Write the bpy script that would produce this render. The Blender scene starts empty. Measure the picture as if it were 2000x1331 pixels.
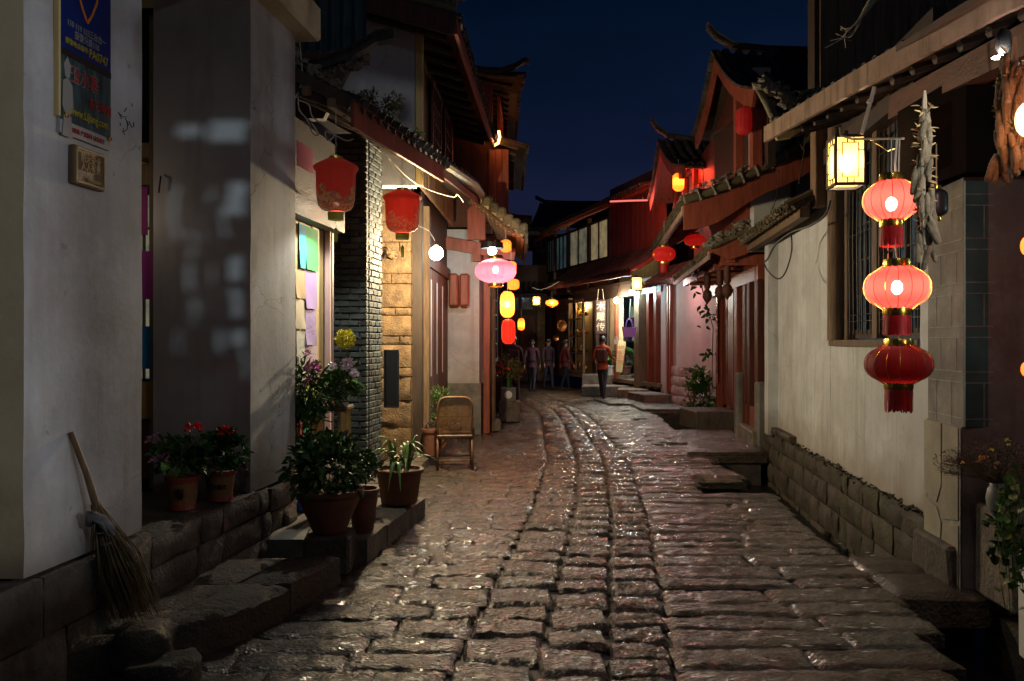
import bpy, bmesh, math, random
import numpy as np
from mathutils import Vector, Matrix, Euler, noise

SC = bpy.context.scene
COL = SC.collection
RN = random.Random(11)
F = 1600.0; CX = 1000.0; CY = 665.5; EYE = 1.6

# ------------------------------------------------------------------ camera
cam_data = bpy.data.cameras.new("camera")
cam_data.lens = 28.8; cam_data.sensor_width = 36.0
cam_data.clip_start = 0.05; cam_data.clip_end = 600
camera = bpy.data.objects.new("camera", cam_data)
COL.objects.link(camera)
camera.location = (0, 0, EYE)
camera.rotation_euler = (math.radians(90), 0, 0)
SC.camera = camera

# ------------------------------------------------------------------ world: dusk, sun far below
world = bpy.data.worlds.new("World"); SC.world = world
world.use_nodes = True
wn = world.node_tree.nodes; wl = world.node_tree.links
for n in list(wn): wn.remove(n)
out = wn.new("ShaderNodeOutputWorld"); bg = wn.new("ShaderNodeBackground")
tc = wn.new("ShaderNodeTexCoord"); sx = wn.new("ShaderNodeSeparateXYZ")
ramp = wn.new("ShaderNodeValToRGB")
cr = ramp.color_ramp
cr.elements[0].position = 0.0; cr.elements[0].color = (0.0125, 0.0135, 0.038, 1)
cr.elements[1].position = 0.60; cr.elements[1].color = (0.0006, 0.0026, 0.0105, 1)
e = cr.elements.new(0.10); e.color = (0.0105, 0.0122, 0.033, 1)
e = cr.elements.new(0.22); e.color = (0.0042, 0.0080, 0.0255, 1)
e = cr.elements.new(0.38); e.color = (0.0009, 0.0052, 0.0170, 1)
cl = wn.new("ShaderNodeTexNoise"); cl.inputs["Scale"].default_value = 2.6; cl.inputs["Detail"].default_value = 5
mpw = wn.new("ShaderNodeMapping"); mpw.inputs["Scale"].default_value = (1, 1, 3.5)
clr = wn.new("ShaderNodeMapRange"); clr.inputs[1].default_value = .35; clr.inputs[2].default_value = .75
clr.inputs[3].default_value = .86; clr.inputs[4].default_value = 1.28
vm = wn.new("ShaderNodeVectorMath"); vm.operation = 'SCALE'
wl.new(tc.outputs["Generated"], sx.inputs[0]); wl.new(sx.outputs["Z"], ramp.inputs[0])
wl.new(tc.outputs["Generated"], mpw.inputs[0]); wl.new(mpw.outputs[0], cl.inputs["Vector"])
wl.new(cl.outputs[0], clr.inputs[0]); wl.new(ramp.outputs[0], vm.inputs[0]); wl.new(clr.outputs[0], vm.inputs["Scale"])
wl.new(vm.outputs[0], bg.inputs["Color"]); bg.inputs["Strength"].default_value = 1.0
wl.new(bg.outputs[0], out.inputs["Surface"])

SC.render.engine = 'CYCLES'
SC.cycles.use_denoising = True
SC.cycles.denoiser = 'OPENIMAGEDENOISE'
SC.cycles.max_bounces = 6
SC.cycles.diffuse_bounces = 3
SC.cycles.glossy_bounces = 3
SC.cycles.transparent_max_bounces = 10
SC.cycles.transmission_bounces = 4
SC.cycles.sample_clamp_indirect = 3.0
SC.cycles.sample_clamp_direct = 30.0
SC.cycles.caustics_reflective = False
SC.cycles.caustics_refractive = False
SC.cycles.use_light_tree = True
SC.view_settings.view_transform = 'Standard'
SC.view_settings.look = 'None'
SC.view_settings.exposure = 0.0
SC.view_settings.gamma = 1.0
SC.view_settings.use_curve_mapping = False

# ------------------------------------------------------------------ layout helpers
def W(px, py, d):
    return Vector(((px - CX) / F * d, d, EYE + (CY - py) / F * d))
def G(px, py, z=0.0):
    d = (EYE - z) * F / (py - CY)
    return Vector(((px - CX) / F * d, d, z))
def interp(tab, d):
    if d <= tab[0][0]:
        a, b = tab[0], tab[1]
    elif d >= tab[-1][0]:
        a, b = tab[-2], tab[-1]
    else:
        for a, b in zip(tab, tab[1:]):
            if a[0] <= d <= b[0]: break
    return a[1] + (b[1] - a[1]) * (d - a[0]) / (b[0] - a[0])
def xL(d): return interp([(0, -2.485), (11.3, -1.174), (14, -1.11), (20, -1.0)], d)
def xR(d): return interp([(0, 2.288), (14, 3.926), (17, 4.25), (19, 4.3), (21.4, 3.93), (31, 1.385)], d)

# ------------------------------------------------------------------ objects
WORLD_LOC = {}
def tag(o, label=None, cat=None, group=None, kind=None):
    if label: o["label"] = label
    if cat: o["category"] = cat
    if group: o["group"] = group
    if kind: o["kind"] = kind
    return o
def thing(name, loc, label, cat, group=None, rz=0.0):
    o = bpy.data.objects.new(name, None); COL.objects.link(o)
    o.empty_display_size = .1
    o.location = loc; o.rotation_euler = (0, 0, rz)
    WORLD_LOC[o.name] = Vector(loc)
    return tag(o, label, cat, group)
def wloc(o):
    return WORLD_LOC.get(o.name, Vector((0, 0, 0)))
def kids(o): return [c for c in list(o.children)]
def copy_tree(o, loc=None, rz=None, parent=None):
    c = o.copy(); COL.objects.link(c)
    if parent is not None: c.parent = parent
    if loc is not None: c.location = loc; WORLD_LOC[c.name] = Vector(loc)
    if rz is not None: c.rotation_euler = (0, 0, rz)
    for ch in kids(o): copy_tree(ch, parent=c)
    return c
def place_mesh(name, me, loc, parent=None, rot=None, scale=None):
    """an object sharing mesh me, standing at the world point loc"""
    o = bpy.data.objects.new(name, me); COL.objects.link(o)
    loc = Vector(loc)
    if parent is not None:
        o.parent = parent; o.location = loc - wloc(parent)
    else:
        o.location = loc
    WORLD_LOC[o.name] = loc
    if rot is not None: o.rotation_euler = rot
    if scale is not None: o.scale = scale
    return o

# chamfered cube template
_bm = bmesh.new(); bmesh.ops.create_cube(_bm, size=1.0)
bmesh.ops.bevel(_bm, geom=list(_bm.edges), offset=.1, segments=1, affect='EDGES', profile=.5)
CH_V = np.array([v.co[:] for v in _bm.verts]); _bm.verts.index_update()
CH_F = [[v.index for v in f.verts] for f in _bm.faces]; _bm.free()

class MB:
    def __init__(s): s.v = []; s.f = []; s.m = []; s.cur = 0
    def mat(s, i): s.cur = i; return s
    def add(s, vs, fs):
        n = len(s.v); s.v.extend([tuple(v) for v in vs])
        for f in fs: s.f.append([i + n for i in f]); s.m.append(s.cur)
        return s
    def box(s, c, size, rz=0.0, rx=0.0, ry=0.0):
        x, y, z = [a / 2 for a in size]
        M = Euler((rx, ry, rz)).to_matrix()
        vs = [Vector(c) + M @ Vector((a * x, b * y, g * z)) for a, b, g in
              ((-1,-1,-1),(1,-1,-1),(1,1,-1),(-1,1,-1),(-1,-1,1),(1,-1,1),(1,1,1),(-1,1,1))]
        return s.add(vs, [[0,3,2,1],[4,5,6,7],[0,1,5,4],[1,2,6,5],[2,3,7,6],[3,0,4,7]])
    def beam(s, a, b, w, h, up=(0, 0, 1)):
        """box from a to b, w wide, h high, centred on the line"""
        a = Vector(a); b = Vector(b); d = (b - a)
        u = Vector(up); r = d.cross(u)
        if r.length < 1e-6: r = d.cross(Vector((1, 0, 0)))
        r.normalize(); u = r.cross(d).normalized()
        r *= w / 2; u *= h / 2
        vs = [a - r - u, a + r - u, a + r + u, a - r + u, b - r - u, b + r - u, b + r + u, b - r + u]
        return s.add(vs, [[0,1,2,3],[7,6,5,4],[0,4,5,1],[1,5,6,2],[2,6,7,3],[3,7,4,0]])
    def rock(s, c, size, bev=.01, jit=.0, rz=0.0, rx=0.0, ry=0.0, rnd=None):
        rnd = rnd or RN
        M = Euler((rx, ry, rz)).to_matrix(); c = Vector(c)
        hs = [a / 2 for a in size]; vs = []
        seedv = {}
        for p in CH_V:
            q = []
            key = tuple(np.sign(p))
            if key not in seedv: seedv[key] = [rnd.uniform(-jit, jit) for _ in range(3)]
            for k in range(3):
                sg = 1 if p[k] > 0 else -1
                full = abs(p[k]) > .45
                q.append(sg * (hs[k] if full else max(hs[k] - bev, hs[k] * .3)) + seedv[key][k])
            vs.append(c + M @ Vector(q))
        return s.add(vs, CH_F)
    def prism(s, pts, vec):
        pts = [Vector(p) for p in pts]; vec = Vector(vec); n = len(pts)
        vs = pts + [p + vec for p in pts]
        fs = [list(range(n))[::-1], list(range(n, 2 * n))]
        for i in range(n):
            j = (i + 1) % n; fs.append([i, j, n + j, n + i])
        # make outward
        nrm = sum(((pts[(i + 1) % n] - pts[0]).cross(pts[(i + 2) % n] - pts[0]) for i in range(n - 2)), Vector())
        if nrm.dot(vec) < 0: fs = [f[::-1] for f in fs]
        return s.add(vs, fs)
    def poly(s, pts): return s.add(pts, [list(range(len(pts)))])
    def tube(s, pts, r, n=6, cap=True):
        pts = [Vector(p) for p in pts]; k = len(pts)
        rs = r if isinstance(r, (list, tuple)) else [r] * k
        vs = []; fs = []; ref = None
        for i, p in enumerate(pts):
            t = (pts[min(i + 1, k - 1)] - pts[max(i - 1, 0)])
            if t.length < 1e-9: t = Vector((0, 0, 1))
            t.normalize()
            if ref is None:
                ref = Vector((0, 0, 1)) if abs(t.z) < .9 else Vector((1, 0, 0))
            a = t.cross(ref)
            if a.length < 1e-6: a = t.cross(Vector((0, 1, 0)))
            a.normalize(); b = a.cross(t).normalized(); ref = b
            for j in range(n):
                an = 2 * math.pi * j / n
                vs.append(p + (a * math.cos(an) + b * math.sin(an)) * rs[i])
        for i in range(k - 1):
            for j in range(n):
                j2 = (j + 1) % n
                fs.append([i * n + j2, i * n + j, (i + 1) * n + j, (i + 1) * n + j2])
        if cap:
            fs.append(list(range(n))); fs.append([(k - 1) * n + j for j in range(n)][::-1])
        return s.add(vs, fs)
    def lathe(s, prof, c=(0, 0, 0), n=24, cap=True, sx=1, sy=1, rib=0, ribs=0, square=0):
        c = Vector(c); vs = []; fs = []; k = len(prof)
        for r, z in prof:
            for j in range(n):
                an = 2 * math.pi * j / n
                rr = r * (1 + rib * (abs(math.cos(an * ribs / 2)) - .6)) if ribs else r
                vs.append(c + Vector((math.cos(an) * rr * sx, math.sin(an) * rr * sy, z)))
        for i in range(k - 1):
            for j in range(n):
                j2 = (j + 1) % n
                fs.append([i * n + j, i * n + j2, (i + 1) * n + j2, (i + 1) * n + j])
        if cap:
            fs.append(list(range(n))[::-1]); fs.append([(k - 1) * n + j for j in range(n)])
        return s.add(vs, fs)
    def grid(s, fn, nu, nv):
        vs = [fn(i / nu, j / nv) for j in range(nv + 1) for i in range(nu + 1)]
        fs = [[j * (nu + 1) + i, j * (nu + 1) + i + 1, (j + 1) * (nu + 1) + i + 1, (j + 1) * (nu + 1) + i]
              for j in range(nv) for i in range(nu)]
        return s.add(vs, fs)
    def mesh(s, name, mats, smooth=False, origin=(0, 0, 0), angle=None):
        me = bpy.data.meshes.new(name)
        ox, oy, oz = origin
        me.from_pydata([(x - ox, y - oy, z - oz) for x, y, z in s.v], [], s.f)
        if not isinstance(mats, (list, tuple)): mats = [mats]
        for m in mats: me.materials.append(m)
        if len(mats) > 1: me.polygons.foreach_set("material_index", s.m)
        if smooth: me.polygons.foreach_set("use_smooth", [True] * len(me.polygons))
        if smooth and angle:
            try: me.set_sharp_from_angle(angle=math.radians(angle))
            except Exception: pass
        me.update()
        return me
    def build(s, name, mats, parent=None, smooth=False, angle=None, origin=None, label=None, kind=None):
        if not s.v: return None
        a = np.array([tuple(v) for v in s.v])
        if origin is None:
            origin = ((a[:, 0].min() + a[:, 0].max()) / 2, (a[:, 1].min() + a[:, 1].max()) / 2, a[:, 2].min())
        me = s.mesh(name, mats, smooth, origin, angle)
        o = place_mesh(name, me, origin, parent)
        if label: o["label"] = label
        if kind: o["kind"] = kind
        return o

# ------------------------------------------------------------------ materials
def NT(name):
    m = bpy.data.materials.new(name); m.use_nodes = True
    nt = m.node_tree; b = nt.nodes["Principled BSDF"]
    return m, nt, b
def material(name, c1, c2=None, rough=.7, scale=3.0, detail=6, bump=.0, bscale=None, stretch=(1, 1, 1), vary=0.0,
             spec=.4, metal=0.0, dirt=None, dirt_amt=.0, dirt_scale=1.2, rough2=None, coat=0.0, low_dirt=None, bdist=.01, local=False,
             streak=None, streak_amt=0.0, cracks=0.0):
    m, nt, b = NT(name); N = nt.nodes; L = nt.links
    c2 = c2 or tuple(x * .7 for x in c1)
    if local:
        tcn = N.new("ShaderNodeTexCoord"); pos = tcn.outputs["Object"]
    else:
        geo = N.new("ShaderNodeNewGeometry"); pos = geo.outputs["Position"]
    mp = N.new("ShaderNodeMapping"); mp.inputs["Scale"].default_value = stretch; L.new(pos, mp.inputs[0])
    nz = N.new("ShaderNodeTexNoise"); nz.inputs["Scale"].default_value = scale; nz.inputs["Detail"].default_value = detail
    nz.inputs["Roughness"].default_value = .62
    L.new(mp.outputs[0], nz.inputs["Vector"])
    rp = N.new("ShaderNodeValToRGB"); rp.color_ramp.elements[0].position = .32; rp.color_ramp.elements[1].position = .68
    rp.color_ramp.elements[0].color = (*c2, 1); rp.color_ramp.elements[1].color = (*c1, 1)
    L.new(nz.outputs[0], rp.inputs[0]); col = rp.outputs[0]
    def mixc(a, colour, fac, mode='MIX'):
        mx = N.new("ShaderNodeMixRGB"); mx.blend_type = mode
        L.new(a, mx.inputs[1]); mx.inputs[2].default_value = (*colour, 1); L.new(fac, mx.inputs[0]); return mx.outputs[0]
    if vary:
        g2 = N.new("ShaderNodeNewGeometry"); oi = N.new("ShaderNodeObjectInfo")
        ad = N.new("ShaderNodeMath"); ad.operation = 'ADD'; L.new(g2.outputs["Random Per Island"], ad.inputs[0]); L.new(oi.outputs["Random"], ad.inputs[1])
        fr = N.new("ShaderNodeMath"); fr.operation = 'FRACT'; L.new(ad.outputs[0], fr.inputs[0])
        mr = N.new("ShaderNodeMapRange"); mr.inputs[3].default_value = 1 - vary; mr.inputs[4].default_value = 1 + vary
        L.new(fr.outputs[0], mr.inputs[0])
        hs = N.new("ShaderNodeHueSaturation"); L.new(mr.outputs[0], hs.inputs["Value"]); L.new(col, hs.inputs["Color"]); col = hs.outputs[0]
    if dirt:
        dn = N.new("ShaderNodeTexNoise"); dn.inputs["Scale"].default_value = dirt_scale; dn.inputs["Detail"].default_value = 8; dn.inputs["Roughness"].default_value = .7
        L.new(pos, dn.inputs["Vector"])
        mr = N.new("ShaderNodeMapRange"); mr.inputs[1].default_value = .48; mr.inputs[2].default_value = .72; mr.inputs[4].default_value = dirt_amt
        L.new(dn.outputs[0], mr.inputs[0]); col = mixc(col, dirt, mr.outputs[0])
    if streak:
        ms = N.new("ShaderNodeMapping"); ms.inputs["Scale"].default_value = (7, 7, .5); L.new(pos, ms.inputs[0])
        dn = N.new("ShaderNodeTexNoise"); dn.inputs["Scale"].default_value = 1.6; dn.inputs["Detail"].default_value = 7
        L.new(ms.outputs[0], dn.inputs["Vector"])
        mr = N.new("ShaderNodeMapRange"); mr.inputs[1].default_value = .52; mr.inputs[2].default_value = .75; mr.inputs[4].default_value = streak_amt
        L.new(dn.outputs[0], mr.inputs[0]); col = mixc(col, streak, mr.outputs[0])
    if low_dirt:   # splash dirt near the foot: (colour, z0, z1)
        c, z0, z1 = low_dirt
        sp = N.new("ShaderNodeSeparateXYZ"); L.new(pos, sp.inputs[0])
        nn = N.new("ShaderNodeTexNoise"); nn.inputs["Scale"].default_value = 4; nn.inputs["Detail"].default_value = 6; L.new(pos, nn.inputs["Vector"])
        ma = N.new("ShaderNodeMath"); ma.operation = 'MULTIPLY_ADD'; ma.inputs[1].default_value = .5; L.new(nn.outputs[0], ma.inputs[0]); L.new(sp.outputs["Z"], ma.inputs[2])
        mr = N.new("ShaderNodeMapRange"); mr.inputs[1].default_value = z0 + .25; mr.inputs[2].default_value = z1 + .25
        mr.inputs[3].default_value = .85; mr.inputs[4].default_value = 0
        L.new(ma.outputs[0], mr.inputs[0]); col = mixc(col, c, mr.outputs[0])
    if cracks:      # hairline cracks, chips and repaired patches of old limewash
        wn_ = N.new("ShaderNodeTexNoise"); wn_.inputs["Scale"].default_value = 2.2; wn_.inputs["Detail"].default_value = 6; L.new(pos, wn_.inputs["Vector"])
        va = N.new("ShaderNodeVectorMath"); va.operation = 'SCALE'; va.inputs["Scale"].default_value = .5; L.new(wn_.outputs["Color"], va.inputs[0])
        vb = N.new("ShaderNodeVectorMath"); vb.operation = 'ADD'; L.new(pos, vb.inputs[0]); L.new(va.outputs[0], vb.inputs[1])
        vo = N.new("ShaderNodeTexVoronoi"); vo.feature = 'DISTANCE_TO_EDGE'; vo.inputs["Scale"].default_value = 1.3; L.new(vb.outputs[0], vo.inputs["Vector"])
        m1_ = N.new("ShaderNodeMapRange"); m1_.inputs[1].default_value = 0; m1_.inputs[2].default_value = .006; m1_.inputs[3].default_value = cracks; m1_.inputs[4].default_value = 0; L.new(vo.outputs[0], m1_.inputs[0])
        gate = N.new("ShaderNodeTexNoise"); gate.inputs["Scale"].default_value = .9; gate.inputs["Detail"].default_value = 2; L.new(pos, gate.inputs["Vector"])
        gm_ = N.new("ShaderNodeMapRange"); gm_.inputs[1].default_value = .50; gm_.inputs[2].default_value = .60; L.new(gate.outputs[0], gm_.inputs[0])
        mu = N.new("ShaderNodeMath"); mu.operation = 'MULTIPLY'; L.new(m1_.outputs[0], mu.inputs[0]); L.new(gm_.outputs[0], mu.inputs[1]); col = mixc(col, (.12, .10, .09), mu.outputs[0])
        sp2 = N.new("ShaderNodeTexNoise"); sp2.inputs["Scale"].default_value = 13; sp2.inputs["Detail"].default_value = 3; L.new(pos, sp2.inputs["Vector"])
        m3_ = N.new("ShaderNodeMapRange"); m3_.inputs[1].default_value = .70; m3_.inputs[2].default_value = .74; m3_.inputs[4].default_value = .7 * cracks; L.new(sp2.outputs[0], m3_.inputs[0]); col = mixc(col, (.16, .14, .12), m3_.outputs[0])
        pn_ = N.new("ShaderNodeTexNoise"); pn_.inputs["Scale"].default_value = .8; pn_.inputs["Detail"].default_value = 4; pn_.inputs["Distortion"].default_value = .8; L.new(pos, pn_.inputs["Vector"])
        m4_ = N.new("ShaderNodeMapRange"); m4_.inputs[1].default_value = .52; m4_.inputs[2].default_value = .55; m4_.inputs[4].default_value = .28; L.new(pn_.outputs[0], m4_.inputs[0]); col = mixc(col, (.30, .285, .27), m4_.outputs[0])
    L.new(col, b.inputs["Base Color"])
    b.inputs["Metallic"].default_value = metal
    b.inputs["Specular IOR Level"].default_value = spec
    if rough2 is None: b.inputs["Roughness"].default_value = rough
    else:
        mr = N.new("ShaderNodeMapRange"); mr.inputs[1].default_value = .3; mr.inputs[2].default_value = .7
        mr.inputs[3].default_value = rough; mr.inputs[4].default_value = rough2; L.new(nz.outputs[0], mr.inputs[0]); L.new(mr.outputs[0], b.inputs["Roughness"])
    if coat: b.inputs["Coat Weight"].default_value = coat; b.inputs["Coat Roughness"].default_value = .15
    if bump:
        bn = N.new("ShaderNodeTexNoise"); bn.inputs["Scale"].default_value = bscale or scale * 4; bn.inputs["Detail"].default_value = 8
        bn.inputs["Roughness"].default_value = .65
        L.new(mp.outputs[0], bn.inputs["Vector"])
        bp = N.new("ShaderNodeBump"); bp.inputs["Strength"].default_value = bump; bp.inputs["Distance"].default_value = bdist
        L.new(bn.outputs[0], bp.inputs["Height"]); L.new(bp.outputs[0], b.inputs["Normal"])
    return m
def flat(name, c, rough=.6, metal=0, spec=.4):
    m, nt, b = NT(name); b.inputs["Base Color"].default_value = (*c, 1); b.inputs["Roughness"].default_value = rough
    b.inputs["Metallic"].default_value = metal; b.inputs["Specular IOR Level"].default_value = spec; return m
def glow(name, c, s):
    m = bpy.data.materials.new(name); m.use_nodes = True; nt = m.node_tree
    for n in list(nt.nodes): nt.nodes.remove(n)
    o = nt.nodes.new("ShaderNodeOutputMaterial"); e = nt.nodes.new("ShaderNodeEmission")
    e.inputs[0].default_value = (*c, 1); e.inputs[1].default_value = s; nt.links.new(e.outputs[0], o.inputs[0]); return m
def bulb_glow(name, c, s):
    """glowing glass: it gives off light and lets the filament's light through"""
    m = glow(name, c, s); nt = m.node_tree; N = nt.nodes; L = nt.links
    e = [n for n in N if n.type == 'EMISSION'][0]; o = [n for n in N if n.type == 'OUTPUT_MATERIAL'][0]
    t = N.new("ShaderNodeBsdfTransparent"); a = N.new("ShaderNodeAddShader"); L.new(e.outputs[0], a.inputs[0]); L.new(t.outputs[0], a.inputs[1]); L.new(a.outputs[0], o.inputs[0]); return m
def noisy_glow(name, c1, c2, s, scale):
    m = glow(name, c1, s); nt = m.node_tree; N = nt.nodes; L = nt.links
    e = [n for n in N if n.type == 'EMISSION'][0]; g = N.new("ShaderNodeNewGeometry"); nz = N.new("ShaderNodeTexNoise")
    nz.inputs["Scale"].default_value = scale; nz.inputs["Detail"].default_value = 9; nz.inputs["Roughness"].default_value = .75; L.new(g.outputs["Position"], nz.inputs["Vector"])
    r = N.new("ShaderNodeValToRGB"); r.color_ramp.elements[0].position = .36; r.color_ramp.elements[1].position = .62
    r.color_ramp.elements[0].color = (*c2, 1); r.color_ramp.elements[1].color = (*c1, 1); L.new(nz.outputs[0], r.inputs[0]); L.new(r.outputs[0], e.inputs[0]); return m
def fabric(name, c, emit=0.0, ecol=None, see=.25, rough=.6, band=None, gold=False, hot=0.0, hcol=(1, .8, .6)):
    """thin lantern cloth: translucent, partly see-through, glowing where its bulb lights it from inside"""
    m, nt, b = NT(name); N = nt.nodes; L = nt.links
    for n in list(N):
        if n.type == 'BSDF_PRINCIPLED': N.remove(n)
    o = [n for n in N if n.type == 'OUTPUT_MATERIAL'][0]
    df = N.new("ShaderNodeBsdfPrincipled"); df.inputs["Base Color"].default_value = (*c, 1); df.inputs["Roughness"].default_value = rough
    df.inputs["Sheen Weight"].default_value = .3
    tr = N.new("ShaderNodeBsdfTranslucent"); tr.inputs[0].default_value = (*[min(1, x * 1.3) for x in c], 1)
    tp = N.new("ShaderNodeBsdfTransparent"); tp.inputs[0].default_value = (*[min(1, x * .35 + .5) for x in c], 1)
    m1 = N.new("ShaderNodeMixShader"); m1.inputs[0].default_value = .5; L.new(df.outputs[0], m1.inputs[1]); L.new(tr.outputs[0], m1.inputs[2])
    m2 = N.new("ShaderNodeMixShader"); m2.inputs[0].default_value = see; L.new(m1.outputs[0], m2.inputs[1]); L.new(tp.outputs[0], m2.inputs[2])
    last = m2.outputs[0]
    tcn = N.new("ShaderNodeTexCoord")
    nz = N.new("ShaderNodeTexWave"); nz.wave_type = 'BANDS'; nz.bands_direction = 'Z'; nz.inputs["Scale"].default_value = 40; nz.inputs["Distortion"].default_value = .2
    L.new(tcn.outputs["Object"], nz.inputs["Vector"])
    bp = N.new("ShaderNodeBump"); bp.inputs["Strength"].default_value = .25; bp.inputs["Distance"].default_value = .004
    L.new(nz.outputs[0], bp.inputs["Height"]); L.new(bp.outputs[0], df.inputs["Normal"])
    if emit:
        em = N.new("ShaderNodeEmission"); em.inputs[0].default_value = (*(ecol or c), 1)
        if hot:
            # inner surface lit by the bulb: brighter where cloth is nearer the bulb's height
            sp = N.new("ShaderNodeSeparateXYZ"); L.new(tcn.outputs["Object"], sp.inputs[0])
            ab = N.new("ShaderNodeMath"); ab.operation = 'ABSOLUTE'; L.new(sp.outputs["Z"], ab.inputs[0])
            mr = N.new("ShaderNodeMapRange"); mr.interpolation_type = 'SMOOTHERSTEP'
            mr.inputs[1].default_value = 0; mr.inputs[2].default_value = hot; mr.inputs[3].default_value = emit * 2.1; mr.inputs[4].default_value = emit * .35
            L.new(ab.outputs[0], mr.inputs[0]); L.new(mr.outputs[0], em.inputs[1])
        else: em.inputs[1].default_value = emit
        ad = N.new("ShaderNodeAddShader"); L.new(last, ad.inputs[0]); L.new(em.outputs[0], ad.inputs[1]); last = ad.outputs[0]
    L.new(last, o.inputs[0]); return m

M = {}
M['plaster'] = material("white_plaster", (.46, .465, .49), (.33, .33, .35), .8, 1.6, 8, .35, 22, dirt=(.22, .20, .19), dirt_amt=.6, dirt_scale=2.2, low_dirt=((.17, .125, .09), .40, .95), bdist=.006, streak=(.24, .22, .21), streak_amt=.5, cracks=.8)
M['plaster_r'] = material("weathered_white_plaster", (.50, .525, .545), (.37, .39, .405), .8, 1.7, 8, .4, 20, dirt=(.27, .245, .215), dirt_amt=.5, dirt_scale=2.5, low_dirt=((.20, .15, .10), .25, .7), bdist=.006, streak=(.26, .24, .21), streak_amt=.6, cracks=.6)
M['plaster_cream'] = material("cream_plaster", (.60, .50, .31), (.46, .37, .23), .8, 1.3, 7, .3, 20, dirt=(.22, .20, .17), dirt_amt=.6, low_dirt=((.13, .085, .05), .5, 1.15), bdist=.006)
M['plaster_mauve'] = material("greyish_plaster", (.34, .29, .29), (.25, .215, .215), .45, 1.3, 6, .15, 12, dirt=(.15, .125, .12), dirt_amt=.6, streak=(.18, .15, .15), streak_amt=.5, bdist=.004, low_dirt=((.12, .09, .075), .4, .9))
M['plaster_pink_lit'] = material("pink_and_red_lit_limewash", (.56, .40, .40), (.46, .32, .33), .8, 1.6, 6, .2, 16, dirt=(.3, .2, .2), dirt_amt=.3, bdist=.005)  # pink tone; on white walls it paints in the red lamplight
M['plaster_dark'] = material("dark_plaster", (.13, .12, .11), (.07, .065, .06), .85, 2, 6, .3, 18)  # plain dark plaster tone
M['grey_render'] = material("grey_cement_render", (.17, .16, .145), (.095, .09, .085), .8, 2.4, 7, .4, 25, dirt=(.35, .34, .32), dirt_amt=.5, dirt_scale=3, streak=(.1, .09, .08), streak_amt=.6)
M['teal_render'] = material("slate_tile_render", (.06, .135, .135), (.028, .065, .065), .55, 3, 7, .3, 22)
M['line_white'] = material("white_pointing", (.30, .30, .28), (.14, .14, .13), .8, 12)
M['veneer'] = material("sandstone_veneer", (.27, .25, .19), (.19, .175, .14), .75, 5, 7, .4, 40, vary=.18)
M['block'] = material("rough_plinth_stone", (.20, .165, .135), (.075, .06, .05), .7, 5.5, 9, 1.0, 30, vary=.35, bdist=.035, dirt=(.05, .04, .032), dirt_amt=.7, dirt_scale=3.5, stretch=(1, 1, .7))
M['block_dark'] = material("damp_stone", (.11, .085, .065), (.04, .032, .025), .45, 6, 9, 1.0, 28, vary=.3, bdist=.035, rough2=.75)
M['moss'] = material("mossy_stone", (.075, .060, .046), (.028, .024, .017), .7, 5, 9, 1.0, 30, vary=.25, bdist=.02, dirt=(.045, .065, .012), dirt_amt=.7, dirt_scale=2.0)
M['mortar'] = material("dark_mortar", (.06, .05, .04), (.03, .025, .02), .7, 9, 8, .6, 30)
M['lime'] = material("lime_mortar_lumps", (.36, .31, .25), (.16, .13, .10), .9, 14, 9, 1.0, 40, bdist=.06)
M['brick'] = material("grey_brick", (.062, .075, .075), (.028, .035, .036), .75, 16, 8, .7, 60, vary=.4, bdist=.008)
M['brickm'] = material("brick_mortar", (.14, .15, .14), (.08, .085, .075), .9, 16, 8, .7, 60)
M['ashlar'] = material("tooled_sandstone", (.25, .160, .080), (.085, .052, .026), .8, 7, 9, 1.0, 45, vary=.15, bdist=.03, dirt=(.12, .085, .055), dirt_amt=.5, dirt_scale=5)
M['wood'] = material("dark_red_wood", (.115, .032, .018), (.05, .016, .010), .55, 4, 8, .5, 20, stretch=(6, 6, .5), vary=.2)
M['wood_red'] = material("red_stained_wood", (.26, .062, .032), (.14, .032, .018), .5, 4, 8, .4, 20, stretch=(5, 5, .6), vary=.15)
M['wood_h'] = material("dark_horizontal_timber", (.10, .036, .020), (.045, .017, .010), .6, 4, 8, .5, 20, stretch=(4, .6, 5), vary=.15)
M['wood_dk'] = material("soot_brown_timber", (.050, .030, .019), (.022, .014, .010), .65, 4, 8, .5, 20, stretch=(5, 5, 1), vary=.2)
M['wood_old'] = material("weathered_grey_brown_timber", (.19, .125, .075), (.075, .045, .026), .7, 5, 9, .8, 24, stretch=(7, 7, .6), vary=.15, bdist=.012)
M['wood_br'] = material("brown_timber_post", (.22, .135, .065), (.10, .055, .03), .6, 5, 8, .5, 24, stretch=(7, 7, .5))
M['pine'] = material("pale_pine_board", (.56, .44, .22), (.44, .31, .13), .6, 4, 8, .2, 20, stretch=(6, 6, .5), vary=.1)
M['fascia_red'] = material("faded_red_fascia_board", (.30, .060, .028), (.17, .034, .018), .55, 3, 8, .3, 16, stretch=(1, 2, .4), dirt=(.10, .035, .025), dirt_amt=.6, streak=(.42, .15, .10), streak_amt=.45)
M['fascia_pale'] = material("peeling_pale_fascia_board", (.38, .255, .195), (.24, .15, .105), .7, 3, 9, .6, 16, dirt=(.16, .09, .05), dirt_amt=.8, dirt_scale=4, streak=(.07, .040, .02), streak_amt=1.0)
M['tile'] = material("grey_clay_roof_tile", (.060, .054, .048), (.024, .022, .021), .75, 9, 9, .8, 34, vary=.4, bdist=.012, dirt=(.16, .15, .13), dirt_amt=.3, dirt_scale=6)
M['tile_lit'] = material("lamplit_roof_tile", (.17, .14, .08), (.08, .065, .04), .7, 9, 9, .8, 34, vary=.3, bdist=.012)  # roof tile with lamplight put into its paler colour
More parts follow.
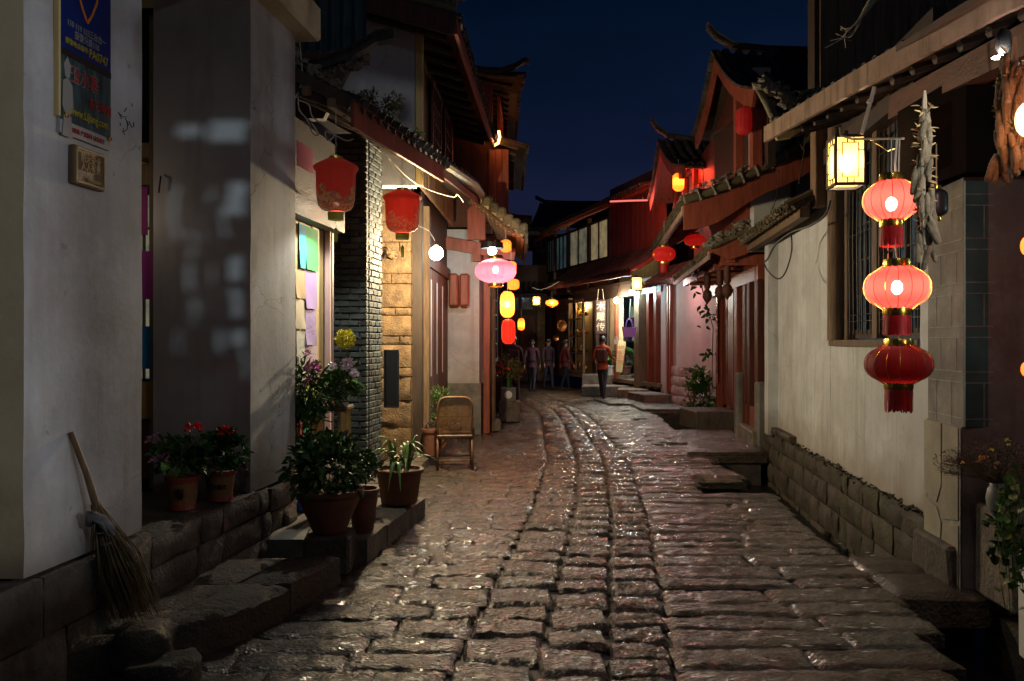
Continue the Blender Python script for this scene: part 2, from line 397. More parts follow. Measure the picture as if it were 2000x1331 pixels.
M['bamboo'] = material("old_round_ridge_tile", (.135, .115, .065), (.07, .058, .036), .6, 7, 8, .4, 30, vary=.15)
M['corr'] = material("teal_corrugated_sheet", (.055, .10, .105), (.03, .055, .06), .45, 5, 7, .3, 22, stretch=(4, 4, .5))
M['iron'] = flat("black_iron", (.02, .02, .02), .5, .6)
M['gold'] = flat("gold_foil", (.80, .50, .08), .25, 1.0)
M['rope'] = flat("pale_cord", (.40, .34, .24), .8)
M['wire'] = flat("dark_wire", (.03, .03, .03), .5)
M['wire_w'] = flat("pale_wire", (.45, .42, .36), .6)
M['leaf'] = material("green_leaf", (.045, .12, .025), (.02, .06, .012), .45, 12, 3, .0, vary=.45, local=True)
M['leaf_b'] = material("fresh_leaf", (.11, .22, .05), (.05, .13, .025), .45, 12, 3, .0, vary=.4, local=True)
M['leaf_y'] = material("variegated_ivy_leaf", (.30, .36, .10), (.06, .16, .03), .45, 60, 2, .0, vary=.3, local=True)
M['leaf_dry'] = material("dry_twig", (.13, .09, .06), (.07, .05, .035), .8, 12, 3, .0, vary=.4, local=True)
M['stem'] = flat("plant_stem", (.10, .10, .04), .6)
M['fl_red'] = flat("red_petal", (.62, .02, .03), .5)
M['fl_pink'] = flat("pink_petal", (.62, .16, .40), .5)
M['fl_pale'] = flat("pale_lilac_petal", (.66, .55, .72), .5)
M['fl_yel'] = flat("yellow_petal", (.72, .66, .06), .5)
M['fl_ora'] = flat("ochre_petal", (.60, .26, .03), .5)
M['terra'] = material("terracotta", (.17, .060, .034), (.10, .036, .022), .65, 6, 7, .3, 30, dirt=(.1, .05, .03), dirt_amt=.4)
M['terra_y'] = material("ochre_glazed_pot", (.24, .115, .05), (.16, .075, .03), .4, 6, 7, .15, 30)
M['redpot'] = flat("red_plastic", (.22, .03, .02), .45)
M['white'] = flat("white_glazed", (.62, .62, .60), .4)
M['cane'] = material("rattan_cane", (.16, .078, .034), (.09, .042, .02), .45, 20, 4, .2, 60, local=True)
M['straw'] = material("broom_straw", (.19, .13, .06), (.08, .05, .025), .8, 30, 3, .2, 60, stretch=(1, 1, .2))
M['rag'] = material("grey_rag", (.20, .19, .20), (.13, .125, .13), .9, 14, 5, .4, 60)
M['cob'] = material("dried_maize_cob", (.36, .265, .165), (.20, .135, .08), .75, 40, 3, 1.0, 120, vary=.25, local=True, bdist=.01)
M['cob_g'] = material("grey_dried_maize_cob", (.30, .25, .16), (.17, .14, .09), .75, 40, 3, 1.0, 120, vary=.25, local=True, bdist=.01)
M['glass'] = flat("window_glass", (.03, .035, .04), .08, 0, .8)
M['black'] = flat("black_panel", (.008, .008, .008), .5)
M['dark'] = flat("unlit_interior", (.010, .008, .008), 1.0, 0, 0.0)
M['hair'] = flat("black_hair", (.012, .010, .009), .5)
M['water'] = flat("dark_channel_water", (.006, .007, .008), .35, 0, .15)

# wet paving stone
def paving_material():
    m, nt, b = NT("wet_paving_stone"); N = nt.nodes; L = nt.links
    geo = N.new("ShaderNodeNewGeometry"); pos = geo.outputs["Position"]
    oi = N.new("ShaderNodeObjectInfo")
    ad = N.new("ShaderNodeMath"); ad.operation = 'ADD'; L.new(geo.outputs["Random Per Island"], ad.inputs[0]); L.new(oi.outputs["Random"], ad.inputs[1])
    fr = N.new("ShaderNodeMath"); fr.operation = 'FRACT'; L.new(ad.outputs[0], fr.inputs[0])
    n1 = N.new("ShaderNodeTexNoise"); n1.inputs["Scale"].default_value = 7; n1.inputs["Detail"].default_value = 8; L.new(pos, n1.inputs["Vector"])
    rp = N.new("ShaderNodeValToRGB"); rp.color_ramp.elements[0].position = .3; rp.color_ramp.elements[1].position = .75
    rp.color_ramp.elements[0].color = (.017, .013, .009, 1); rp.color_ramp.elements[1].color = (.070, .052, .034, 1)
    L.new(n1.outputs[0], rp.inputs[0])
    mr = N.new("ShaderNodeMapRange"); mr.inputs[3].default_value = .7; mr.inputs[4].default_value = 1.35; L.new(fr.outputs[0], mr.inputs[0])
    hs = N.new("ShaderNodeHueSaturation"); L.new(mr.outputs[0], hs.inputs["Value"]); L.new(rp.outputs[0], hs.inputs["Color"]); L.new(hs.outputs[0], b.inputs["Base Color"])
    n2 = N.new("ShaderNodeTexNoise"); n2.inputs["Scale"].default_value = 1.3; n2.inputs["Detail"].default_value = 6; L.new(pos, n2.inputs["Vector"])
    rr = N.new("ShaderNodeMapRange"); rr.inputs[1].default_value = .35; rr.inputs[2].default_value = .65; rr.inputs[3].default_value = .32; rr.inputs[4].default_value = .5
    L.new(n2.outputs[0], rr.inputs[0]); L.new(rr.outputs[0], b.inputs["Roughness"])
    b.inputs["Specular IOR Level"].default_value = .2
    b.inputs["Coat Weight"].default_value = 1.0; b.inputs["Coat Roughness"].default_value = .075; b.inputs["Coat IOR"].default_value = 1.6
    mp = N.new("ShaderNodeMapping"); mp.inputs["Scale"].default_value = (1, 1.9, 1); L.new(pos, mp.inputs[0])
    b1 = N.new("ShaderNodeTexNoise"); b1.inputs["Scale"].default_value = 42; b1.inputs["Detail"].default_value = 4; b1.inputs["Roughness"].default_value = .5; L.new(mp.outputs[0], b1.inputs["Vector"])
    b2 = N.new("ShaderNodeTexNoise"); b2.inputs["Scale"].default_value = 9; b2.inputs["Detail"].default_value = 4; b2.inputs["Distortion"].default_value = .6; L.new(mp.outputs[0], b2.inputs["Vector"])
    p1 = N.new("ShaderNodeBump"); p1.inputs["Strength"].default_value = 1.0; p1.inputs["Distance"].default_value = .018; L.new(b2.outputs[0], p1.inputs["Height"])
    p2 = N.new("ShaderNodeBump"); p2.inputs["Strength"].default_value = 1.0; p2.inputs["Distance"].default_value = .019; L.new(b1.outputs[0], p2.inputs["Height"]); L.new(p1.outputs[0], p2.inputs["Normal"])
    L.new(p2.outputs[0], b.inputs["Normal"]); L.new(p2.outputs[0], b.inputs["Coat Normal"])
    return m
M['pave'] = paving_material()

# ------------------------------------------------------------------ lettering
def letters(name, body, loc, right, up, size, mat, parent, extrude=.0015, align='CENTER', label=None, squeeze=1.0, vertical=False):
    c = bpy.data.curves.new(name, 'FONT'); c.body = "\n".join(body) if vertical else body
    c.size = size; c.extrude = extrude; c.align_x = align; c.align_y = 'CENTER'; c.resolution_u = 2
    c.space_line = 1.0 if vertical else .9
    t = bpy.data.objects.new(name, c); COL.objects.link(t)
    dg = bpy.context.evaluated_depsgraph_get(); dg.update()
    me = bpy.data.meshes.new_from_object(t.evaluated_get(dg))
    bpy.data.objects.remove(t); bpy.data.curves.remove(c)
    right = Vector(right).normalized(); up = Vector(up).normalized(); nrm = right.cross(up)
    R3 = Matrix((right * squeeze, up, nrm)).transposed().to_4x4()
    me.transform(R3); me.materials.clear(); me.materials.append(mat)
    o = place_mesh(name, me, loc, parent)
    if label: o["label"] = label
    return o

def lamp(loc, col, power, parent=None, size=.05, name="bulb_light"):
    l = bpy.data.lights.new(name, 'POINT'); l.color = col; l.energy = power; l.shadow_soft_size = size
    o = bpy.data.objects.new(name, l); COL.objects.link(o)
    loc = Vector(loc)
    if parent is not None: o.parent = parent; o.location = loc - wloc(parent)
    else: o.location = loc
    return o

# ================================================================== THE SETTING
def structure(name, mb, mats, **k):
    o = mb.build(name, mats, None, **k); o["kind"] = "structure"; return o

CLINE = [(2.4, .26), (3.85, .445), (7.64, .93), (11, 1.23), (16, 1.33), (19, 1.30), (25.6, .48), (31, -.5)]
def cx(d): return interp(CLINE, d)
XLE = [(2.2, -2.3), (3.9, -1.9), (4.3, -1.5), (5.4, -1.17), (7.46, -.84), (7.5, -1.25), (11, -1.15), (13, -.95), (15, -.50), (17, -.25), (22, -.7), (31, -3.4)]
XRE = [(2.2, 1.9), (3.85, 2.14), (4.14, 2.18), (4.32, 2.15), (4.75, 2.42), (5.07, 2.38), (6.06, 2.47), (6.49, 2.50), (7.35, 2.58), (7.87, 2.63),
       (8.69, 2.74), (8.70, 2.02), (9.45, 2.08), (9.46, 2.66), (10.0, 2.72), (10.9, 2.62), (11.4, 2.9), (11.42, 3.5), (14.7, 3.85), (14.75, 2.95),
       (18.5, 3.15), (18.55, 4.15), (21.5, 3.75), (31, 1.2)]

mb = MB(); mb.add([(-60, -12, -.80), (60, -12, -.80), (60, 220, -.80), (-60, 220, -.80)], [[0, 1, 2, 3]])
structure("ground", mb, M['mortar'])
mb = MB(); mb.add([(-4.5, -3, -.42), (6.5, -3, -.42), (6.5, 21, -.42), (-4.5, 21, -.42)], [[0, 1, 2, 3]])
structure("water_channel", mb, M['water'])
# street bed: extruded strip following the street's edges
mb = MB()
ds = sorted(set([2.0] + [d for d, _ in XRE] + [d for d, _ in CLINE] + list(range(3, 34)) + [60]))
prev = None
for a, b in zip([-3.0] + ds, ds + [90]):
    if b - a < .02: continue
    for q in (a, b): pass
    xa, xb = interp(XRE, min(max(a + .005, 2.2), 31)) - .03, interp(XRE, min(max(b - .005, 2.2), 31)) - .03
    mb.prism([(-5.5, a, -.04), (xa, a, -.04), (xb, b, -.04), (-5.5, b, -.04)], (0, 0, -.70))
street = structure("street", mb, M['mortar'], origin=(0, 0, 0))
WORLD_LOC[street.name] = Vector((0, 0, 0))

def stone_mesh(mb, quad, dome, rough, nx, ny, ztop=0.0, seed=0.0, skirt=.10, ridge=1.0):
    """one riven paving stone: quad = 4 (x,y) corners ccw from near left"""
    A, B, C_, D_ = [Vector((p[0], p[1], 0)) for p in quad]
    n0 = len(mb.v); vs = []
    wx = ((B - A).length + (C_ - D_).length) / 2; wy = ((D_ - A).length + (C_ - B).length) / 2
    tilt = RN.uniform(-.006, .006); tilt2 = RN.uniform(-.006, .006)
    for j in range(ny + 1):
        v = j / ny
        for i in range(nx + 1):
            u = i / nx
            p = (A * (1 - u) + B * u) * (1 - v) + (D_ * (1 - u) + C_ * u) * v
            ex = min(u, 1 - u) * wx; ey = min(v, 1 - v) * wy; ed = min(ex, ey)
            fall = max(0, 1 - ed / .018) ** 2
            wob = noise.noise(Vector((p.x * 9, p.y * 9, seed))) * .010
            h = dome * (1 - (2 * u - 1) ** 2 * .6) * (1 - (2 * v - 1) ** 2)
            h += rough * (.6 * noise.noise(Vector((p.x * 4.2, p.y * 11 * ridge, seed + 3))) + .5 * noise.noise(Vector((p.x * 13, p.y * 28 * ridge, seed + 9))) + .32 * noise.noise(Vector((p.x * 40, p.y * 60, seed))))
            z = ztop + h - fall * (.016 if dome > .003 else .008) + tilt * (2 * u - 1) + tilt2 * (2 * v - 1)
            edge = i in (0, nx) or j in (0, ny)
            vs.append((p.x + (wob if edge else 0), p.y + (wob if edge else 0), z - (.012 if edge else 0)))
    fs = [[j * (nx + 1) + i, j * (nx + 1) + i + 1, (j + 1) * (nx + 1) + i + 1, (j + 1) * (nx + 1) + i] for j in range(ny) for i in range(nx)]
    ring = [i for i in range(nx + 1)] + [(j) * (nx + 1) + nx for j in range(1, ny + 1)] + [ny * (nx + 1) + i for i in range(nx - 1, -1, -1)] + [j * (nx + 1) for j in range(ny - 1, 0, -1)]
    base = len(vs)
    for r in ring: vs.append((vs[r][0], vs[r][1], ztop - skirt))
    k = len(ring)
    for q in range(k):
        q2 = (q + 1) % k; fs.append([ring[q], base + q, base + q2, ring[q2]][::-1])
    mb.add(vs, fs)

stones = []   # (nearness, quad, dome, rough)
def jq(x0, x1, y0, y1, j, g=.005):
    r = lambda: RN.uniform(-j, j)
    return [(x0 + g + r(), y0 + g + r()), (x1 - g + r(), y0 + g + r()), (x1 - g + r(), y1 - g + r()), (x0 + g + r(), y1 - g + r())]
def column(o0, o1, dome, rough, lo, hi, d0=2.7, d1=30):
    d = d0
    while d < d1:
        L = RN.uniform(lo, hi) * (1 if d < 12 else 1.3)
        f = 1 - max(0, d - 12) * .012
        a, b = d, d + L
        q = jq(cx((a + b) / 2) + o0 * f, cx((a + b) / 2) + o1 * f, a, b, .010)
        stones.append(((a + b) / 2, q, dome, rough)); d = b
column(-.345, -.003, .012, .024, .22, .36)
column(.003, .325, .013, .026, .20, .34)
column(-.755, -.350, .004, .024, .22, .40)
d = 2.7                                      # transverse slabs to the right edge
while d < 30:
    L = RN.uniform(.19, .31) * (1 if d < 12 else 1.4); a, b = d, d + L
    x = cx((a + b) / 2) + .335; xe = interp(XRE, (a + b) / 2) + RN.uniform(-.02, .05)
    while x < xe - .05:
        w = RN.uniform(.55, 1.25)
        x2 = x + w if xe - x - w > .35 else xe
        stones.append(((a + b) / 2, jq(x, x2, a, b, .008, .002), .001, .018)); x = x2
    d = b
d = 2.7                                      # larger worn slabs on the other side
while d < 30:
    L = RN.uniform(.20, .34) * (1 if d < 12 else 1.5); a, b = d, d + L
    x = cx((a + b) / 2) - .765; xs = interp(XLE, (a + b) / 2)
    while x > xs + .05:
        w = RN.uniform(.28, .62)
        x2 = x - w if x - w - xs > .3 else xs - .12
        stones.append(((a + b) / 2, jq(x2, x, a, b, .006, .001), .001, .022)); x = x2
    d = b
stones.sort(key=lambda s: s[0])
far = MB(); cnt = 0
for i, (dd, q, dome, rough) in enumerate(stones):
    nx, ny = (20, 9) if dd < 7.5 else ((14, 7) if dd < 12 else (6, 3))
    if dd < 3: nx, ny = 6, 4
    zt = RN.uniform(-.004, .004)
    if cnt < 300 and dd > 3.2:
        m1 = MB(); stone_mesh(m1, q, dome, rough, nx, ny, zt, i * 1.7)
        m1.build("paving_stone", M['pave'], street, smooth=True, angle=50); cnt += 1
    else: stone_mesh(far, q, dome, rough, nx, ny, zt, i * 1.7)
far.build("paving_stones", M['pave'], street, smooth=True, angle=50, kind="stuff")
print("paving stones", len(stones))

mb = MB(); mb.prism([(2.72, 1.5, -.8), (8, 1.5, -.8), (8, 5.2, -.8), (3.0, 5.2, -.8)], (0, 0, .70)); structure("channel_bank", mb, M['block_dark'])
# slabs lying across the channel
def slab(pts, z, th, label, grp=None, mat=None, nx=16, ny=9, name="stone_slab"):
    mb = MB(); stone_mesh(mb, pts, .006, .016, nx, ny, z, RN.random() * 50, skirt=th)
    o = mb.build(name, mat or M['pave'], None, smooth=True, angle=50)
    return tag(o, label, "stone slab", grp)
slab([(2.40, 5.10), (3.35, 5.06), (3.42, 5.62), (2.42, 5.60)], .015, .20, "thick brown slab bridging the channel in front of the gate step, its dark side showing")
slab([(2.44, 5.62), (3.02, 5.63), (2.96, 6.04), (2.44, 6.05)], .01, .16, "smaller slab behind the thick bridging slab at the foot of the white wall corner")
slab([(2.08, 9.50), (2.72, 9.46), (2.70, 10.15), (2.1, 10.2)], .02, .16, "short slab jutting over the dark gap of the channel beside the street")
slab([(2.45, 11.45), (3.60, 11.4), (3.66, 12.5), (2.7, 12.6)], .07, .17, "wide raised slab bridging the channel to the red post doorway")
slab([(2.4, 12.75), (3.75, 12.65), (3.85, 14.4), (3.0, 14.5)], .05, .14, "long worn slab below the grey step of the plank door")
slab([(2.95, 18.6), (4.1, 18.6), (4.0, 20.0), (2.9, 20.1)], .07, .13, "pale slab over the channel before the pink wall")
slab([(2.4, 20.3), (3.6, 20.3), (3.35, 21.9), (2.2, 21.9)], .06, .12, "flat slab between the pink wall and the shop steps")

def steps(name, c, size, rz, label, mat=None, group=None):
    mb = MB(); mb.rock(c, size, .018, .012, rz)
    o = mb.build(name, mat or M['block'], None); return tag(o, label, "step", group)
steps("stone_step", (3.72, 15.1, .165), (1.0, .95, .33), .12, "pale block step with a square front under the red plank door")
steps("stone_step", (3.52, 21.0, .13), (.75, 1.2, .26), .2, "pinkish stone step at the foot of the pink wall's window")
steps("stone_step", (2.85, 23.9, .15), (1.6, .9, .30), -.15, "broad low step in the street before the lit bag shop")
steps("stone_step", (3.35, 22.6, .14), (.85, .9, .28), -.15, "narrow step next to the broad low step before the bag shop")
steps("stone_step", (3.0, 25.2, .28), (1.5, 1.2, .56), -.26, "upper threshold ledge under the bag shop carrying two flower pots")
steps("stone_step", (-.42, 14.7, .09), (.42, .5, .18), .1, "small loose stone step at the foot of the pale corner house")

# long raised stone ledge in front of the first house, its front edge out of line
ledge = thing("stone_ledge", (-1.6, 4.6, 0), "low ledge of rough dark stone blocks along the foot of the white plaster house", "ledge")
front = [(-2.03, 3.72), (-1.83, 3.98), (-1.46, 4.30), (-1.30, 4.80), (-1.13, 5.38)]
for (x0, y0), (x1, y1) in zip(front, front[1:]):
    xb0, xb1 = xL(y0) - .04, xL(y1) - .04
    if xb0 > x0 - .1: xb0 = x0 - .2
    m1 = MB(); stone_mesh(m1, [(x0 - .32, y0), (x0, y0), (x1, y1), (x1 - .34, y1)], .006, .026, 10, 12, .19 + RN.uniform(-.012, .012), RN.random() * 40, skirt=.24, ridge=.5)
    m1.build("stone_block", M['block_dark'], ledge, smooth=True, angle=55)
    m1 = MB(); stone_mesh(m1, [(xb0, y0), (x0 - .33, y0), (x1 - .35, y1), (xb1, y1)], .0, .016, 8, 8, .185, RN.random() * 40, skirt=.24)
    m1.build("stone_block", M['block_dark'], ledge, smooth=True, angle=55)

def boulder(name, c, s, label, mat, seed=0, kind="boulder"):
    mb = MB()
    def fn(u, v):
        th = u * 2 * math.pi; ph = (v - .5) * math.pi
        n = Vector((math.cos(ph) * math.cos(th), math.cos(ph) * math.sin(th), math.sin(ph)))
        k = 1 + .30 * noise.noise(n * 1.5 + Vector((seed, 0, 0))) + .16 * abs(noise.noise(n * 4 + Vector((seed, 3, 0))))
        q = Vector([math.copysign(abs(t) ** .5, t) for t in n])
        return Vector((c[0] + q.x * s[0] * k, c[1] + q.y * s[1] * k, c[2] + q.z * s[2] * k))
    mb.grid(fn, 24, 14)
    return tag(mb.build(name, mat, None, smooth=True), label, kind)
boulder("boulder", (-1.62, 3.80, .0), (.17, .12, .12), "rounded boulder at the end of the rough ledge, lowest beside the street", M['block_dark'], 3)
boulder("boulder", (-1.78, 3.96, .12), (.13, .11, .10), "squat grey stone under the bristles of the straw broom", M['block_dark'], 8)

# platform with the plant pots
plat = thing("stone_platform", (-1.3, 6.6, 0), "raised stone platform with a dressed kerb carrying the plant pots", "platform")
for y0, y1, xa, xb in ((5.90, 6.35, -1.04, -.975), (6.38, 6.95, -.97, -.87), (6.98, 7.44, -.865, -.79)):
    m1 = MB(); stone_mesh(m1, [(xa - .30, y0), (xa, y0), (xb, y1), (xb - .30, y1)], .0, .008, 8, 8, .19, y0, skirt=.22); m1.build("kerb_stone", M['block'], plat, smooth=True, angle=50)
m1 = MB(); stone_mesh(m1, [(-1.95, 5.92), (-1.36, 5.92), (-1.10, 7.44), (-1.75, 7.44)], .0, .008, 8, 8, .186, 4, skirt=.22); m1.build("paving_slab", M['grey_render'], plat, smooth=True, angle=50)
m1 = MB(); m1.rock((-1.27, 5.70, .135), (.32, .34, .27), .02, .012, .1)
tag(m1.build("stone_pedestal", M['block_dark'], None), "squat stone block holding up the large terracotta bowl", "pedestal")
# sill step running along the doors further down
m1 = MB()
side = thing("stone_sill", (-1.1, 10.5, 0), "low stone sill running past the cane chair to the red plank doors", "sill")
yy = 7.9
while yy < 13.6:
    y2 = yy + RN.uniform(.6, 1.0)
    xf = interp([(7.9, -1.18), (11, -1.03), (13, -.86), (14.5, -.52)], yy); xf2 = interp([(7.9, -1.18), (11, -1.03), (13, -.86), (14.5, -.52)], y2)
    m1 = MB(); stone_mesh(m1, [(xf - .5, yy + .008), (xf, yy + .008), (xf2, y2), (xf2 - .5, y2)], 0, .008, 6, 5, .13, yy, skirt=.16)
    m1.build("kerb_stone", M['block'], side, smooth=True, angle=50); yy = y2

# ================================================================== BUILDING HELPERS
def wallbox(parent, pts, z0, z1, mat, name="wall", th=.25, inward=None, label=None):
    """upright wall: plan points (x,y) of its seen face, thickness away from the street"""
    (x0, y0), (x1, y1) = pts
    t = Vector((x1 - x0, y1 - y0, 0)).normalized(); n = Vector((-t.y, t.x, 0))
    if inward is not None and n.dot(Vector((*inward, 0))) < 0: n = -n
    mb = MB(); mb.prism([(x0, y0, z0), (x1, y1, z0), (x1, y1, z1), (x0, y0, z1)], n * th)
    return mb.build(name, mat, parent, label=label)

def courses(parent, p0, p1, z0, z1, ch, lw, mat, th=.12, name="brick", proud=.0, gap=.010, bev=.006, jit=.002, face=(1, 0), maxn=300, share=True, chv=0.0, lwv=.0):
    """bricks or blocks laid in broken courses on the vertical face p0->p1, each one an object"""
    p0 = Vector((*p0, 0)); p1 = Vector((*p1, 0)); L = (p1 - p0).length; t = (p1 - p0).normalized()
    n = Vector((*face, 0)).normalized(); ang = math.atan2(t.y, t.x)
    z = z0; row = 0; rest = MB(); count = 0; cache = {}
    while z < z1 - .01:
        h = ch * (1 + RN.uniform(-chv, chv)); 
        if z + h > z1: h = z1 - z
        s = -(lw * .5 if row % 2 else 0)
        while s < L - .005:
            w = lw * (1 + RN.uniform(-lwv, lwv)); a = max(0, s); b = min(L, s + w)
            if L - b < lw * .18: b = L
            if b - a > lw * .12:
                c = p0 + t * ((a + b) / 2) + n * (proud - th / 2 + RN.uniform(-jit, jit)) + Vector((0, 0, z + h / 2))
                size = (b - a - gap, th, h - gap)
                if count < maxn:
                    if share:
                        key = (round(size[0], 2), round(size[2], 3), RN.randint(0, 2))
                        if key not in cache:
                            q = MB(); q.rock((0, 0, 0), size, bev, jit); cache[key] = q.mesh(name, mat)
                        place_mesh(name, cache[key], c, parent, rot=(0, 0, ang))
                    else:
                        q = MB(); q.rock(c, size, bev, jit, ang); q.build(name, mat, parent)
                    count += 1
                else: rest.rock(c, size, bev, jit, ang)
            s += w if b < L else 99
        z += h; row += 1
    if rest.v: rest.build(name + "s", mat, parent, kind="stuff")

def planks(parent, p0, p1, z0, z1, w, mat, th=.03, name="plank", face=(1, 0), gap=.004, jit=.004, rz_extra=0, chamf=.004):
    """upright boards side by side, each a part"""
    p0 = Vector((*p0, 0)); p1 = Vector((*p1, 0)); L = (p1 - p0).length; t = (p1 - p0).normalized(); n = Vector((*face, 0)).normalized()
    k = max(1, round(L / w)); ang = math.atan2(t.y, t.x); q = MB(); q.rock((0, 0, 0), (L / k - gap, th, z1 - z0), chamf, .001); me = q.mesh(name, mat)
    for i in range(k):
        c = p0 + t * (L * (i + .5) / k) + n * (RN.uniform(-jit, jit) - th / 2) + Vector((0, 0, (z0 + z1) / 2))
        place_mesh(name, me, c, parent, rot=(0, 0, ang))

def half_tile(mb, a, b, r, nrm, n=5, th=.012, flare=1.0):
    """half-round cover tile from a to b, arch along nrm"""
    a = Vector(a); b = Vector(b); t = (b - a).normalized(); nrm = (nrm - t * nrm.dot(t)).normalized(); s = t.cross(nrm)
    vs = []
    for p, rr in ((a, r * flare), (b, r)):
        for lay in (rr, rr - th):
            for j in range(n + 1):
                an = math.pi * j / n
                vs.append(p + s * math.cos(an) * lay + nrm * math.sin(an) * lay)
    m = n + 1; fs = []
    for j in range(n):
        fs.append([j, j + 1, 2 * m + j + 1, 2 * m + j]); fs.append([m + j + 1, m + j, 3 * m + j, 3 * m + j + 1])
        fs.append([j + 1, j, m + j, m + j + 1]); fs.append([2 * m + j, 2 * m + j + 1, 3 * m + j + 1, 3 * m + j])
    fs.append([0, 2 * m, 3 * m, m]); fs.append([n, m + n, 3 * m + n, 2 * m + n])
    mb.add(vs, fs)

def roof(parent, eave, top, mats=None, tile_w=.19, tile_l=.30, sag=.10, deck=.05, rafters=True, raf_gap=.30, raf_r=.035, nparts=40, raf_mat=None, deck_mat=None,
         drip=True, name="roof", out=None):
    """tiled roof slope between an eave polyline and a top polyline (same point counts)"""
    tm = mats or M['tile']; raf_mat = raf_mat or M['wood_dk']; deck_mat = deck_mat or M['wood_dk']
    E = [Vector(p) for p in eave]; T = [Vector(p) for p in top]
    cum = [0]
    for a, b in zip(E, E[1:]): cum.append(cum[-1] + (b - a).length)
    Lt = cum[-1]
    def at(P, u):
        s = u * Lt
        for i in range(len(E) - 1):
            if s <= cum[i + 1] + 1e-9 or i == len(E) - 2:
                k = (s - cum[i]) / max(1e-6, cum[i + 1] - cum[i]); return P[i].lerp(P[i + 1], k)
    def S(u, v):
        p = at(E, u).lerp(at(T, u), v); p.z -= sag * 4 * v * (1 - v); return p
    def nrm(u, v):
        e = .02
        a = S(min(1, u + e), v) - S(max(0, u - e), v); b = S(u, min(1, v + e)) - S(u, max(0, v - e)); n = a.cross(b).normalized()
        return n if n.z > 0 else -n
    nu = max(4, int(Lt / .5)); nv = 5
    m1 = MB(); m1.grid(lambda u, v: S(u, v), nu, nv); m1.grid(lambda u, v: S(u, v) - nrm(u, v) * deck, nu, nv)
    n1 = (nu + 1) * (nv + 1); ring = [i for i in range(nu + 1)] + [j * (nu + 1) + nu for j in range(1, nv + 1)] + [nv * (nu + 1) + i for i in range(nu - 1, -1, -1)] + [j * (nu + 1) for j in range(nv - 1, 0, -1)]
    for a, b in zip(ring, ring[1:] + ring[:1]): m1.f.append([a, b, b + n1, a + n1]); m1.m.append(0)
    rf = m1.build(name, deck_mat, parent)
    # cover tiles and the troughs between them
    ncol = max(2, int(Lt / tile_w)); rest = MB(); cnt = 0
    slope = (S(.5, 1) - S(.5, 0)).length; nrow = max(2, int(slope / tile_l))
    for i in range(ncol):
        u = (i + .5) / ncol
        for j in range(nrow):
            v0 = j / nrow; v1 = min(1, (j + 1.12) / nrow)
            nn = nrm(u, (v0 + v1) / 2); a = S(u, v0) + nn * .012; b = S(u, v1) + nn * .006
            if j == 0: a = a + (a - b).normalized() * .05
            du = Vector((RN.uniform(-.008, .008), RN.uniform(-.008, .008), RN.uniform(-.006, .006)))
            if j == 0 and cnt < nparts:
                q = MB(); half_tile(q, a + du, b + du, .062, nn, flare=1.12); q.build("roof_tile", tm, rf, smooth=False); cnt += 1
            else: half_tile(rest, a + du, b + du, .062, nn, 4, flare=1.12)
        if drip:      # pan tile lip between the covers
            u2 = min(1, (i + 1.0) / ncol); p = S(u2, 0); nn = nrm(u2, 0); t = (S(u2, .1) - p).normalized(); s_ = t.cross(nn).normalized()
            w = tile_w * .42; pts = [p - t * .06 + s_ * w * math.cos(math.pi * k / 6) - nn * (.045 * math.sin(math.pi * k / 6)) for k in range(7)]
            pts2 = [q_ + t * .30 for q_ in pts]; vs = pts + pts2; b0 = len(rest.v)
            rest.add(vs, [[k, k + 1, 8 + k, 7 + k] for k in range(6)])
            rest.add(pts + [q_ + nn * .012 for q_ in pts[::-1]], [list(range(14))])
    rest.build("roof_tiles", tm, rf, kind="stuff")
    if rafters:
        nr = max(2, int(Lt / raf_gap))
        for i in range(nr + 1):
            u = (i + .02) / (nr + .04); q = MB(); pts = [S(u, v) - nrm(u, v) * (deck + raf_r) for v in (0.0, .25, .5, .75, 1.0)]
            pts[0] = pts[0] + (pts[0] - pts[1]).normalized() * -.14
            q.tube(pts, raf_r, 6); q.build("rafter", raf_mat, rf)
    return rf, S

def ridge(parent, pts, r=.07, mat=None, name="ridge", tip=True, lumps=0):
    """stacked ridge of tiles, its end tapering into an upturned tip"""
    mb = MB(); k = len(pts)
    P = [Vector(p) for p in pts]
    for lay, (dz, w, h) in enumerate(((0, r * 2.0, r * .7), (r * .7, r * 1.5, r * .6), (r * 1.3, r * 1.7, r * .35))):
        for i, (a, b) in enumerate(zip(P, P[1:])):
            t = 1 if not tip else (1 - .0 * i)
            mb.beam(a + Vector((0, 0, dz)), b + Vector((0, 0, dz)) + (b - a) * .02, w, h)
    o = mb.build(name, mat or M['tile'], parent)
    if lumps: lump(parent, P, lumps)
    return o
def lump(parent, P, n, size=.06, name="mortar", mat=None, spread=.05):
    """uneven lime mortar squeezed out along a line"""
    mb = MB()
    P = [Vector(p) for p in P]; segs = list(zip(P, P[1:])); 
    for i in range(n * 3):
        a, b = RN.choice(segs); c = a.lerp(b, RN.random()) + Vector((RN.uniform(-1, 1), RN.uniform(-1, 1), RN.uniform(-1, 1))) * spread
        s = size * RN.uniform(.25, 1.0)
        mb.rock(c, (s * 1.8, s * 1.8, s * .8), s * .25, s * .45, RN.random() * 3, RN.uniform(-.5, .5), RN.uniform(-.5, .5))
    return mb.build(name, mat or M['lime'], parent, kind="stuff")

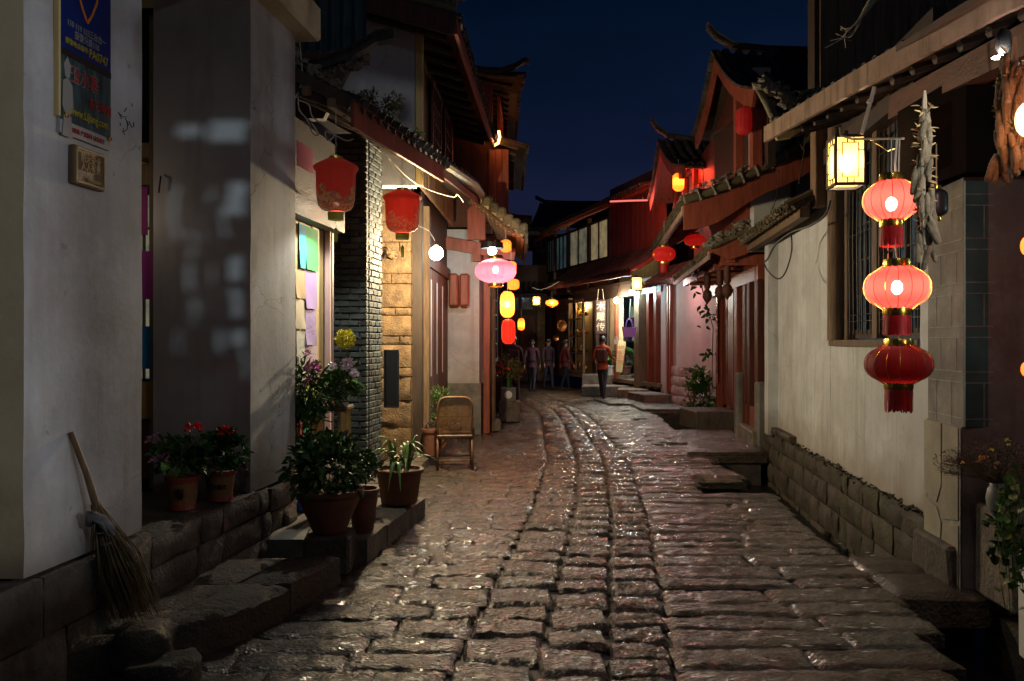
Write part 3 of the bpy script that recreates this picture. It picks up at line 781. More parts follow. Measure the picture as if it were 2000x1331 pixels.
def board(parent, a, b, h, th, mat, name="fascia_board", up=(0, 0, 1)):
    mb = MB(); mb.beam(a, b, th, h, up); return mb.build(name, mat, parent)
def post(parent, x, y, z0, z1, w, mat, name="post", rz=0, round_=False, d=None):
    mb = MB()
    if round_: mb.lathe([(w / 2 * 1.03, z0), (w / 2, (z0 + z1) / 2), (w / 2 * .95, z1)], (x, y, 0), 14)
    else: mb.rock((x, y, (z0 + z1) / 2), (w, d or w, z1 - z0), .008, .002, rz)
    return mb.build(name, mat, parent, smooth=round_, angle=40)
def cable(pts, r, mat, label, cat="cable", group=None, parent=None, name="cable", sag=0, n=14):
    P = [Vector(p) for p in pts]; out = []
    # catmull through points
    Q = [P[0]] + P + [P[-1]]
    for i in range(1, len(Q) - 2):
        for k in range(n):
            t = k / n; a, b, c, d_ = Q[i - 1], Q[i], Q[i + 1], Q[i + 2]
            out.append(.5 * ((2 * b) + (c - a) * t + (2 * a - 5 * b + 4 * c - d_) * t * t + (3 * b - a - 3 * c + d_) * t ** 3))
    out.append(P[-1])
    mb = MB(); mb.tube(out, r, 5); o = mb.build(name, mat, parent)
    if parent is None: tag(o, label, cat, group)
    return o

def lattice(parent, O, right, up, w, h, nx, ny, bar=.022, th=.03, mat=None, frame=.06, name="window", pane=None, muntin="glazing_bar"):
    """window: frame mesh (part), panes and bars as its sub-parts"""
    O = Vector(O); right = Vector(right).normalized(); up = Vector(up).normalized(); n = right.cross(up)
    mb = MB(); mt = mat or M['wood_dk']
    def bar_(a, b, w_, th_): mb.beam(a, b, w_, th_, n)
    fr = MB()
    for a, b in (((0, frame / 2), (w, frame / 2)), ((0, h - frame / 2), (w, h - frame / 2)),):
        fr.beam(O + right * a[0] + up * a[1], O + right * b[0] + up * b[1], frame, th * 1.6, n)
    for a, b in (((frame / 2, frame), (frame / 2, h - frame)), ((w - frame / 2, frame), (w - frame / 2, h - frame))):
        fr.beam(O + right * a[0] + up * a[1], O + right * b[0] + up * b[1], frame, th * 1.5, n)
    f = fr.build(name, mt, parent)
    iw, ih = w - 2 * frame, h - 2 * frame
    for i in range(1, nx):
        q = MB(); x = frame + iw * i / nx; q.beam(O + right * x + up * frame, O + right * x + up * (h - frame), bar, th, n); q.build(muntin, mt, f)
    for j in range(1, ny):
        q = MB(); y = frame + ih * j / ny; q.beam(O + right * frame + up * y, O + right * (w - frame) + up * y, bar, th * .8, n); q.build(muntin, mt, f)
    if pane:
        q = MB(); c = [O + right * frame + up * frame, O + right * (w - frame) + up * frame, O + right * (w - frame) + up * (h - frame), O + right * frame + up * (h - frame)]
        q.prism([p - n * .012 for p in c], -n * .005); q.build("pane", pane, f)
    return f
def door(parent, O, right, up, w, h, mat, npan=2, name="door", plank=False, k=4):
    O = Vector(O); right = Vector(right).normalized(); up = Vector(up).normalized(); n = right.cross(up)
    q = MB(); q.beam(O + right * w / 2, O + right * w / 2 + up * h, w, .04, n); d_ = q.build(name, mat, parent)
    if plank:
        for i in range(k):
            q = MB(); x = w * (i + .5) / k; q.beam(O + right * x + n * .028, O + right * x + up * (h - .01) + n * .028, w / k - .008, .02, n); q.build("plank", mat, d_)
    else:
        for i in range(npan):
            q = MB(); y0 = h * (i + .08) / npan; y1 = h * (i + .92) / npan
            q.beam(O + right * w / 2 + up * y0 + n * .022, O + right * w / 2 + up * y1 + n * .022, w * .62, .012, n); q.build("panel", mat, d_)
        q = MB(); q.lathe([(.018, -.012), (.022, .0), (.01, .02)], (0, 0, 0), 10)
        c = O + right * w * .88 + up * h * .45 + n * .03
        q2 = MB(); q2.lathe([(.02, -.01), (.024, .0), (.012, .02)], c, 10); q2.build("handle", M['gold'], d_)
    return d_

# ================================================================== LEFT SIDE OF THE STREET
TL = Vector((.116, 1, 0)).normalized(); NL = Vector((1, -.116, 0)).normalized()
def onL(d, z, off=0.0): return Vector((xL(d) + off, d, z))

# ---- first house: plastered piers on a stone plinth
h1 = thing("plaster_house", (-2.4, 4.9, 0), "white plastered house with two broad piers on a rough stone plinth beside the ledge", "house")
PZ = .585
def pier(d0, d1, xin, z0, z1, m_street, m_near, name="pier"):
    x0, x1 = xL(d0), xL(d1)
    a = MB(); a.cur = 0
    # one solid, faces separately coloured: street face and camera face; slightly wavy edge
    nz = 26; nn = 8
    def wob(z, k): return .006 * noise.noise(Vector((k, z * 3.1, 0))) + .004 * noise.noise(Vector((k, z * 11, 4)))
    def sf(u, v):
        z = z0 + (z1 - z0) * v; return Vector((x0 + (x1 - x0) * u + .005 * noise.noise(Vector((u * 2, z * 1.5, 7))) + (wob(z, 1) if u == 0 else 0), d0 + (d1 - d0) * u + (wob(z, 2) if u in (0, 1) else 0), z))
    a.grid(sf, nn, nz)
    a.cur = 1
    def nf(u, v):
        z = z0 + (z1 - z0) * v; e = sf(0, v); return Vector((xin + (e.x - xin) * u, d0 + (wob(z, 2) if u == 1 else 0), z))
    a.grid(nf, 6, nz)
    a.cur = 0
    def ff(u, v):
        e = sf(1, v); return Vector((e.x + (xin - e.x) * u, e.y, e.z))
    a.grid(ff, 4, nz)
    a.add([(xin, d0, z0), (x0, d0, z0), (x1, d1, z0), (xin, d1, z0)], [[3, 2, 1, 0]])
    a.add([(xin, d0, z1), (x0, d0, z1), (x1, d1, z1), (xin, d1, z1)], [[0, 1, 2, 3]])
    a.add([(xin, d0, z0), (xin, d1, z0), (xin, d1, z1), (xin, d0, z1)], [[0, 1, 2, 3]])
    return a.build(name, [m_street, m_near], h1, smooth=False)
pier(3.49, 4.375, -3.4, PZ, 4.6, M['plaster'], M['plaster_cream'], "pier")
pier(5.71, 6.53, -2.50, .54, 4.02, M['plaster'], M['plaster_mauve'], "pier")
# back wall of the recess and far side, dark inside
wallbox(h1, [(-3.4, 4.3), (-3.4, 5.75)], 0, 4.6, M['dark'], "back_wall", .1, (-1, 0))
# plinth stones under the piers and the flower ledge
def plinth(parent, d0, d1, ztop, rows, mat, off=.035, lw=.42, deep=.3, xf=xL, face=(1, -.116), name="stone_block", zb=-.02, maxn=200):
    z = zb
    for r, h in enumerate(rows):
        d = d0 - RN.uniform(0, .2) * (r % 2)
        while d < d1 - .04:
            w = lw * RN.uniform(.5, 1.6); e = min(d1, d + w)
            if d1 - e < .12: e = d1
            s = max(d, d0); m = (s + e) / 2; L = e - s
            if L > .05:
                x = xf(m); ang = math.atan2(1, (xf(e) - xf(s)) / max(L, .01) if L else .116)
                nx_, ny_ = face; sgn = 1 if nx_ > 0 else -1
                c = (x + sgn * (off - deep / 2) + RN.uniform(-.008, .008), m, z + h / 2)
                q = MB(); g = MB()
                # riven front: a chamfered block with a bumpy seen face
                sz = (deep, L - .012, h - .012)
                ny2, nz2 = 7, 4
                fn = []
                sd = RN.random() * 90
                def face_pt(u, v):
                    yy_ = (u - .5) * sz[1]; zz_ = (v - .5) * sz[2]
                    ed = min(min(u, 1 - u) * sz[1], min(v, 1 - v) * sz[2])
                    bulge = -.016 * max(0, 1 - ed / .02) ** 2 + .020 * noise.noise(Vector((yy_ * 6, zz_ * 8, sd))) + .008 * noise.noise(Vector((yy_ * 22, zz_ * 22, sd)))
                    return (sgn * (sz[0] / 2 + bulge), yy_, zz_)
                vs = [face_pt(i / ny2, j / nz2) for j in range(nz2 + 1) for i in range(ny2 + 1)]
                back = [(-sgn * sz[0] / 2, (i / ny2 - .5) * sz[1], (j / nz2 - .5) * sz[2]) for j in range(nz2 + 1) for i in range(ny2 + 1)]
                N_ = len(vs); fs = [[j * (ny2 + 1) + i, j * (ny2 + 1) + i + 1, (j + 1) * (ny2 + 1) + i + 1, (j + 1) * (ny2 + 1) + i] for j in range(nz2) for i in range(ny2)]
                if sgn < 0: fs = [f[::-1] for f in fs]
                ring = [i for i in range(ny2 + 1)] + [j * (ny2 + 1) + ny2 for j in range(1, nz2 + 1)] + [nz2 * (ny2 + 1) + i for i in range(ny2 - 1, -1, -1)] + [j * (ny2 + 1) for j in range(nz2 - 1, 0, -1)]
                for a, b in zip(ring, ring[1:] + ring[:1]): fs.append([b, a, a + N_, b + N_] if sgn > 0 else [a, b, b + N_, a + N_])
                rzang = math.atan((xf(e) - xf(s)) / L)
                ca, sa = math.cos(-rzang), math.sin(-rzang)
                allv = [(c[0] + px_ * ca - py_ * sa, c[1] + px_ * sa + py_ * ca, c[2] + pz_) for px_, py_, pz_ in vs + back]
                q.add(allv, fs); q.build(name, mat, parent, smooth=True, angle=45)
            d = e
        z += h
plinth(h1, 2.6, 4.44, PZ, (.32, .27), M['block'])
plinth(h1, 4.44, 6.0, .55, (.20, .18, .17), M['block'], lw=.38)
plinth(h1, 6.0, 6.53, .54, (.18, .18, .18), M['block_dark'], lw=.3)
m1 = MB(); stone_mesh(m1, [(-2.56, 4.44), (xL(4.44) + .02, 4.44), (xL(5.72) + .03, 5.78), (-2.56, 5.74)], 0, .010, 8, 14, .555, 3, skirt=.12, ridge=.4)
m1.build("ledge_top", M['block_dark'], h1, smooth=True, angle=50)
m1 = MB(); m1.box((-2.9, 3.0, .20), (1.5, 1.0, .40)); m1.build("plinth_core", M['block_dark'], h1)
# cement cornice projecting over the second pier
m1 = MB(); m1.rock((-2.30, 6.12, 4.16), (1.38, 1.22, .28), .02, .004, -.11); m1.build("cornice", M['plaster_cream'], h1)
m1 = MB(); m1.rock((-2.85, 4.95, 4.35), (1.7, 2.1, .5), .02, .004, -.11); m1.build("eave_beam", M['wood_dk'], h1)
# lattice front standing in the recess, with coloured papers pasted to it
X0 = -2.60
latt = lattice(h1, (-3.37, 5.86, 1.15), (1, 0, 0), (0, 0, 1), .86, 1.55, 12, 6, .014, .025, M['wood_old'], .06, "window", pane=noisy_glow('pale_lit_pane', (.5, .46, .30), (.16, .20, .18), .35, 9))
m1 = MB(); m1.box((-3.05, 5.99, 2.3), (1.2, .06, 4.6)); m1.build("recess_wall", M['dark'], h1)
m1 = MB(); m1.box((-2.95, 5.88, 2.86), (.90, .08, .30)); m1.build("carved_panel", M['wood_br'], h1)
for k in range(9):
    q = MB(); q.lathe([(.035, -.01), (.045, 0), (.02, .015)], (-2.53 - k * .09, 5.83, 2.86), 8); q.build("carved_boss", M['terra_y'], h1)
m1 = MB(); m1.box((-2.95, 5.87, .88), (.90, .08, .52)); m1.build("panel", M['wood'], h1)
post(h1, -2.535, 5.80, .55, 3.9, .05, M['wood_old'], "door_post")
for z, c, dd, hh in ((2.52, (.50, .04, .28), 5.48, .34), (2.06, (.46, .03, .26), 5.60, .34), (1.55, (.02, .18, .36), 5.58, .30), (1.18, (.01, .12, .30), 5.50, .30), (1.18, (.42, .20, .03), 5.62, .26)):
    pm = flat("coloured_paper", tuple(x * .45 for x in c), .8)
    q = MB(); q.box((-2.60 + (dd - 5.56) * .5, 5.825 - (.05 if dd > 5.55 else 0), z), (.10, .004, hh)); tag(q.build("note_paper", pm, None),
        {2.52: "upper magenta paper pasted on the lattice behind the first pier", 2.06: "lower magenta paper slip hanging by the second pier", 1.55: "blue paper on the lattice in the dark recess"}.get(z, "low blue paper beside the ochre one in the recess" if c[2] > .2 else "ochre paper beside the low blue one in the recess"), "paper")
hk = MB(); hk.tube([(-2.44, 5.69, 2.74), (-2.43, 5.66, 2.70), (-2.44, 5.66, 2.62)], .006, 5)
tag(hk.build("wall_hook", M['iron'], None), "small iron hook on the near edge of the second pier", "hook")

# ---- poster and wooden plaque on the first pier
def wallL(d, z, off): return Vector((xL(d), d, z)) + NL * off
pd0, pd1 = 3.69, 4.063
pos = thing("notice_board", wallL(3.8, 2.4, 0), "tall blue and dark printed metal notice with yellow lettering, fixed high on the white pier", "sign")
def panelL(parent, d0, d1, z0, z1, off, mat, name, th=.004):
    q = MB(); a = wallL(d0, z0, off); b = wallL(d1, z0, off); c = wallL(d1, z1, off); e_ = wallL(d0, z1, off)
    q.prism([a, b, c, e_], NL * -th); return q.build(name, mat, parent)
zt, zb = 3.6, 2.54
panelL(pos, pd0, pd1, zb, zt, .022, flat("grey_white_enamel", (.34, .33, .32), .5), "backing", .02)
panelL(pos, pd0 - .014, pd0, zb + .07, zt, .026, M['pine'], "edge_strip", .024)
blue = material("printed_blue", (.006, .022, .16), (.004, .014, .10), .35, 3, 3)
pic = material("printed_waterfall_picture", (.06, .12, .13), (.006, .010, .014), .35, 9, 6, stretch=(3, 3, .6))
panelL(pos, pd0, pd1, 2.90, zt, .025, blue, "blue_field", .003)
panelL(pos, pd0, pd1, zb + .06, 2.90, .025, pic, "picture", .003)
panelL(pos, pd0, pd1, 2.895, 2.925, .0275, M['black'], "dark_band", .002)
yel = flat("print_yellow", (.42, .34, .03), .5); redp = flat("print_red", (.40, .03, .03), .5); whp = flat("print_white", (.26, .26, .25), .5); orp = flat("print_orange", (.55, .17, .02), .5)
mid = (pd0 + pd1) / 2
UP = (0, 0, 1)
q = MB()
sh = [(-.085, .30), (-.085, .20), (-.07, .12), (-.035, .05), (0, .0), (.035, .05), (.07, .12), (.085, .20), (.085, .30)]
for (a0, z0), (a1, z1) in zip(sh, sh[1:]):
    q.beam(wallL(mid + a0, 3.10 + z0, .028), wallL(mid + a1, 3.10 + z1, .028), .013, .003, NL)
q.build("shield_emblem", orp, pos)
letters("lettering", "110", wallL(mid, 3.30, .028), TL, UP, .115, redp, pos)
letters("lettering", "110 119 122三台合一", wallL(mid, 3.052, .027), TL, UP, .040, whp, pos, squeeze=.8)
letters("lettering", "报警只拨110", wallL(mid, 3.010, .027), TL, UP, .042, whp, pos, squeeze=.8)
letters("lettering", "报警地点编号:", wallL(mid - .075, 2.965, .0285), TL, UP, .030, yel, pos, squeeze=.9)
letters("lettering", "PA0747", wallL(mid + .085, 2.962, .0285), TL, UP, .062, yel, pos, squeeze=.75)
letters("lettering", "玉水寨", wallL(mid - .02, 2.82, .0275), TL, UP, .090, whp, pos, squeeze=.8)
letters("lettering", "玉水寨", wallL(mid - .02, 2.82, .030), TL, UP, .084, redp, pos, squeeze=.8)
letters("lettering", "东巴神园", wallL(mid + .10, 2.725, .0275), TL, UP, .052, redp, pos, squeeze=.85)
letters("lettering", "www.LiJiang.com", wallL(mid + .02, 2.655, .0275), TL, UP, .058, yel, pos, squeeze=.72)
letters("lettering", "警用设施 严禁损坏 违者必究", wallL(mid, 2.568, .0245), TL, UP, .026, redp, pos, squeeze=.85)
q = MB()   # printed figure in pale robe at the near edge of the picture
for pts in ([(.02, .86), (.045, .90), (.07, .86), (.06, .80), (.03, .80)], [(.015, .78), (.045, .80), (.08, .77), (.085, .66), (.045, .60), (.01, .66)], [(.02, .62), (.07, .62), (.08, .52), (.01, .52)]):
    q.prism([wallL(pd0 + a, 2.03 + b * .96, .0275) for a, b in pts], NL * -.002)
q.build("printed_figure", whp, pos)
for dd, zz in ((pd0 + .035, zb + .085), (pd1 - .015, zb + .055)):
    q = MB(); c = wallL(dd, zz, .03); q.rock(c, (.014, .022, .022), .004); q.build("fixing_screw", M['gold'], pos)
plq = thing("wooden_plaque", wallL(3.78, 2.31, 0), "small square carved wooden plaque below the blue notice", "plaque")
def boxL(parent, d0, d1, z0, z1, th, mat, name, off=0):
    q = MB(); c = wallL((d0 + d1) / 2, (z0 + z1) / 2, off + th / 2); q.rock(c, (th, d1 - d0, z1 - z0), .005, .001, -math.atan(.116)); return q.build(name, mat, parent)
boxL(plq, 3.775, 4.005, 2.325, 2.505, .035, M['wood_br'], "board")
for a in ((3.785, 3.995, 2.490, 2.498), (3.785, 3.995, 2.332, 2.340), (3.782, 3.790, 2.340, 2.49), (3.990, 3.998, 2.340, 2.49)):
    boxL(plq, *a, .006, M['pine'], "moulding", .035)
letters("lettering", "防火安全\n人人有责", wallL(3.89, 2.432, .037), TL, UP, .044, M['pine'], plq, squeeze=.85)
letters("lettering", "大研古城管理所", wallL(3.92, 2.355, .037), TL, UP, .018, M['pine'], plq, squeeze=.9)
q = MB()
for _ in range(14):
    y, z = RN.uniform(4.17, 4.30), RN.uniform(2.66, 2.83)
    q.beam(wallL(y, z, .004), wallL(y + RN.uniform(-.03, .03), z + RN.uniform(-.03, .03), .004), .003, .002, NL)
tag(q.build("scribble", M['black'], None), "faint dark scribbled marks high on the white pier", "graffiti")

# ---- second house: note board, brick pier, sandstone pier, red doors, pent roof and upper storey
h2 = thing("timber_shop_house", (-1.8, 9.5, 0), "old two-storey house with note board, grey brick pier, sandstone pier and tiled pent roof", "house")
XB = lambda d: xL(d) - .15
# board wall with papers
planks(h2, (XB(6.55), 6.55), (XB(7.62), 7.62), .25, 2.62, .16, M['pine'], .03, "plank", (1, -.116))
papers = [("sky blue", (.02, .38, .62), 6.98, 7.13, 2.22, 2.60), ("green", (.03, .42, .12), 7.13, 7.44, 2.22, 2.60), ("lilac", (.42, .28, .66), 7.12, 7.40, 1.88, 2.21),
          ("pale violet", (.44, .32, .66), 7.12, 7.38, 1.56, 1.87), ("pale pink", (.58, .44, .52), 7.14, 7.42, 1.22, 1.55), ("lime", (.50, .66, .10), 7.13, 7.43, .89, 1.21),
          ("emerald", (.01, .40, .20), 7.10, 7.52, .62, .87), ("tan", (.50, .33, .18), 6.9, 7.11, 1.96, 2.2), ("cream", (.58, .50, .36), 6.9, 7.10, 1.70, 1.95),
          ("white", (.62, .62, .56), 6.92, 7.12, 1.25, 1.68), ("mauve white", (.50, .46, .52), 6.93, 7.12, .93, 1.23), ("red", (.5, .05, .04), 6.9, 7.08, .55, .90)]
for nm, c, d0, d1, z0, z1 in papers:
    pm = material("paper_" + nm.replace(" ", "_"), c, tuple(x * .9 for x in c), .8, 9)
    q = MB(); zz = []
    def pf(u, v):
        d = d0 + (d1 - d0) * u; z = z0 + (z1 - z0) * v
        off = .012 + .014 * (1 - v) ** 2 * abs(math.sin(u * 2 + z * 9)) + .002 * RN.random()
        return Vector((XB(d), d, z)) + NL * off
    q.grid(pf, 5, 5)
    o = tag(q.build("note_paper", pm, None, smooth=True), nm + " sheet of paper pinned to the bright note board", "paper", None)
    if c[0] + c[1] > .7 and z1 < 2.2 and nm not in ("cream", "tan"):
        s = MB()
        for r in range(3):
            for k in range(5):
                if RN.random() < .3: continue
                y = d0 + (d1 - d0) * (.15 + .15 * k); z = z1 - .07 - r * .07
                s.beam(Vector((XB(y), y, z)) + NL * .032, Vector((XB(y), y + .03, z + RN.uniform(-.01, .01))) + NL * .032, .004, .002, NL)
        if s.v: s.build("handwriting", flat("ink", (.22, .18, .3), .8), o)
post(h2, XB(7.67) + .02, 7.67, .2, 2.75, .055, M['plaster_pink_lit'], "window_post")
post(h2, XB(7.76) + .0, 7.78, .2, 3.3, .07, M['wood'], "post")
board(h2, (XB(6.5) + .08, 6.5, 2.72), (XB(7.8) + .08, 7.8, 2.72), .20, .12, M['wood_h'], "lintel")
board(h2, (XB(6.5) + .02, 6.5, 3.02), (XB(7.8) + .02, 7.8, 3.02), .42, .05, M['wood_h'], "lintel_board")
post(h2, XB(6.58) + .06, 6.62, .0, 3.3, .10, M['wood_old'], "post")
board(h2, (XB(6.5) + .02, 6.5, 3.34), (XB(7.8) + .02, 7.8, 3.34), .24, .05, M['wood_dk'], "lintel_board")
pk = MB(); pk.prism([wallL(6.62, 3.02, -.02), wallL(6.98, 3.02, -.02), wallL(6.98, 3.22, -.02), wallL(6.62, 3.22, -.02)], NL * -.005)
tag(pk.build("note_paper", flat("pink_paper", (.42, .04, .10), .8), None), "dark pink paper on the timber above the note board", "paper")
m1 = MB(); m1.box((-2.15, 7.1, .38), (.5, 1.2, .76)); m1.build("sill_wall", M['block_dark'], h2)
# brick pier
bx0 = -1.88; bd0 = 8.5; bd1 = 9.05; bx1 = xL(bd0)
m1 = MB(); m1.prism([(bx0, bd0 + .02, 0), (bx1 - .02, bd0 + .02, 0), (xL(bd1) - .02, bd1, 0), (bx0, bd1, 0)], (0, 0, 3.75)); m1.build("pier_core", M['brickm'], h2)
courses(h2, (bx0, bd0), (bx1, bd0), .1, 3.7, .066, .20, M['brick'], .10, "brick", .016, .013, .006, .003, face=(0, -1), maxn=150)
courses(h2, (bx1, bd0 + .09), (xL(bd1), bd1), .1, 3.7, .066, .145, M['brick'], .10, "brick", .004, .011, .006, .003, face=(1, -.116), maxn=140)
# sandstone pier, camera-facing, lit by the bulb
sx0, sx1, sd = -1.72, xL(10.4), 10.4
m1 = MB(); m1.prism([(sx0, sd + .03, 0), (sx1 - .02, sd + .03, 0), (sx1 - .02, sd + .5, 0), (sx0, sd + .5, 0)], (0, 0, 3.3)); m1.build("pier_core", M['ashlar'], h2)
z = .08
for i, h in enumerate((.42, .34, .30, .12, .29, .11, .26, .10, .30, .13, .28, .12, .26, .24, .18)):
    if h > .2: cuts = [sx0, sx1]
    else: cuts = [sx0, sx0 + .19 + .05 * (i % 3), sx1]
    for a, b in zip(cuts, cuts[1:]):
        q = MB(); sdv = RN.random() * 50; w_ = b - a - .01; hh = h - .012
        def ff(u, v):
            ed = min(min(u, 1 - u) * w_, min(v, 1 - v) * hh); amp = .045 if i < 3 else .022
            return Vector((a + .005 + w_ * u, sd - .02 + .014 * max(0, 1 - ed / .02) - amp * noise.noise(Vector((u * 3, v * 3 * hh / .3, sdv))) - amp * .4 * noise.noise(Vector((u * 11, v * 9, sdv))), z + .006 + hh * v))
        q.grid(ff, 8, 5)
        q.add([ff(0, 0), ff(1, 0), ff(1, 1), ff(0, 1), (b - .005, sd + .3, z + hh), (b - .005, sd + .3, z), (a + .005, sd + .3, z + hh), (a + .005, sd + .3, z)], [[1, 5, 4, 2], [2, 4, 6, 3], [0, 3, 6, 7], [0, 7, 5, 1]])
        q.build("stone_block", M['ashlar'], h2, smooth=True, angle=40)
    z += h
lump(h2, [(sx0, sd - .05, 2.80), (sx0 + .25, sd - .08, 2.66)], 9, .07, "broken_render", M['ashlar'], .03)
post(h2, xL(10.62) + .02, 10.65, .1, 3.4, .15, M['wood_dk'], "post")
post(h2, xL(10.95) + .05, 11.0, .1, 3.4, .12, M['wood_old'], "post")
# wall between brick and stone pier (dark) and behind everything
wallbox(h2, [(bx0, 9.05), (sx0 - .02, 10.4)], 0, 3.7, M['plaster_dark'], "wall", .2, (-1, 0))
wallbox(h2, [(-2.35, 6.55), (-1.95, 8.5)], 0, 3.6, M['wood_dk'], "wall", .1, (-1, 0))
# red doors
for i in range(4):
    y0 = 11.1 + i * .72
    door(h2, (xL(y0) - .02, y0, .28), (xL(y0 + .7) - xL(y0), .7, 0), (0, 0, 1), .68, 2.35, M['wood'], plank=True, k=4)
board(h2, (xL(11.0), 11.0, 2.72), (xL(14) , 14.0, 2.72), .18, .12, M['wood_h'], "lintel")
board(h2, (xL(11.0) - .03, 11.0, 3.2), (xL(14) - .03 , 14.0, 3.2), .8, .06, M['wood_dk'], "upper_panel")
board(h2, (xL(11.0) + .02, 11.0, .2), (xL(14) + .02, 14.0, .2), .16, .1, M['wood_dk'], "door_sill")
# couplets: pale paper strips on the doors
for y0 in (11.4, 12.1, 12.85):
    q = MB(); q.prism([Vector((xL(y0) + .045, y0, 1.1)), Vector((xL(y0 + .1) + .045, y0 + .1, 1.1)), Vector((xL(y0 + .1) + .045, y0 + .1, 2.45)), Vector((xL(y0) + .045, y0, 2.45))], (-.003, 0, 0))
    tag(q.build("door_couplet", M['white'], None), {11.4: "faded white paper strip on the first red plank door", 12.1: "faded white paper strip on the second red plank door", 12.85: "faded white paper strip on the third red plank door"}[y0], "paper strip")

# pent roof above the shop
def zeL(d): return interp([(6.6, 3.53), (9.25, 3.60), (13.6, 3.97)], d)
def eL(d): return Vector((xL(d) + interp([(6.6, .42), (9.0, .62), (14, .62)], d), d, zeL(d)))
def tL(d): return Vector((xL(d) - .75, d, zeL(d) + .66))
dl = [6.6, 7.2, 7.8, 8.8, 9.8, 10.8, 11.8, 12.8, 13.6]
pent, PS = roof(h2, [eL(d) for d in dl], [tL(d) for d in dl], nparts=40, sag=.06)
board(h2, eL(6.6) + Vector((.015, 0, -.10)), eL(9.25) + Vector((.015, 0, -.10)), .22, .03, M['fascia_red'], "fascia_board")
board(h2, eL(9.3) + Vector((0, 0, -.09)), eL(13.6) + Vector((0, 0, -.09)), .12, .03, M['wood_h'], "fascia_board")
q = MB()
for k in range(9):
    a = eL(9.3 + k * .47) + Vector((.035, 0, -.01)); b = eL(9.3 + (k + 1) * .47) + Vector((.035, 0, -.01)); qq = MB(); qq.tube([a, b], .052, 8); qq.build("round_edge_tile", M['bamboo'], h2)
# purlin and inner fascia planks at the near end
for i in range(3):
    a = eL(6.6) + Vector((-.15 - i * .2, -.06, -.03 + i * .10)); board(h2, a, a + Vector((.1, 1.3, .11)), .07, .06, M['wood_br'], "purlin")
board(h2, eL(6.62) + Vector((0, -.02, -.03)), tL(6.62) + Vector((0, -.02, -.06)), .10, .04, M['wood_dk'], "barge_board")
lump(h2, [eL(6.8) + Vector((-.10, 0, .10)), eL(9.5) + Vector((-.10, 0, .12)), eL(12.5) + Vector((-.1, 0, .1))], 60, .035, "mortar", spread=.05)
lump(h2, [eL(6.65) + Vector((-.1, 0, .08)), tL(6.65) + Vector((.3, 0, .08))], 22, .045, "mortar", spread=.05)
# cross ridge with an upturned tip at the near end of the pent roof
rp_ = [Vector((-2.9, 7.4, 3.98)), Vector((-2.2, 7.4, 3.98)), Vector((-1.75, 7.4, 4.04)), Vector((-1.45, 7.4, 4.16)), Vector((-1.22, 7.4, 4.30)), Vector((-1.06, 7.4, 4.33))]
ridge(h2, rp_, .06)
lump(h2, [Vector((-1.75, 7.4, 3.95)), Vector((-1.35, 7.4, 4.12))], 22, .045, "mortar", spread=.04)
q = MB(); q.prism([(-2.9, 7.38, 3.6), (-1.7, 7.38, 3.6), (-1.45, 7.38, 4.1), (-2.2, 7.38, 3.95), (-2.9, 7.38, 3.95)], (0, .1, 0)); q.build("gable_fill", M['plaster_dark'], h2)
# corrugated sheet behind
def corr(parent, x0, x1, d, z0, z1, pitch=.115, amp=.022):
    q = MB(); n = int((x1 - x0) / pitch * 8)
    q.grid(lambda u, v: Vector((x0 + (x1 - x0) * u, d + amp * math.sin(2 * math.pi * (x0 + (x1 - x0) * u) / pitch), z0 + (z1 - z0) * v)), n, 1)
    return q.build("corrugated_sheet", M['corr'], parent, smooth=True)
corr(h2, -2.55, -1.42, 8.0, 4.42, 5.2)
q = MB(); q.box((-2.0, 8.02, 4.36), (1.2, .1, .10)); q.build("sheet_beam", M['wood_old'], h2)
# upper storey: white gable wall, timber front
gx = -1.13
wallbox(h2, [(-4.6, 9.5), (gx, 9.5)], 3.4, 5.55, M['plaster'], "gable_wall", .22, (0, 1))
post(h2, gx + .05, 9.56, 3.4, 5.5, .09, M['pine'], "corner_post")
planks(h2, (gx, 9.66), (gx + .16, 13.6), 3.5, 5.3, .27, M['wood_br'], .04, "plank", (1, -.04))
for y0 in (10.6, 11.9):
    lattice(h2, (gx + .05 + .04 * (y0 - 9.5), y0, 4.0), (.04, 1, 0), UP, .9, 1.0, 4, 4, .02, .02, M['wood'], .06, "window", pane=M['glass'])
# big upper roof with gable end towards the viewer
ue = [Vector((-.60 + .055 * (d - 9), d, 5.06 + (.0 if d > 9.6 else .03))) for d in (8.85, 9.6, 10.6, 11.6, 12.6, 13.6, 14.1)]
ut = [Vector((-4.3, d, 6.42)) for d in (8.85, 9.6, 10.6, 11.6, 12.6, 13.6, 14.1)]
ur, US = roof(h2, ue, ut, nparts=30, sag=.10, raf_r=.045, raf_gap=.42)
pts = [US(0, v) + Vector((0, -.03, .02)) for v in np.linspace(0, 1, 9)]
for a, b in zip(pts, pts[1:]): 
    qq = MB(); qq.tube([a + Vector((0, 0, .06)), b + Vector((0, 0, .06))], .055, 8); qq.build("verge_tile", M['bamboo'], h2)
    board(h2, a + Vector((0, 0, -.12)), b + Vector((0, 0, -.12)), .22, .04, M['wood'], "barge_board")
board(h2, ue[0] + Vector((.0, 0, -.10)), ue[-1] + Vector((.0, 0, -.10)), .16, .04, M['wood_red'], "fascia_board")
lump(h2, [pts[0] + Vector((0, 0, .1)), pts[3] + Vector((0, 0, .1))], 20, .05, "mortar", spread=.05)
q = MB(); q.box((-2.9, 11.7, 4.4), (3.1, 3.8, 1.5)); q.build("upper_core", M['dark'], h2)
# ridge end with a curl above the eave corner
ridge(h2, [Vector((-1.0, 9.0, 5.45)), Vector((-.75, 9.0, 5.36)), Vector((-.55, 9.0, 5.36)), Vector((-.42, 9.0, 5.44))], .05)

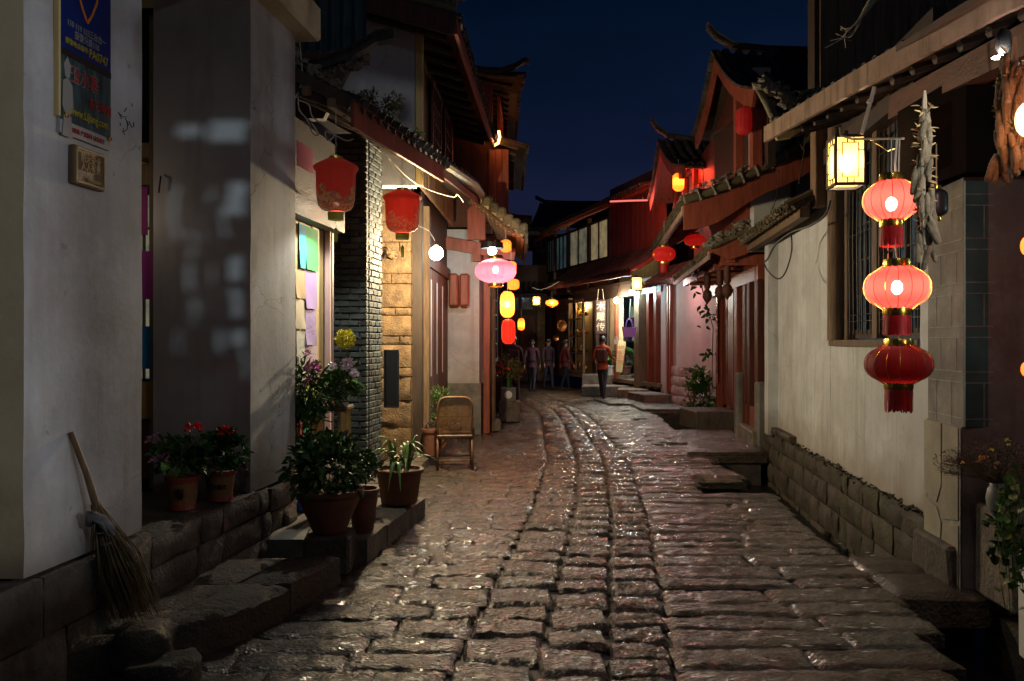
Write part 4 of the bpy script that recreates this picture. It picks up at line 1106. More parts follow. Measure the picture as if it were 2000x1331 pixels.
# ---- corner house: pale wing facing the viewer, upper storey with lit opening
h3 = thing("corner_house", (-.9, 15, 0), "pale corner house with plank-lined eave and glowing orange upper opening", "house")
wallbox(h3, [(-1.2, 14.0), (-.56, 14.0)], .87, 3.5, M['plaster'], "wall", .3, (0, 1))
wallbox(h3, [(-1.2, 13.97), (-.53, 13.97)], .0, .87, M['grey_render'], "plinth", .3, (0, 1))
wallbox(h3, [(-.56, 14.0), (-.38, 16.0)], .87, 3.5, M['plaster_pink_lit'], "wall", .3, (-1, 0))
wallbox(h3, [(-.53, 13.97), (-.35, 16.0)], 0, .87, M['grey_render'], "plinth", .3, (-1, 0))
post(h3, -.44, 14.15, .0, 3.3, .11, M['wood_red'], "post")
post(h3, -.36, 14.5, .0, 3.3, .13, M['wood_old'], "post", round_=True)
lattice(h3, (-.375, 14.8, 1.2), (.08, 1, 0), UP, 1.0, 1.5, 4, 5, .03, .03, M['wood_dk'], .07, "window", pane=M['glass'])
board(h3, (-.6, 13.8, 3.05), (-.3, 16.2, 3.05), .22, .14, M['wood_red'], "beam")
board(h3, (-1.3, 13.86, 3.28), (.05, 13.86, 3.05), .20, .08, M['wood_red'], "bracket_beam")
q = MB(); q.prism([(-.75, 13.8, 3.3), (-.45, 13.8, 3.3), (-.45, 13.8, 3.85), (-.6, 13.8, 3.95), (-.75, 13.8, 3.8)], (0, .1, 0)); q.build("gable_board", M['wood_red'], h3)
for x in (-.98, -.80):
    q = MB(); q.rock((x, 13.78, 2.45), (.16, .14, .55), .03, .005); q.build("bracket", M['wood_red'], h3)
ce = [Vector((.20, 13.2, 3.32)), Vector((.20, 14.2, 3.30)), Vector((.22, 15.2, 3.30)), Vector((.22, 16.2, 3.32)), Vector((.22, 17.2, 3.36))]
ct = [Vector((-.70, 13.2, 4.06)), Vector((-.68, 14.2, 4.04)), Vector((-.68, 15.2, 4.02)), Vector((-.66, 16.2, 4.02)), Vector((-.64, 17.2, 4.02))]
cr_, CS = roof(h3, ce, ct, nparts=20, sag=.03, deck_mat=M['pine'], raf_mat=M['wood_old'], raf_r=.03)
for i in range(14):
    v = i / 13; q = MB(); a = CS(0.02, v) - Vector((.03, 0, .075)); b = CS(.98, v) - Vector((.03, 0, .075)); q.beam(a, b, .05, .012); q.build("eave_plank", M['pine'], h3)
for i in range(8):
    v0, v1 = i / 8, (i + 1) / 8; q = MB(); q.rock((CS(0, v0) + CS(0, v1)) / 2 + Vector((.02, -.06, .03)), (.16, .14, .16), .03, .02); q.build("verge_tile", M['tile_lit'], h3)
board(h3, ce[0] + Vector((.03, 0, -.05)), ce[-1] + Vector((.03, 0, -.05)), .22, .05, M['wood_old'], "fascia_board")
# pent roof and upper storey of the corner house
pe = [Vector((.26, 14.4, 5.02)), Vector((.20, 15.0, 4.93)), Vector((.20, 16.5, 4.92)), Vector((.2, 18, 4.95))]
pt = [Vector((-.9, 14.4, 5.45)), Vector((-.9, 15.0, 5.42)), Vector((-.85, 16.5, 5.42)), Vector((-.8, 18, 5.42))]
roof(h3, pe, pt, nparts=14, sag=.04)
wallbox(h3, [(-3.5, 14.6), (-.35, 14.6)], 3.5, 6.2, M['wood'], "upper_wall", .2, (0, 1))
wallbox(h3, [(-.35, 14.6), (-.25, 17.8)], 3.5, 5.2, M['wood_red'], "upper_wall", .2, (-1, 0))
lattice(h3, (-.24, 14.75, 5.25), (.03, 1, 0), UP, 1.5, .75, 4, 3, .03, .03, M['wood_red'], .07, "window", pane=glow("orange_lit_pane", (1, .26, .05), .9))
planks(h3, (-.42, 14.55), (-.06, 14.55), 3.75, 5.0, .12, M['wood_red'], .03, "plank", (0, -1))
re_ = [Vector((.22, 14.3, 6.28)), Vector((.10, 14.8, 6.08)), Vector((.08, 16, 6.0)), Vector((.05, 18, 6.05))]
rt_ = [Vector((-1.0, 14.3, 6.45)), Vector((-1.2, 14.8, 6.6)), Vector((-1.3, 16, 6.7)), Vector((-1.3, 18, 6.7))]
roof(h3, re_, rt_, nparts=14, sag=.05)
ridge(h3, [Vector((-1.2, 14.35, 6.42)), Vector((-.6, 14.3, 6.30)), Vector((-.2, 14.3, 6.28)), Vector((.05, 14.3, 6.36)), Vector((.22, 14.3, 6.46)), Vector((.30, 14.3, 6.44))], .05)
# glowing orange neon tube tucked under the eave
ne = thing("neon_strip", (-.3, 14.4, 5.1), "curved glowing orange tube under the upper eave of the corner house", "light")
q = MB(); q.tube([W(960, 280, 14.35), W(966, 284, 14.35), W(973, 280, 14.3), W(976, 268, 14.3), W(974, 256, 14.3)], .022, 8); q.build("tube", glow("neon_orange", (1, .33, .08), 14), ne, smooth=True)
q = MB(); q.tube([W(976, 268, 14.42), W(976, 268, 14.5)], .012, 6); q.build("bracket", M['iron'], ne)
lamp(W(968, 272, 14.05), (1, .35, .1), 9, ne, .05)
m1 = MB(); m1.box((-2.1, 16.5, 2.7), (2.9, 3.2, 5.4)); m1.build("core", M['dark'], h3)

# ---- dark houses further along the same side, where the street bends away
h4 = thing("dark_end_house", (-1.2, 22, 0), "dim timber house past the corner with a small upturned roof tip", "house")
wallbox(h4, [(-.25, 18.3), (-1.6, 25)], 0, 3.5, M['wood_dk'], "wall", .3, (-1, 0))
for i in range(4):
    y0 = 18.6 + i * 1.4
    door(h4, (-.2 - .2 * (y0 - 18.3), y0, .3), (-.2, 1, 0), UP, .62, 2.1, M['wood'], plank=True)
roof(h4, [Vector((.40, 17.9, 4.30)), Vector((.30, 18.6, 4.05)), Vector((-.3, 22, 3.95)), Vector((-.9, 25, 3.95))], [Vector((-.9, 17.9, 4.7)), Vector((-.9, 18.6, 4.7)), Vector((-1.6, 22, 4.6)), Vector((-2.2, 25, 4.6))], nparts=12)
wallbox(h4, [(-.6, 18.5), (-1.9, 25)], 3.5, 5.6, M['wood_dk'], "upper_wall", .3, (-1, 0))

# ================================================================== RIGHT SIDE OF THE STREET
TR = Vector((-.117, -1, 0)).normalized(); NR = Vector((-1, .117, 0)).normalized()   # right and normal seen from the street
def wallR(d, z, off=0.0): return Vector((xR(d), d, z)) + NR * off

r1 = thing("courtyard_house", (3.6, 8.5, 0), "white plastered courtyard house with barred window, mossy stone footing and lantern-hung gateway", "house")
# rendered wall built round the window opening (d 5.98..8.45)
WN, WF, WZ0, WZ1 = 6.00, 8.42, 1.585, 3.45
def wr(d0, d1, z0, z1, name="wall", mat=None, th=.30, off=0.0):
    q = MB()
    def ff(u, v):
        d = d0 + (d1 - d0) * u; z = z0 + (z1 - z0) * v
        return wallR(d, z, off + .012 * noise.noise(Vector((d * .8, z * .9, 3))) + (.006 * noise.noise(Vector((d * 6, z * 6, 3)))))
    nu = max(2, int((d1 - d0) * 5)); nv = max(2, int((z1 - z0) * 6))
    q.grid(ff, nu, nv); n0 = len(q.v)
    a, b, c, e_ = ff(0, 0), ff(1, 0), ff(1, 1), ff(0, 1); k = -NR * th
    q.add([a, b, c, e_, a + k, b + k, c + k, e_ + k], [[0, 4, 5, 1], [1, 5, 6, 2], [2, 6, 7, 3], [3, 7, 4, 0], [4, 7, 6, 5]])
    return q.build(name, mat or M['plaster_r'], r1, smooth=False)
wr(5.80, WN, .33, 3.5); wr(WF, 11.0, .33, 3.02); wr(WN, WF, .33, WZ0); wr(11.25, 11.7, .33, 2.95)
wr(11.0, 11.25, .33, 2.98, "pilaster", off=.13, th=.43)
# window recess
q = MB(); q.prism([wallR(WN, WZ0, -.28), wallR(WF, WZ0, -.28), wallR(WF, WZ1, -.28), wallR(WN, WZ1, -.28)], -NR * .03); 
q.build("window_backing", noisy_glow("dim_pane_glow", (.34, .44, .50), (.10, .13, .16), .13, 5), r1)  # glow put in for the dim light in the panes
q = MB(); q.prism([wallR(WN, WZ0 + .02, .02), wallR(WF, WZ0 + .02, .02), wallR(WF, WZ0 + .02, -.28), wallR(WN, WZ0 + .02, -.28)], (0, 0, -.06)); q.build("sill", M['wood_old'], r1)
wn_ = lattice(r1, wallR(8.12, 1.62, -.13), TR, UP, 2.0, 1.82, 9, 5, .020, .028, M['wood_dk'], .08, "window")
board(r1, wallR(7.15, 1.62, -.08), wallR(7.15, 3.45, -.08), .09, .12, M['wood_old'], "mullion", up=NR)
# vertical iron bars in front of the panes
for k in range(16):
    d = 6.2 + k * .125
    q = MB(); q.tube([wallR(d, 1.66, -.06), wallR(d + .01, 2.5, -.055), wallR(d, 3.4, -.06)], .007, 5); q.build("window_bar", M['iron'], wn_)
for z in (1.78, 1.84, 2.6, 3.2):
    q = MB(); q.tube([wallR(6.15, z, -.06), wallR(8.15, z, -.06)], .007, 5); q.build("window_bar", M['iron'], wn_)
# reflected red glimmers: made as two small glowing shapes behind the window
for d, z in ((7.35, 2.32), (7.42, 2.05)):
    rl = thing("window_glimmer", wallR(d, z, -.2), ("upper" if z > 2.2 else "lower") + " small orange lamp glimmering behind the barred window", "lamp")
    q = MB(); q.lathe([(.008, -.13), (.03, -.09), (.035, 0), (.028, .08), (.008, .12)], wallR(d, z, -.2), 10); q.build("shade", glow("orange_glimmer", (1, .16, .03), .9), rl, smooth=True)
# timber posts at the far jamb, running up to the eave
post(r1, *wallR(8.30, 0, -.02)[:2], 1.60, 3.75, .16, M['wood_old'], "post", round_=True)
post(r1, *wallR(8.62, 0, .03)[:2], 3.0, 3.9, .20, M['wood_br'], "post", d=.16)
post(r1, *wallR(8.00, 0, -.06)[:2], 1.60, 3.6, .06, M['wood_old'], "post")
board(r1, wallR(6.0, 3.5, -.02), wallR(8.5, 3.5, -.02), .16, .14, M['wood_dk'], "lintel")
board(r1, wallR(5.9, 3.75, -.1), wallR(8.6, 3.75, -.1), .5, .10, M['wood_dk'], "upper_panel")
# stone footing down into the channel
plinth(r1, 5.75, 11.75, .34, (.30, .26, .24, .20), M['moss'], off=.05, lw=.34, deep=.34, xf=xR, face=(-1, .117), zb=-.66)
plinth(r1, 9.9, 11.7, .50, (.10,), M['moss'], off=.10, lw=.5, deep=.3, xf=xR, face=(-1, .117), zb=.34)
# footing roughness under the plaster edge
lump(r1, [wallR(5.9, .34, .02), wallR(9.8, .34, .02)], 70, .022, "moss_clumps", M['moss'], .03)
# wall coping with tiles along the further wall
ce_ = [wallR(d, 3.02, .34) for d in (8.55, 9.3, 10.1, 10.9, 11.8)]; ct_ = [wallR(d, 3.26, -.15) for d in (8.55, 9.3, 10.1, 10.9, 11.8)]
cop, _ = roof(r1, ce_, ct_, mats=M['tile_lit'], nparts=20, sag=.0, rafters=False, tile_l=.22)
lump(r1, [p + Vector((0, 0, .03)) for p in ce_], 60, .035, "mortar", spread=.04)
lump(r1, ct_, 60, .055, "mortar", M['tile_lit'], spread=.05)
board(r1, ce_[0] + Vector((.12, 0, -.07)), ce_[-1] + Vector((.12, 0, -.07)), .12, .10, M['wood_old'], "coping_board")

# ---- gateway pier: stone veneer below, scored grey render above
cx0 = 5.80; cx1 = 5.22
q = MB(); q.prism([wallR(cx1, 0, .03), wallR(cx0, 0, .03), wallR(cx0, 0, -.5), wallR(cx1, 0, -.5)], (0, 0, 1.05)); q.build("pier_base", M['grey_render'], r1)
q = MB(); q.prism([wallR(cx1, 1.05, .02), wallR(cx0, 1.05, .02), wallR(cx0, 1.05, -.5), wallR(cx1, 1.05, -.5)], (0, 0, 1.60)); q.build("pier_shaft", M['grey_render'], r1)
# crazy-paved veneer slabs on the street face
ven = [[(.0, 0), (.26, 0), (.30, .36), (.22, .45), (0, .50)], [(.28, 0), (.57, 0), (.57, .40), (.32, .36)], [(0, .52), (.22, .47), (.30, .60), (.30, 1.03), (0, 1.03)], [(.24, .46), (.33, .38), (.57, .42), (.57, 1.03), (.32, 1.03), (.31, .60)]]
for poly in ven:
    cxm = sum(p[0] for p in poly) / len(poly); czm = sum(p[1] for p in poly) / len(poly)
    pts = [wallR(cx0 - (cxm + (a - cxm) * .96), .02 + czm + (b - czm) * .97, .035) for a, b in poly]
    q = MB(); q.prism(pts, NR * .014); q.build("veneer_stone", M['veneer'], r1)
q = MB(); q.prism([wallR(cx1, 0, .035), wallR(cx0, 0, .035), wallR(cx0, 1.04, .035), wallR(cx1, 1.04, .035)], NR * .006); q.build("veneer_joint", M['line_white'], r1)
# scored courses: pale double lines on both faces, slate tiles on the gateway side
jx = wallR(cx1, 0, .02)
q = MB(); q.prism([(jx.x + .002, cx1 - .015, 1.05), (jx.x + .36, cx1 - .015, 1.05), (jx.x + .36, cx1 - .015, 2.62), (jx.x + .002, cx1 - .015, 2.62)], (0, .014, 0)); q.build("slate_facing", M['teal_render'], r1)
zs = [1.10, 1.33, 1.40, 1.62, 1.69, 1.90, 1.97, 2.18, 2.25, 2.46, 2.53]
for z in zs:
    q = MB(); q.box((jx.x + .18, cx1 - .0165, z), (.35, .004, .006)); q.build("pointing_line", M['line_white'], r1)
    q = MB(); a = wallR(cx1 + .02, z, .0215); b = wallR(cx0 - .02, z, .0215); q.beam(a, b, .006, .003, NR); q.build("pointing_line", M['line_white'], r1)
for i, (z0, z1) in enumerate(((1.05, 1.33), (1.40, 1.62), (1.69, 1.90), (1.97, 2.18), (2.25, 2.46))):
    for x in ((.12,), (.20,))[i % 2]:
        q = MB(); q.box((jx.x + x, cx1 - .0165, (z0 + z1) / 2), (.006, .004, z1 - z0)); q.build("pointing_line", M['line_white'], r1)
    for k in (.15, .4):
        q = MB(); d = cx0 - k - .07 * (i % 2); q.beam(wallR(d, z0, .0215), wallR(d, z1, .0215), .006, .003, NR); q.build("pointing_line", M['line_white'], r1)
# gateway: dark timber frame, inner leaf, lit strip beyond
q = MB(); q.box((3.42, 5.05, 1.9), (.16, .12, 3.3)); q.build("door_post", M['wood_dk'], r1)
q = MB(); q.box((3.27, 5.08, 1.9), (.05, .08, 3.3)); q.build("door_post", flat("near_black_wood", (.02, .008, .006), .5), r1)
q = MB(); q.box((3.4, 4.3, 3.05), (.4, 2.2, .5)); q.build("gate_lintel", M['wood_dk'], r1)
q = MB(); q.box((4.6, 5.25, 1.7), (1.9, .05, 3.4)); q.build("passage_wall", flat("teal_lit_wall", (.10, .26, .28), .6), r1)  # teal passage light is put into the wall colour
q = MB(); q.box((5.4, 2.0, 1.7), (.05, 6.5, 3.4)); q.build("passage_wall", M['plaster_dark'], r1)
q = MB(); q.box((3.3, 5.5, 2.95), (1.0, .9, .62)); q.build("dark_soffit_block", M['dark'], r1)  # near-black block; the soffit's shade is put into its colour
# steps
for c, s, lab in (((3.10, 5.55, .12), (.52, .62, .30), "rough grey step block at the foot of the veneered gate pier"), ((3.20, 4.98, .28), (.55, .50, .58), "tall stone block beside the gate carrying the vase of dried flowers")):
    q = MB(); q.rock(c, s, .02, .015, -.1); tag(q.build("stone_block", M['block'], None), lab, "stone block")
q = MB(); q.rock((2.90, 4.30, .15), (.24, .5, .62), .02, .006, -.1); tag(q.build("planter_box", M['white'], None), "pale painted planter box behind the trailing ivy", "planter")

# ---- gate roof with pale fascia, seen from below
def gE(d): return interp([(2.4, 2.38), (4.0, 2.47), (6, 2.53), (8.0, 2.55), (8.1, 2.55)], d)
def gZ(d): return interp([(2.4, 3.00), (4.0, 3.255), (6, 3.45), (8.0, 3.60)], d)
gd = [2.4, 3.2, 4.0, 5.0, 6.0, 7.0, 8.0]
ge = [Vector((gE(d) + .02, d, gZ(d) + .06)) for d in gd]; gt = [Vector((gE(d) + 1.9, d, gZ(d) + .74)) for d in gd]
groof, GS = roof(r1, ge, gt, nparts=40, sag=.06)
for a, b in zip(gd, gd[1:]):
    board(r1, Vector((gE(a) - .075, a, gZ(a) + .010)), Vector((gE(b) - .075, b - .004, gZ(b) + .010)), .15, .035, M['fascia_pale'], "fascia_board")
lump(r1, [Vector((gE(8.0) + .05, 8.05, gZ(8) + .1)), Vector((gE(8) + .9, 8.05, gZ(8) + .60))], 34, .06, "mortar", spread=.07)
# curved bracket board under the end of the fascia
q = MB(); pr = [(-.00, 0), (.02, -.06), (.16, -.10), (.34, -.07), (.50, -.09), (.66, -.07), (.9, -.03), (.9, .10), (0, .03)]
q.prism([Vector((2.56 + a * .9, 8.0, 3.60 + b + a * .42)) for a, b in pr], (0, -.05, 0)); q.build("bracket_board", M['pine'], r1)
# beam under the soffit carrying lanterns and maize
bA, bB = Vector((3.02, 6.4, 3.42)), Vector((2.56, 3.0, 3.02))
board(r1, bA, bB, .17, .15, M['wood_h'], "eave_beam")
board(r1, bA + Vector((-.5, -.4, .12)), bB + Vector((-.35, 0, .14)), .04, .04, M['wood_h'], "batten")
q = MB(); q.box((3.35, 6.9, 3.62), (1.6, .10, .12)); q.build("cross_beam", M['wood_dk'], r1)
# upper storey above the gate roof
q = MB(); q.box((5.4, 8.9, 5.8), (4.3, .2, 3.6)); q.build("upper_wall", M['wood_dk'], r1)
planks(r1, (3.3, 8.78), (5.4, 8.78), 3.9, 6.6, .20, M['wood_br'], .03, "plank", (0, -1))
# end ornaments of the gate roof: curled ridge tiles and white mortar
for pts in ([(2.50, 8.15, 4.25), (2.60, 8.15, 4.12), (2.80, 8.15, 3.98), (2.9, 8.15, 3.86)], [(2.45, 8.2, 4.12), (2.55, 8.2, 3.98), (2.62, 8.2, 3.85), (2.7, 8.2, 3.7)]):
    q = MB(); q.tube(pts, [.02, .04, .05, .05], 7); q.build("curled_tile", M['tile_lit'], r1, smooth=True)
lump(r1, [Vector((2.45, 8.15, 4.18)), Vector((2.75, 8.2, 4.05)), Vector((2.85, 8.2, 3.95))], 16, .07, "mortar", M['lime'], .05)
lump(r1, [Vector((2.95, 8.2, 4.02)), Vector((3.35, 8.2, 4.14))], 18, .07, "mortar", M['lime'], .05)
ridge(r1, [Vector((2.9, 8.3, 3.92)), Vector((3.3, 8.3, 4.1)), Vector((3.9, 8.3, 4.35))], .09)

# ---- second house: red posts, plank doors, twin pent roofs, gable with ridge running away from the street
r2 = thing("red_door_house", (4.0, 14, 0), "house with red posts, plank doors, tiled canopy and high swept gable", "house")
wallbox(r2, [(3.50, 11.85), (4.9, 11.85)], 2.9, 4.9, M['plaster_r'], "gable_wall", .2, (0, 1))
post(r2, 4.05, 11.8, 2.9, 4.9, .05, M['wood'], "post")
# white corner strip above
wallbox(r2, [(3.35, 11.4), (3.60, 11.4)], 4.0, 5.4, M['plaster_pink_lit'], "corner_wall", .2, (0, 1))
# doorway: posts, stone guards, doors
def frontR(d, z, off=0): 
    t = Vector((xR(d + .1) - xR(d - .1), .2, 0)).normalized(); n = Vector((-t.y, t.x, 0)); return Vector((xR(d), d, z)) + n * off
for d in (12.25, 12.95, 13.35):
    post(r2, *frontR(d, 0, .0)[:2], .1, 2.75, .15, M['wood'], "post")
q = MB(); q.rock(frontR(13.55, .55, .10), (.16, .18, 1.05), .03, .008); q.build("guard_stone", M['grey_render'], r2)
q = MB(); q.rock(frontR(11.95, .45, .05), (.16, .16, 1.1), .03, .008); q.build("guard_stone", M['grey_render'], r2)
door(r2, frontR(12.93, .45, -.10), TR, UP, .30, 2.0, M['wood_red']); door(r2, frontR(12.60, .45, -.10), TR, UP, .30, 2.0, M['wood_red'])
board(r2, frontR(12.1, .40, .0), frontR(13.4, .40, .0), .36, .12, M['wood_red'], "threshold")
q = MB(); q.rock(frontR(12.55, .12, .04), (.30, 1.3, .30), .02, .006, -.117); q.build("plinth", M['block'], r2)
wallbox(r2, [tuple(frontR(13.5, 0, -.02)[:2]), tuple(frontR(13.95, 0, -.02)[:2])], 0, 2.7, M['plaster_r'], "wall", .25, (1, 0))
# plank doors, second bay
for i in range(3):
    d = 14.95 + i * .72
    door(r2, frontR(d + .02, .35, -.06), TR, UP, .68, 2.45, M['wood_red'], plank=True, k=4)
for d in (14.1, 14.2, 16.45):
    post(r2, *frontR(d, 0, .02)[:2], .2, 2.75, .13, M['wood_red'], "post")
cp = MB(); a = frontR(16.30, .75, .08); b = frontR(16.42, .75, .08)
cp.prism([a, b, b + Vector((0, 0, 1.95)), a + Vector((0, 0, 1.95))], (-.004, 0, 0)); 
tag(cp.build("door_couplet", material("red_gold_print", (.85, .10, .02), (.55, .02, .02), .5, 14), None), "bright red couplet strip with gold characters on the door jamb", "paper strip")
letters("lettering", list("吉祥如意迎春接福"), frontR(16.36, 1.72, .088), TR, UP, .20, M['gold'], bpy.data.objects[[o.name for o in bpy.data.objects if o.name.startswith("door_couplet")][-1]], vertical=True)
wallbox(r2, [tuple(frontR(16.55, 0, 0)[:2]), tuple(frontR(17.6, 0, 0)[:2])], .0, 2.9, M['plaster_pink_lit'], "wall", .25, (1, 0))
# carved pendants hanging from the door canopy beam
for d, off in ((12.75, .42), (13.3, .46), (14.2, .55)):
    c = frontR(d, 0, off); q = MB(); q.lathe([(.055, 2.86), (.055, 2.52), (.035, 2.49), (.075, 2.44), (.085, 2.36), (.06, 2.30), (.03, 2.27), (.0, 2.22)], (c.x, c.y, 0), 10); q.build("carved_pendant", M['wood_h'], r2, smooth=True, angle=40)
board(r2, frontR(12.1, 2.84, .45), frontR(17.5, 2.84, .55), .16, .10, M['wood_red'], "eave_beam")
for d in (12.2, 13.0, 14.2, 15.4, 16.6):
    board(r2, frontR(d, 2.80, -.1), frontR(d, 2.80, .6), .16, .09, M['wood_red'], "bracket")
board(r2, frontR(12.1, 2.62, .02), frontR(17.5, 2.62, .02), .22, .10, M['wood_red'], "lintel")
# lower canopy over the doors
lo = [12.05, 13.0, 14.0, 15.0, 16.2, 17.4]
le = [frontR(d, 2.92, .78) for d in lo]; lt = [frontR(d, 3.42, -.15) for d in lo]
le[0].z += .02
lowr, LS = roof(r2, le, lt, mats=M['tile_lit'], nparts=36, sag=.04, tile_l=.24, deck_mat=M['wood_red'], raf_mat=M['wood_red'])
board(r2, le[0] + Vector((.0, 0, -.08)), le[-1] + Vector((0, 0, -.08)), .12, .03, M['fascia_pale'], "fascia_board")
for i in range(7):
    v0, v1 = i / 7, (i + .96) / 7; q = MB(); q.tube([LS(0, v0) + Vector((0, -.04, .05)), LS(0, v1) + Vector((0, -.04, .05))], .05, 9); q.build("verge_tile", M['bamboo'], r2, smooth=True, angle=50)
q = MB(); q.prism([LS(0, 0) + Vector((.04, -.03, -.03)), LS(0, 1) + Vector((0, -.03, -.03)), LS(0, 1) + Vector((0, -.03, -.34)), LS(0, .55) + Vector((0, -.03, -.30)), LS(0, .3) + Vector((0, -.03, -.26))], (0, .05, 0)); q.build("barge_board", M['wood_red'], r2)
lump(r2, [LS(0, .0) + Vector((-.02, 0, .08)), LS(0, .9) + Vector((0, 0, .10))], 60, .055, "mortar", spread=.06)
lump(r2, [LS(.1, .45) + Vector((0, 0, .10)), LS(.7, .45) + Vector((0, 0, .10))], 40, .05, "mortar", spread=.06)
# upper pent roof, with a round-tile verge towards the viewer
uo = [11.0, 12.0, 13.0, 14.0, 15.0, 16.0]
ueu = [Vector((2.30 + (d - 11) * .10, d, 3.42 - (d - 11) * .0)) for d in uo]; utu = [Vector((4.02, d, 4.27)) for d in uo]
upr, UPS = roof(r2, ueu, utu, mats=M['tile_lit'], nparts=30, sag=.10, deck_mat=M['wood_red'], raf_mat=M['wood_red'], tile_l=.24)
for i in range(9):
    v0, v1 = i / 9, (i + .97) / 9
    for off in (0, 1):
        q = MB(); dy = Vector((0, -.06 + off * .26, .06 + off * .02)); q.tube([UPS(0, v0) + dy, UPS(0, v1) + dy], .062, 10); q.build("verge_tile", M['bamboo'], r2, smooth=True, angle=50)
    q = MB(); q.rock(UPS(0, v1 + .005) + Vector((0, -.06, .065)), (.03, .15, .15), .01, .004, 0, 0, -.4); q.build("verge_joint", M['lime'], r2)
pts = [UPS(0, v) for v in np.linspace(0, 1, 9)]
q = MB(); q.prism([p + Vector((0, -.05, -.02)) for p in pts] + [p + Vector((0, -.05, -.34 - .05 * math.sin(i))) for i, p in enumerate(pts)][::-1], (0, .05, 0)); q.build("barge_board", M['wood_red'], r2)
lump(r2, [UPS(0, .02) + Vector((0, .16, .14)), UPS(0, .8) + Vector((0, .16, .15))], 46, .03, "mortar", spread=.03)
board(r2, ueu[0] + Vector((.0, 0, -.07)), ueu[-1] + Vector((.0, 0, -.07)), .12, .03, M['fascia_pale'], "fascia_board")
wallbox(r2, [(3.45, 12.05), (4.0, 18.0)], 3.3, 5.4, M['wood_red'], "upper_wall", .2, (1, 0))
# high gable roof: ridge running away to the side, gable towards the street
ga = Vector((3.08, 12.0, 5.82))
nr_e = [Vector((3.10 + i * .6, 10.4, 4.68 + (.10 if i == 0 else 0))) for i in range(6)]; nr_t = [Vector((3.02 + i * .6, 12.0, 5.82 - (.04 if i else 0))) for i in range(6)]
gr1, S1 = roof(r2, nr_e, nr_t, nparts=14, sag=.14, rafters=False)
fr_e = [Vector((3.10 + i * .6, 13.7, 5.0)) for i in range(6)]
gr2, S2 = roof(r2, fr_e, nr_t, nparts=6, sag=.14, rafters=False)
for S_ in (S1, S2):
    pts = [S_(0, v) for v in np.linspace(0, 1, 9)]
    for a, b in zip(pts, pts[1:]): board(r2, a + Vector((-.02, 0, -.09)), b + Vector((-.02, 0, -.09)), .24, .04, M['wood_red'], "barge_board", up=(0, 0, 1))
    for i in range(12):
        a, b = S_(0, i / 12), S_(0, (i + .9) / 12); q = MB(); q.beam(a + Vector((-.05, 0, .03)), b + Vector((-.05, 0, .035)), .12, .03); q.build("verge_tile", M['tile'], r2)
ridge(r2, [Vector((2.86, 12.0, 6.18)), Vector((2.98, 12.0, 6.04)), Vector((3.25, 12.0, 5.88)), Vector((3.7, 12.0, 5.83)), Vector((4.6, 12.0, 5.80)), Vector((6, 12, 5.8))], .055)
q = MB(); q.prism([(3.30, 10.7, 4.75), (3.30, 13.5, 5.0), (3.30, 12.0, 5.7)], (.1, 0, 0)); q.build("gable_board", M['wood'], r2)
q = MB(); q.prism([(3.36, 10.75, 3.9), (3.36, 13.6, 3.9), (3.36, 13.6, 5.0), (3.36, 10.75, 4.75)], (.1, 0, 0)); q.build("upper_wall", M['wood_dk'], r2)
post(r2, 3.26, 10.95, 3.9, 4.9, .14, M['wood_red'], "post")
post(r2, 3.14, 11.35, 3.8, 5.1, .12, M['wood_red'], "post")
m1 = MB(); m1.box((5.7, 14.9, 2.6), (2.4, 5.2, 5.2)); m1.build("core", M['dark'], r2)

# ---- third house: pink-lit wall, gable glowing red
r3 = thing("red_gable_house", (4.3, 19, 0), "house with pink-lit wall and a swept gable glowing red", "house")
wallbox(r3, [tuple(frontR(17.65, 0, -.05)[:2]), tuple(frontR(20.7, 0, -.02)[:2])], .95, 3.2, M['plaster_pink_lit'], "wall", .25, (1, 0))
plinth(r3, 17.65, 20.8, .97, (.24, .25, .23, .25), M['plaster_pink_lit'], off=.03, lw=.42, deep=.3, xf=xR, face=(-1, .0), zb=0.0)
wallbox(r3, [tuple(frontR(21.15, 0, -.0)[:2]), tuple(frontR(21.45, 0, .02)[:2])], .0, 3.2, M['plaster_pink_lit'], "wall", .25, (1, 0))
for dd in (20.72, 20.9): 
    post(r3, *frontR(dd, 0, .0)[:2], .3, 3.0, .10, M['wood_red'], "window_frame")
q = MB(); q.box(frontR(20.93, 1.5, -.06), (.05, .42, 2.9)); q.build("window_panel", M['wood'], r3)
q = MB(); c = frontR(19.35, 1.95, .03); q.rock(c, (.03, .16, 1.0), .006); mir = q.build("long_mirror", flat("mirror_strip", (.12, .16, .18), .12, .8), None); tag(mir, "tall narrow bluish mirror strip fixed on the pink wall", "mirror")
q = MB(); q.rock(frontR(19.05, 1.98, .03), (.03, .16, .24), .006); tag(q.build("wall_plaque", M['wood_br'], None), "small brown plaque beside the mirror strip on the pink wall", "plaque")
# tiled ledge under its eave
e3 = [frontR(d, 3.0, .55) for d in (17.5, 18.5, 19.6, 20.7, 21.6)]; t3 = [frontR(d, 3.5, -.2) for d in (17.5, 18.5, 19.6, 20.7, 21.6)]
roof(r3, e3, t3, nparts=20, sag=.03, deck_mat=M['wood_red'], raf_mat=M['wood_red'])
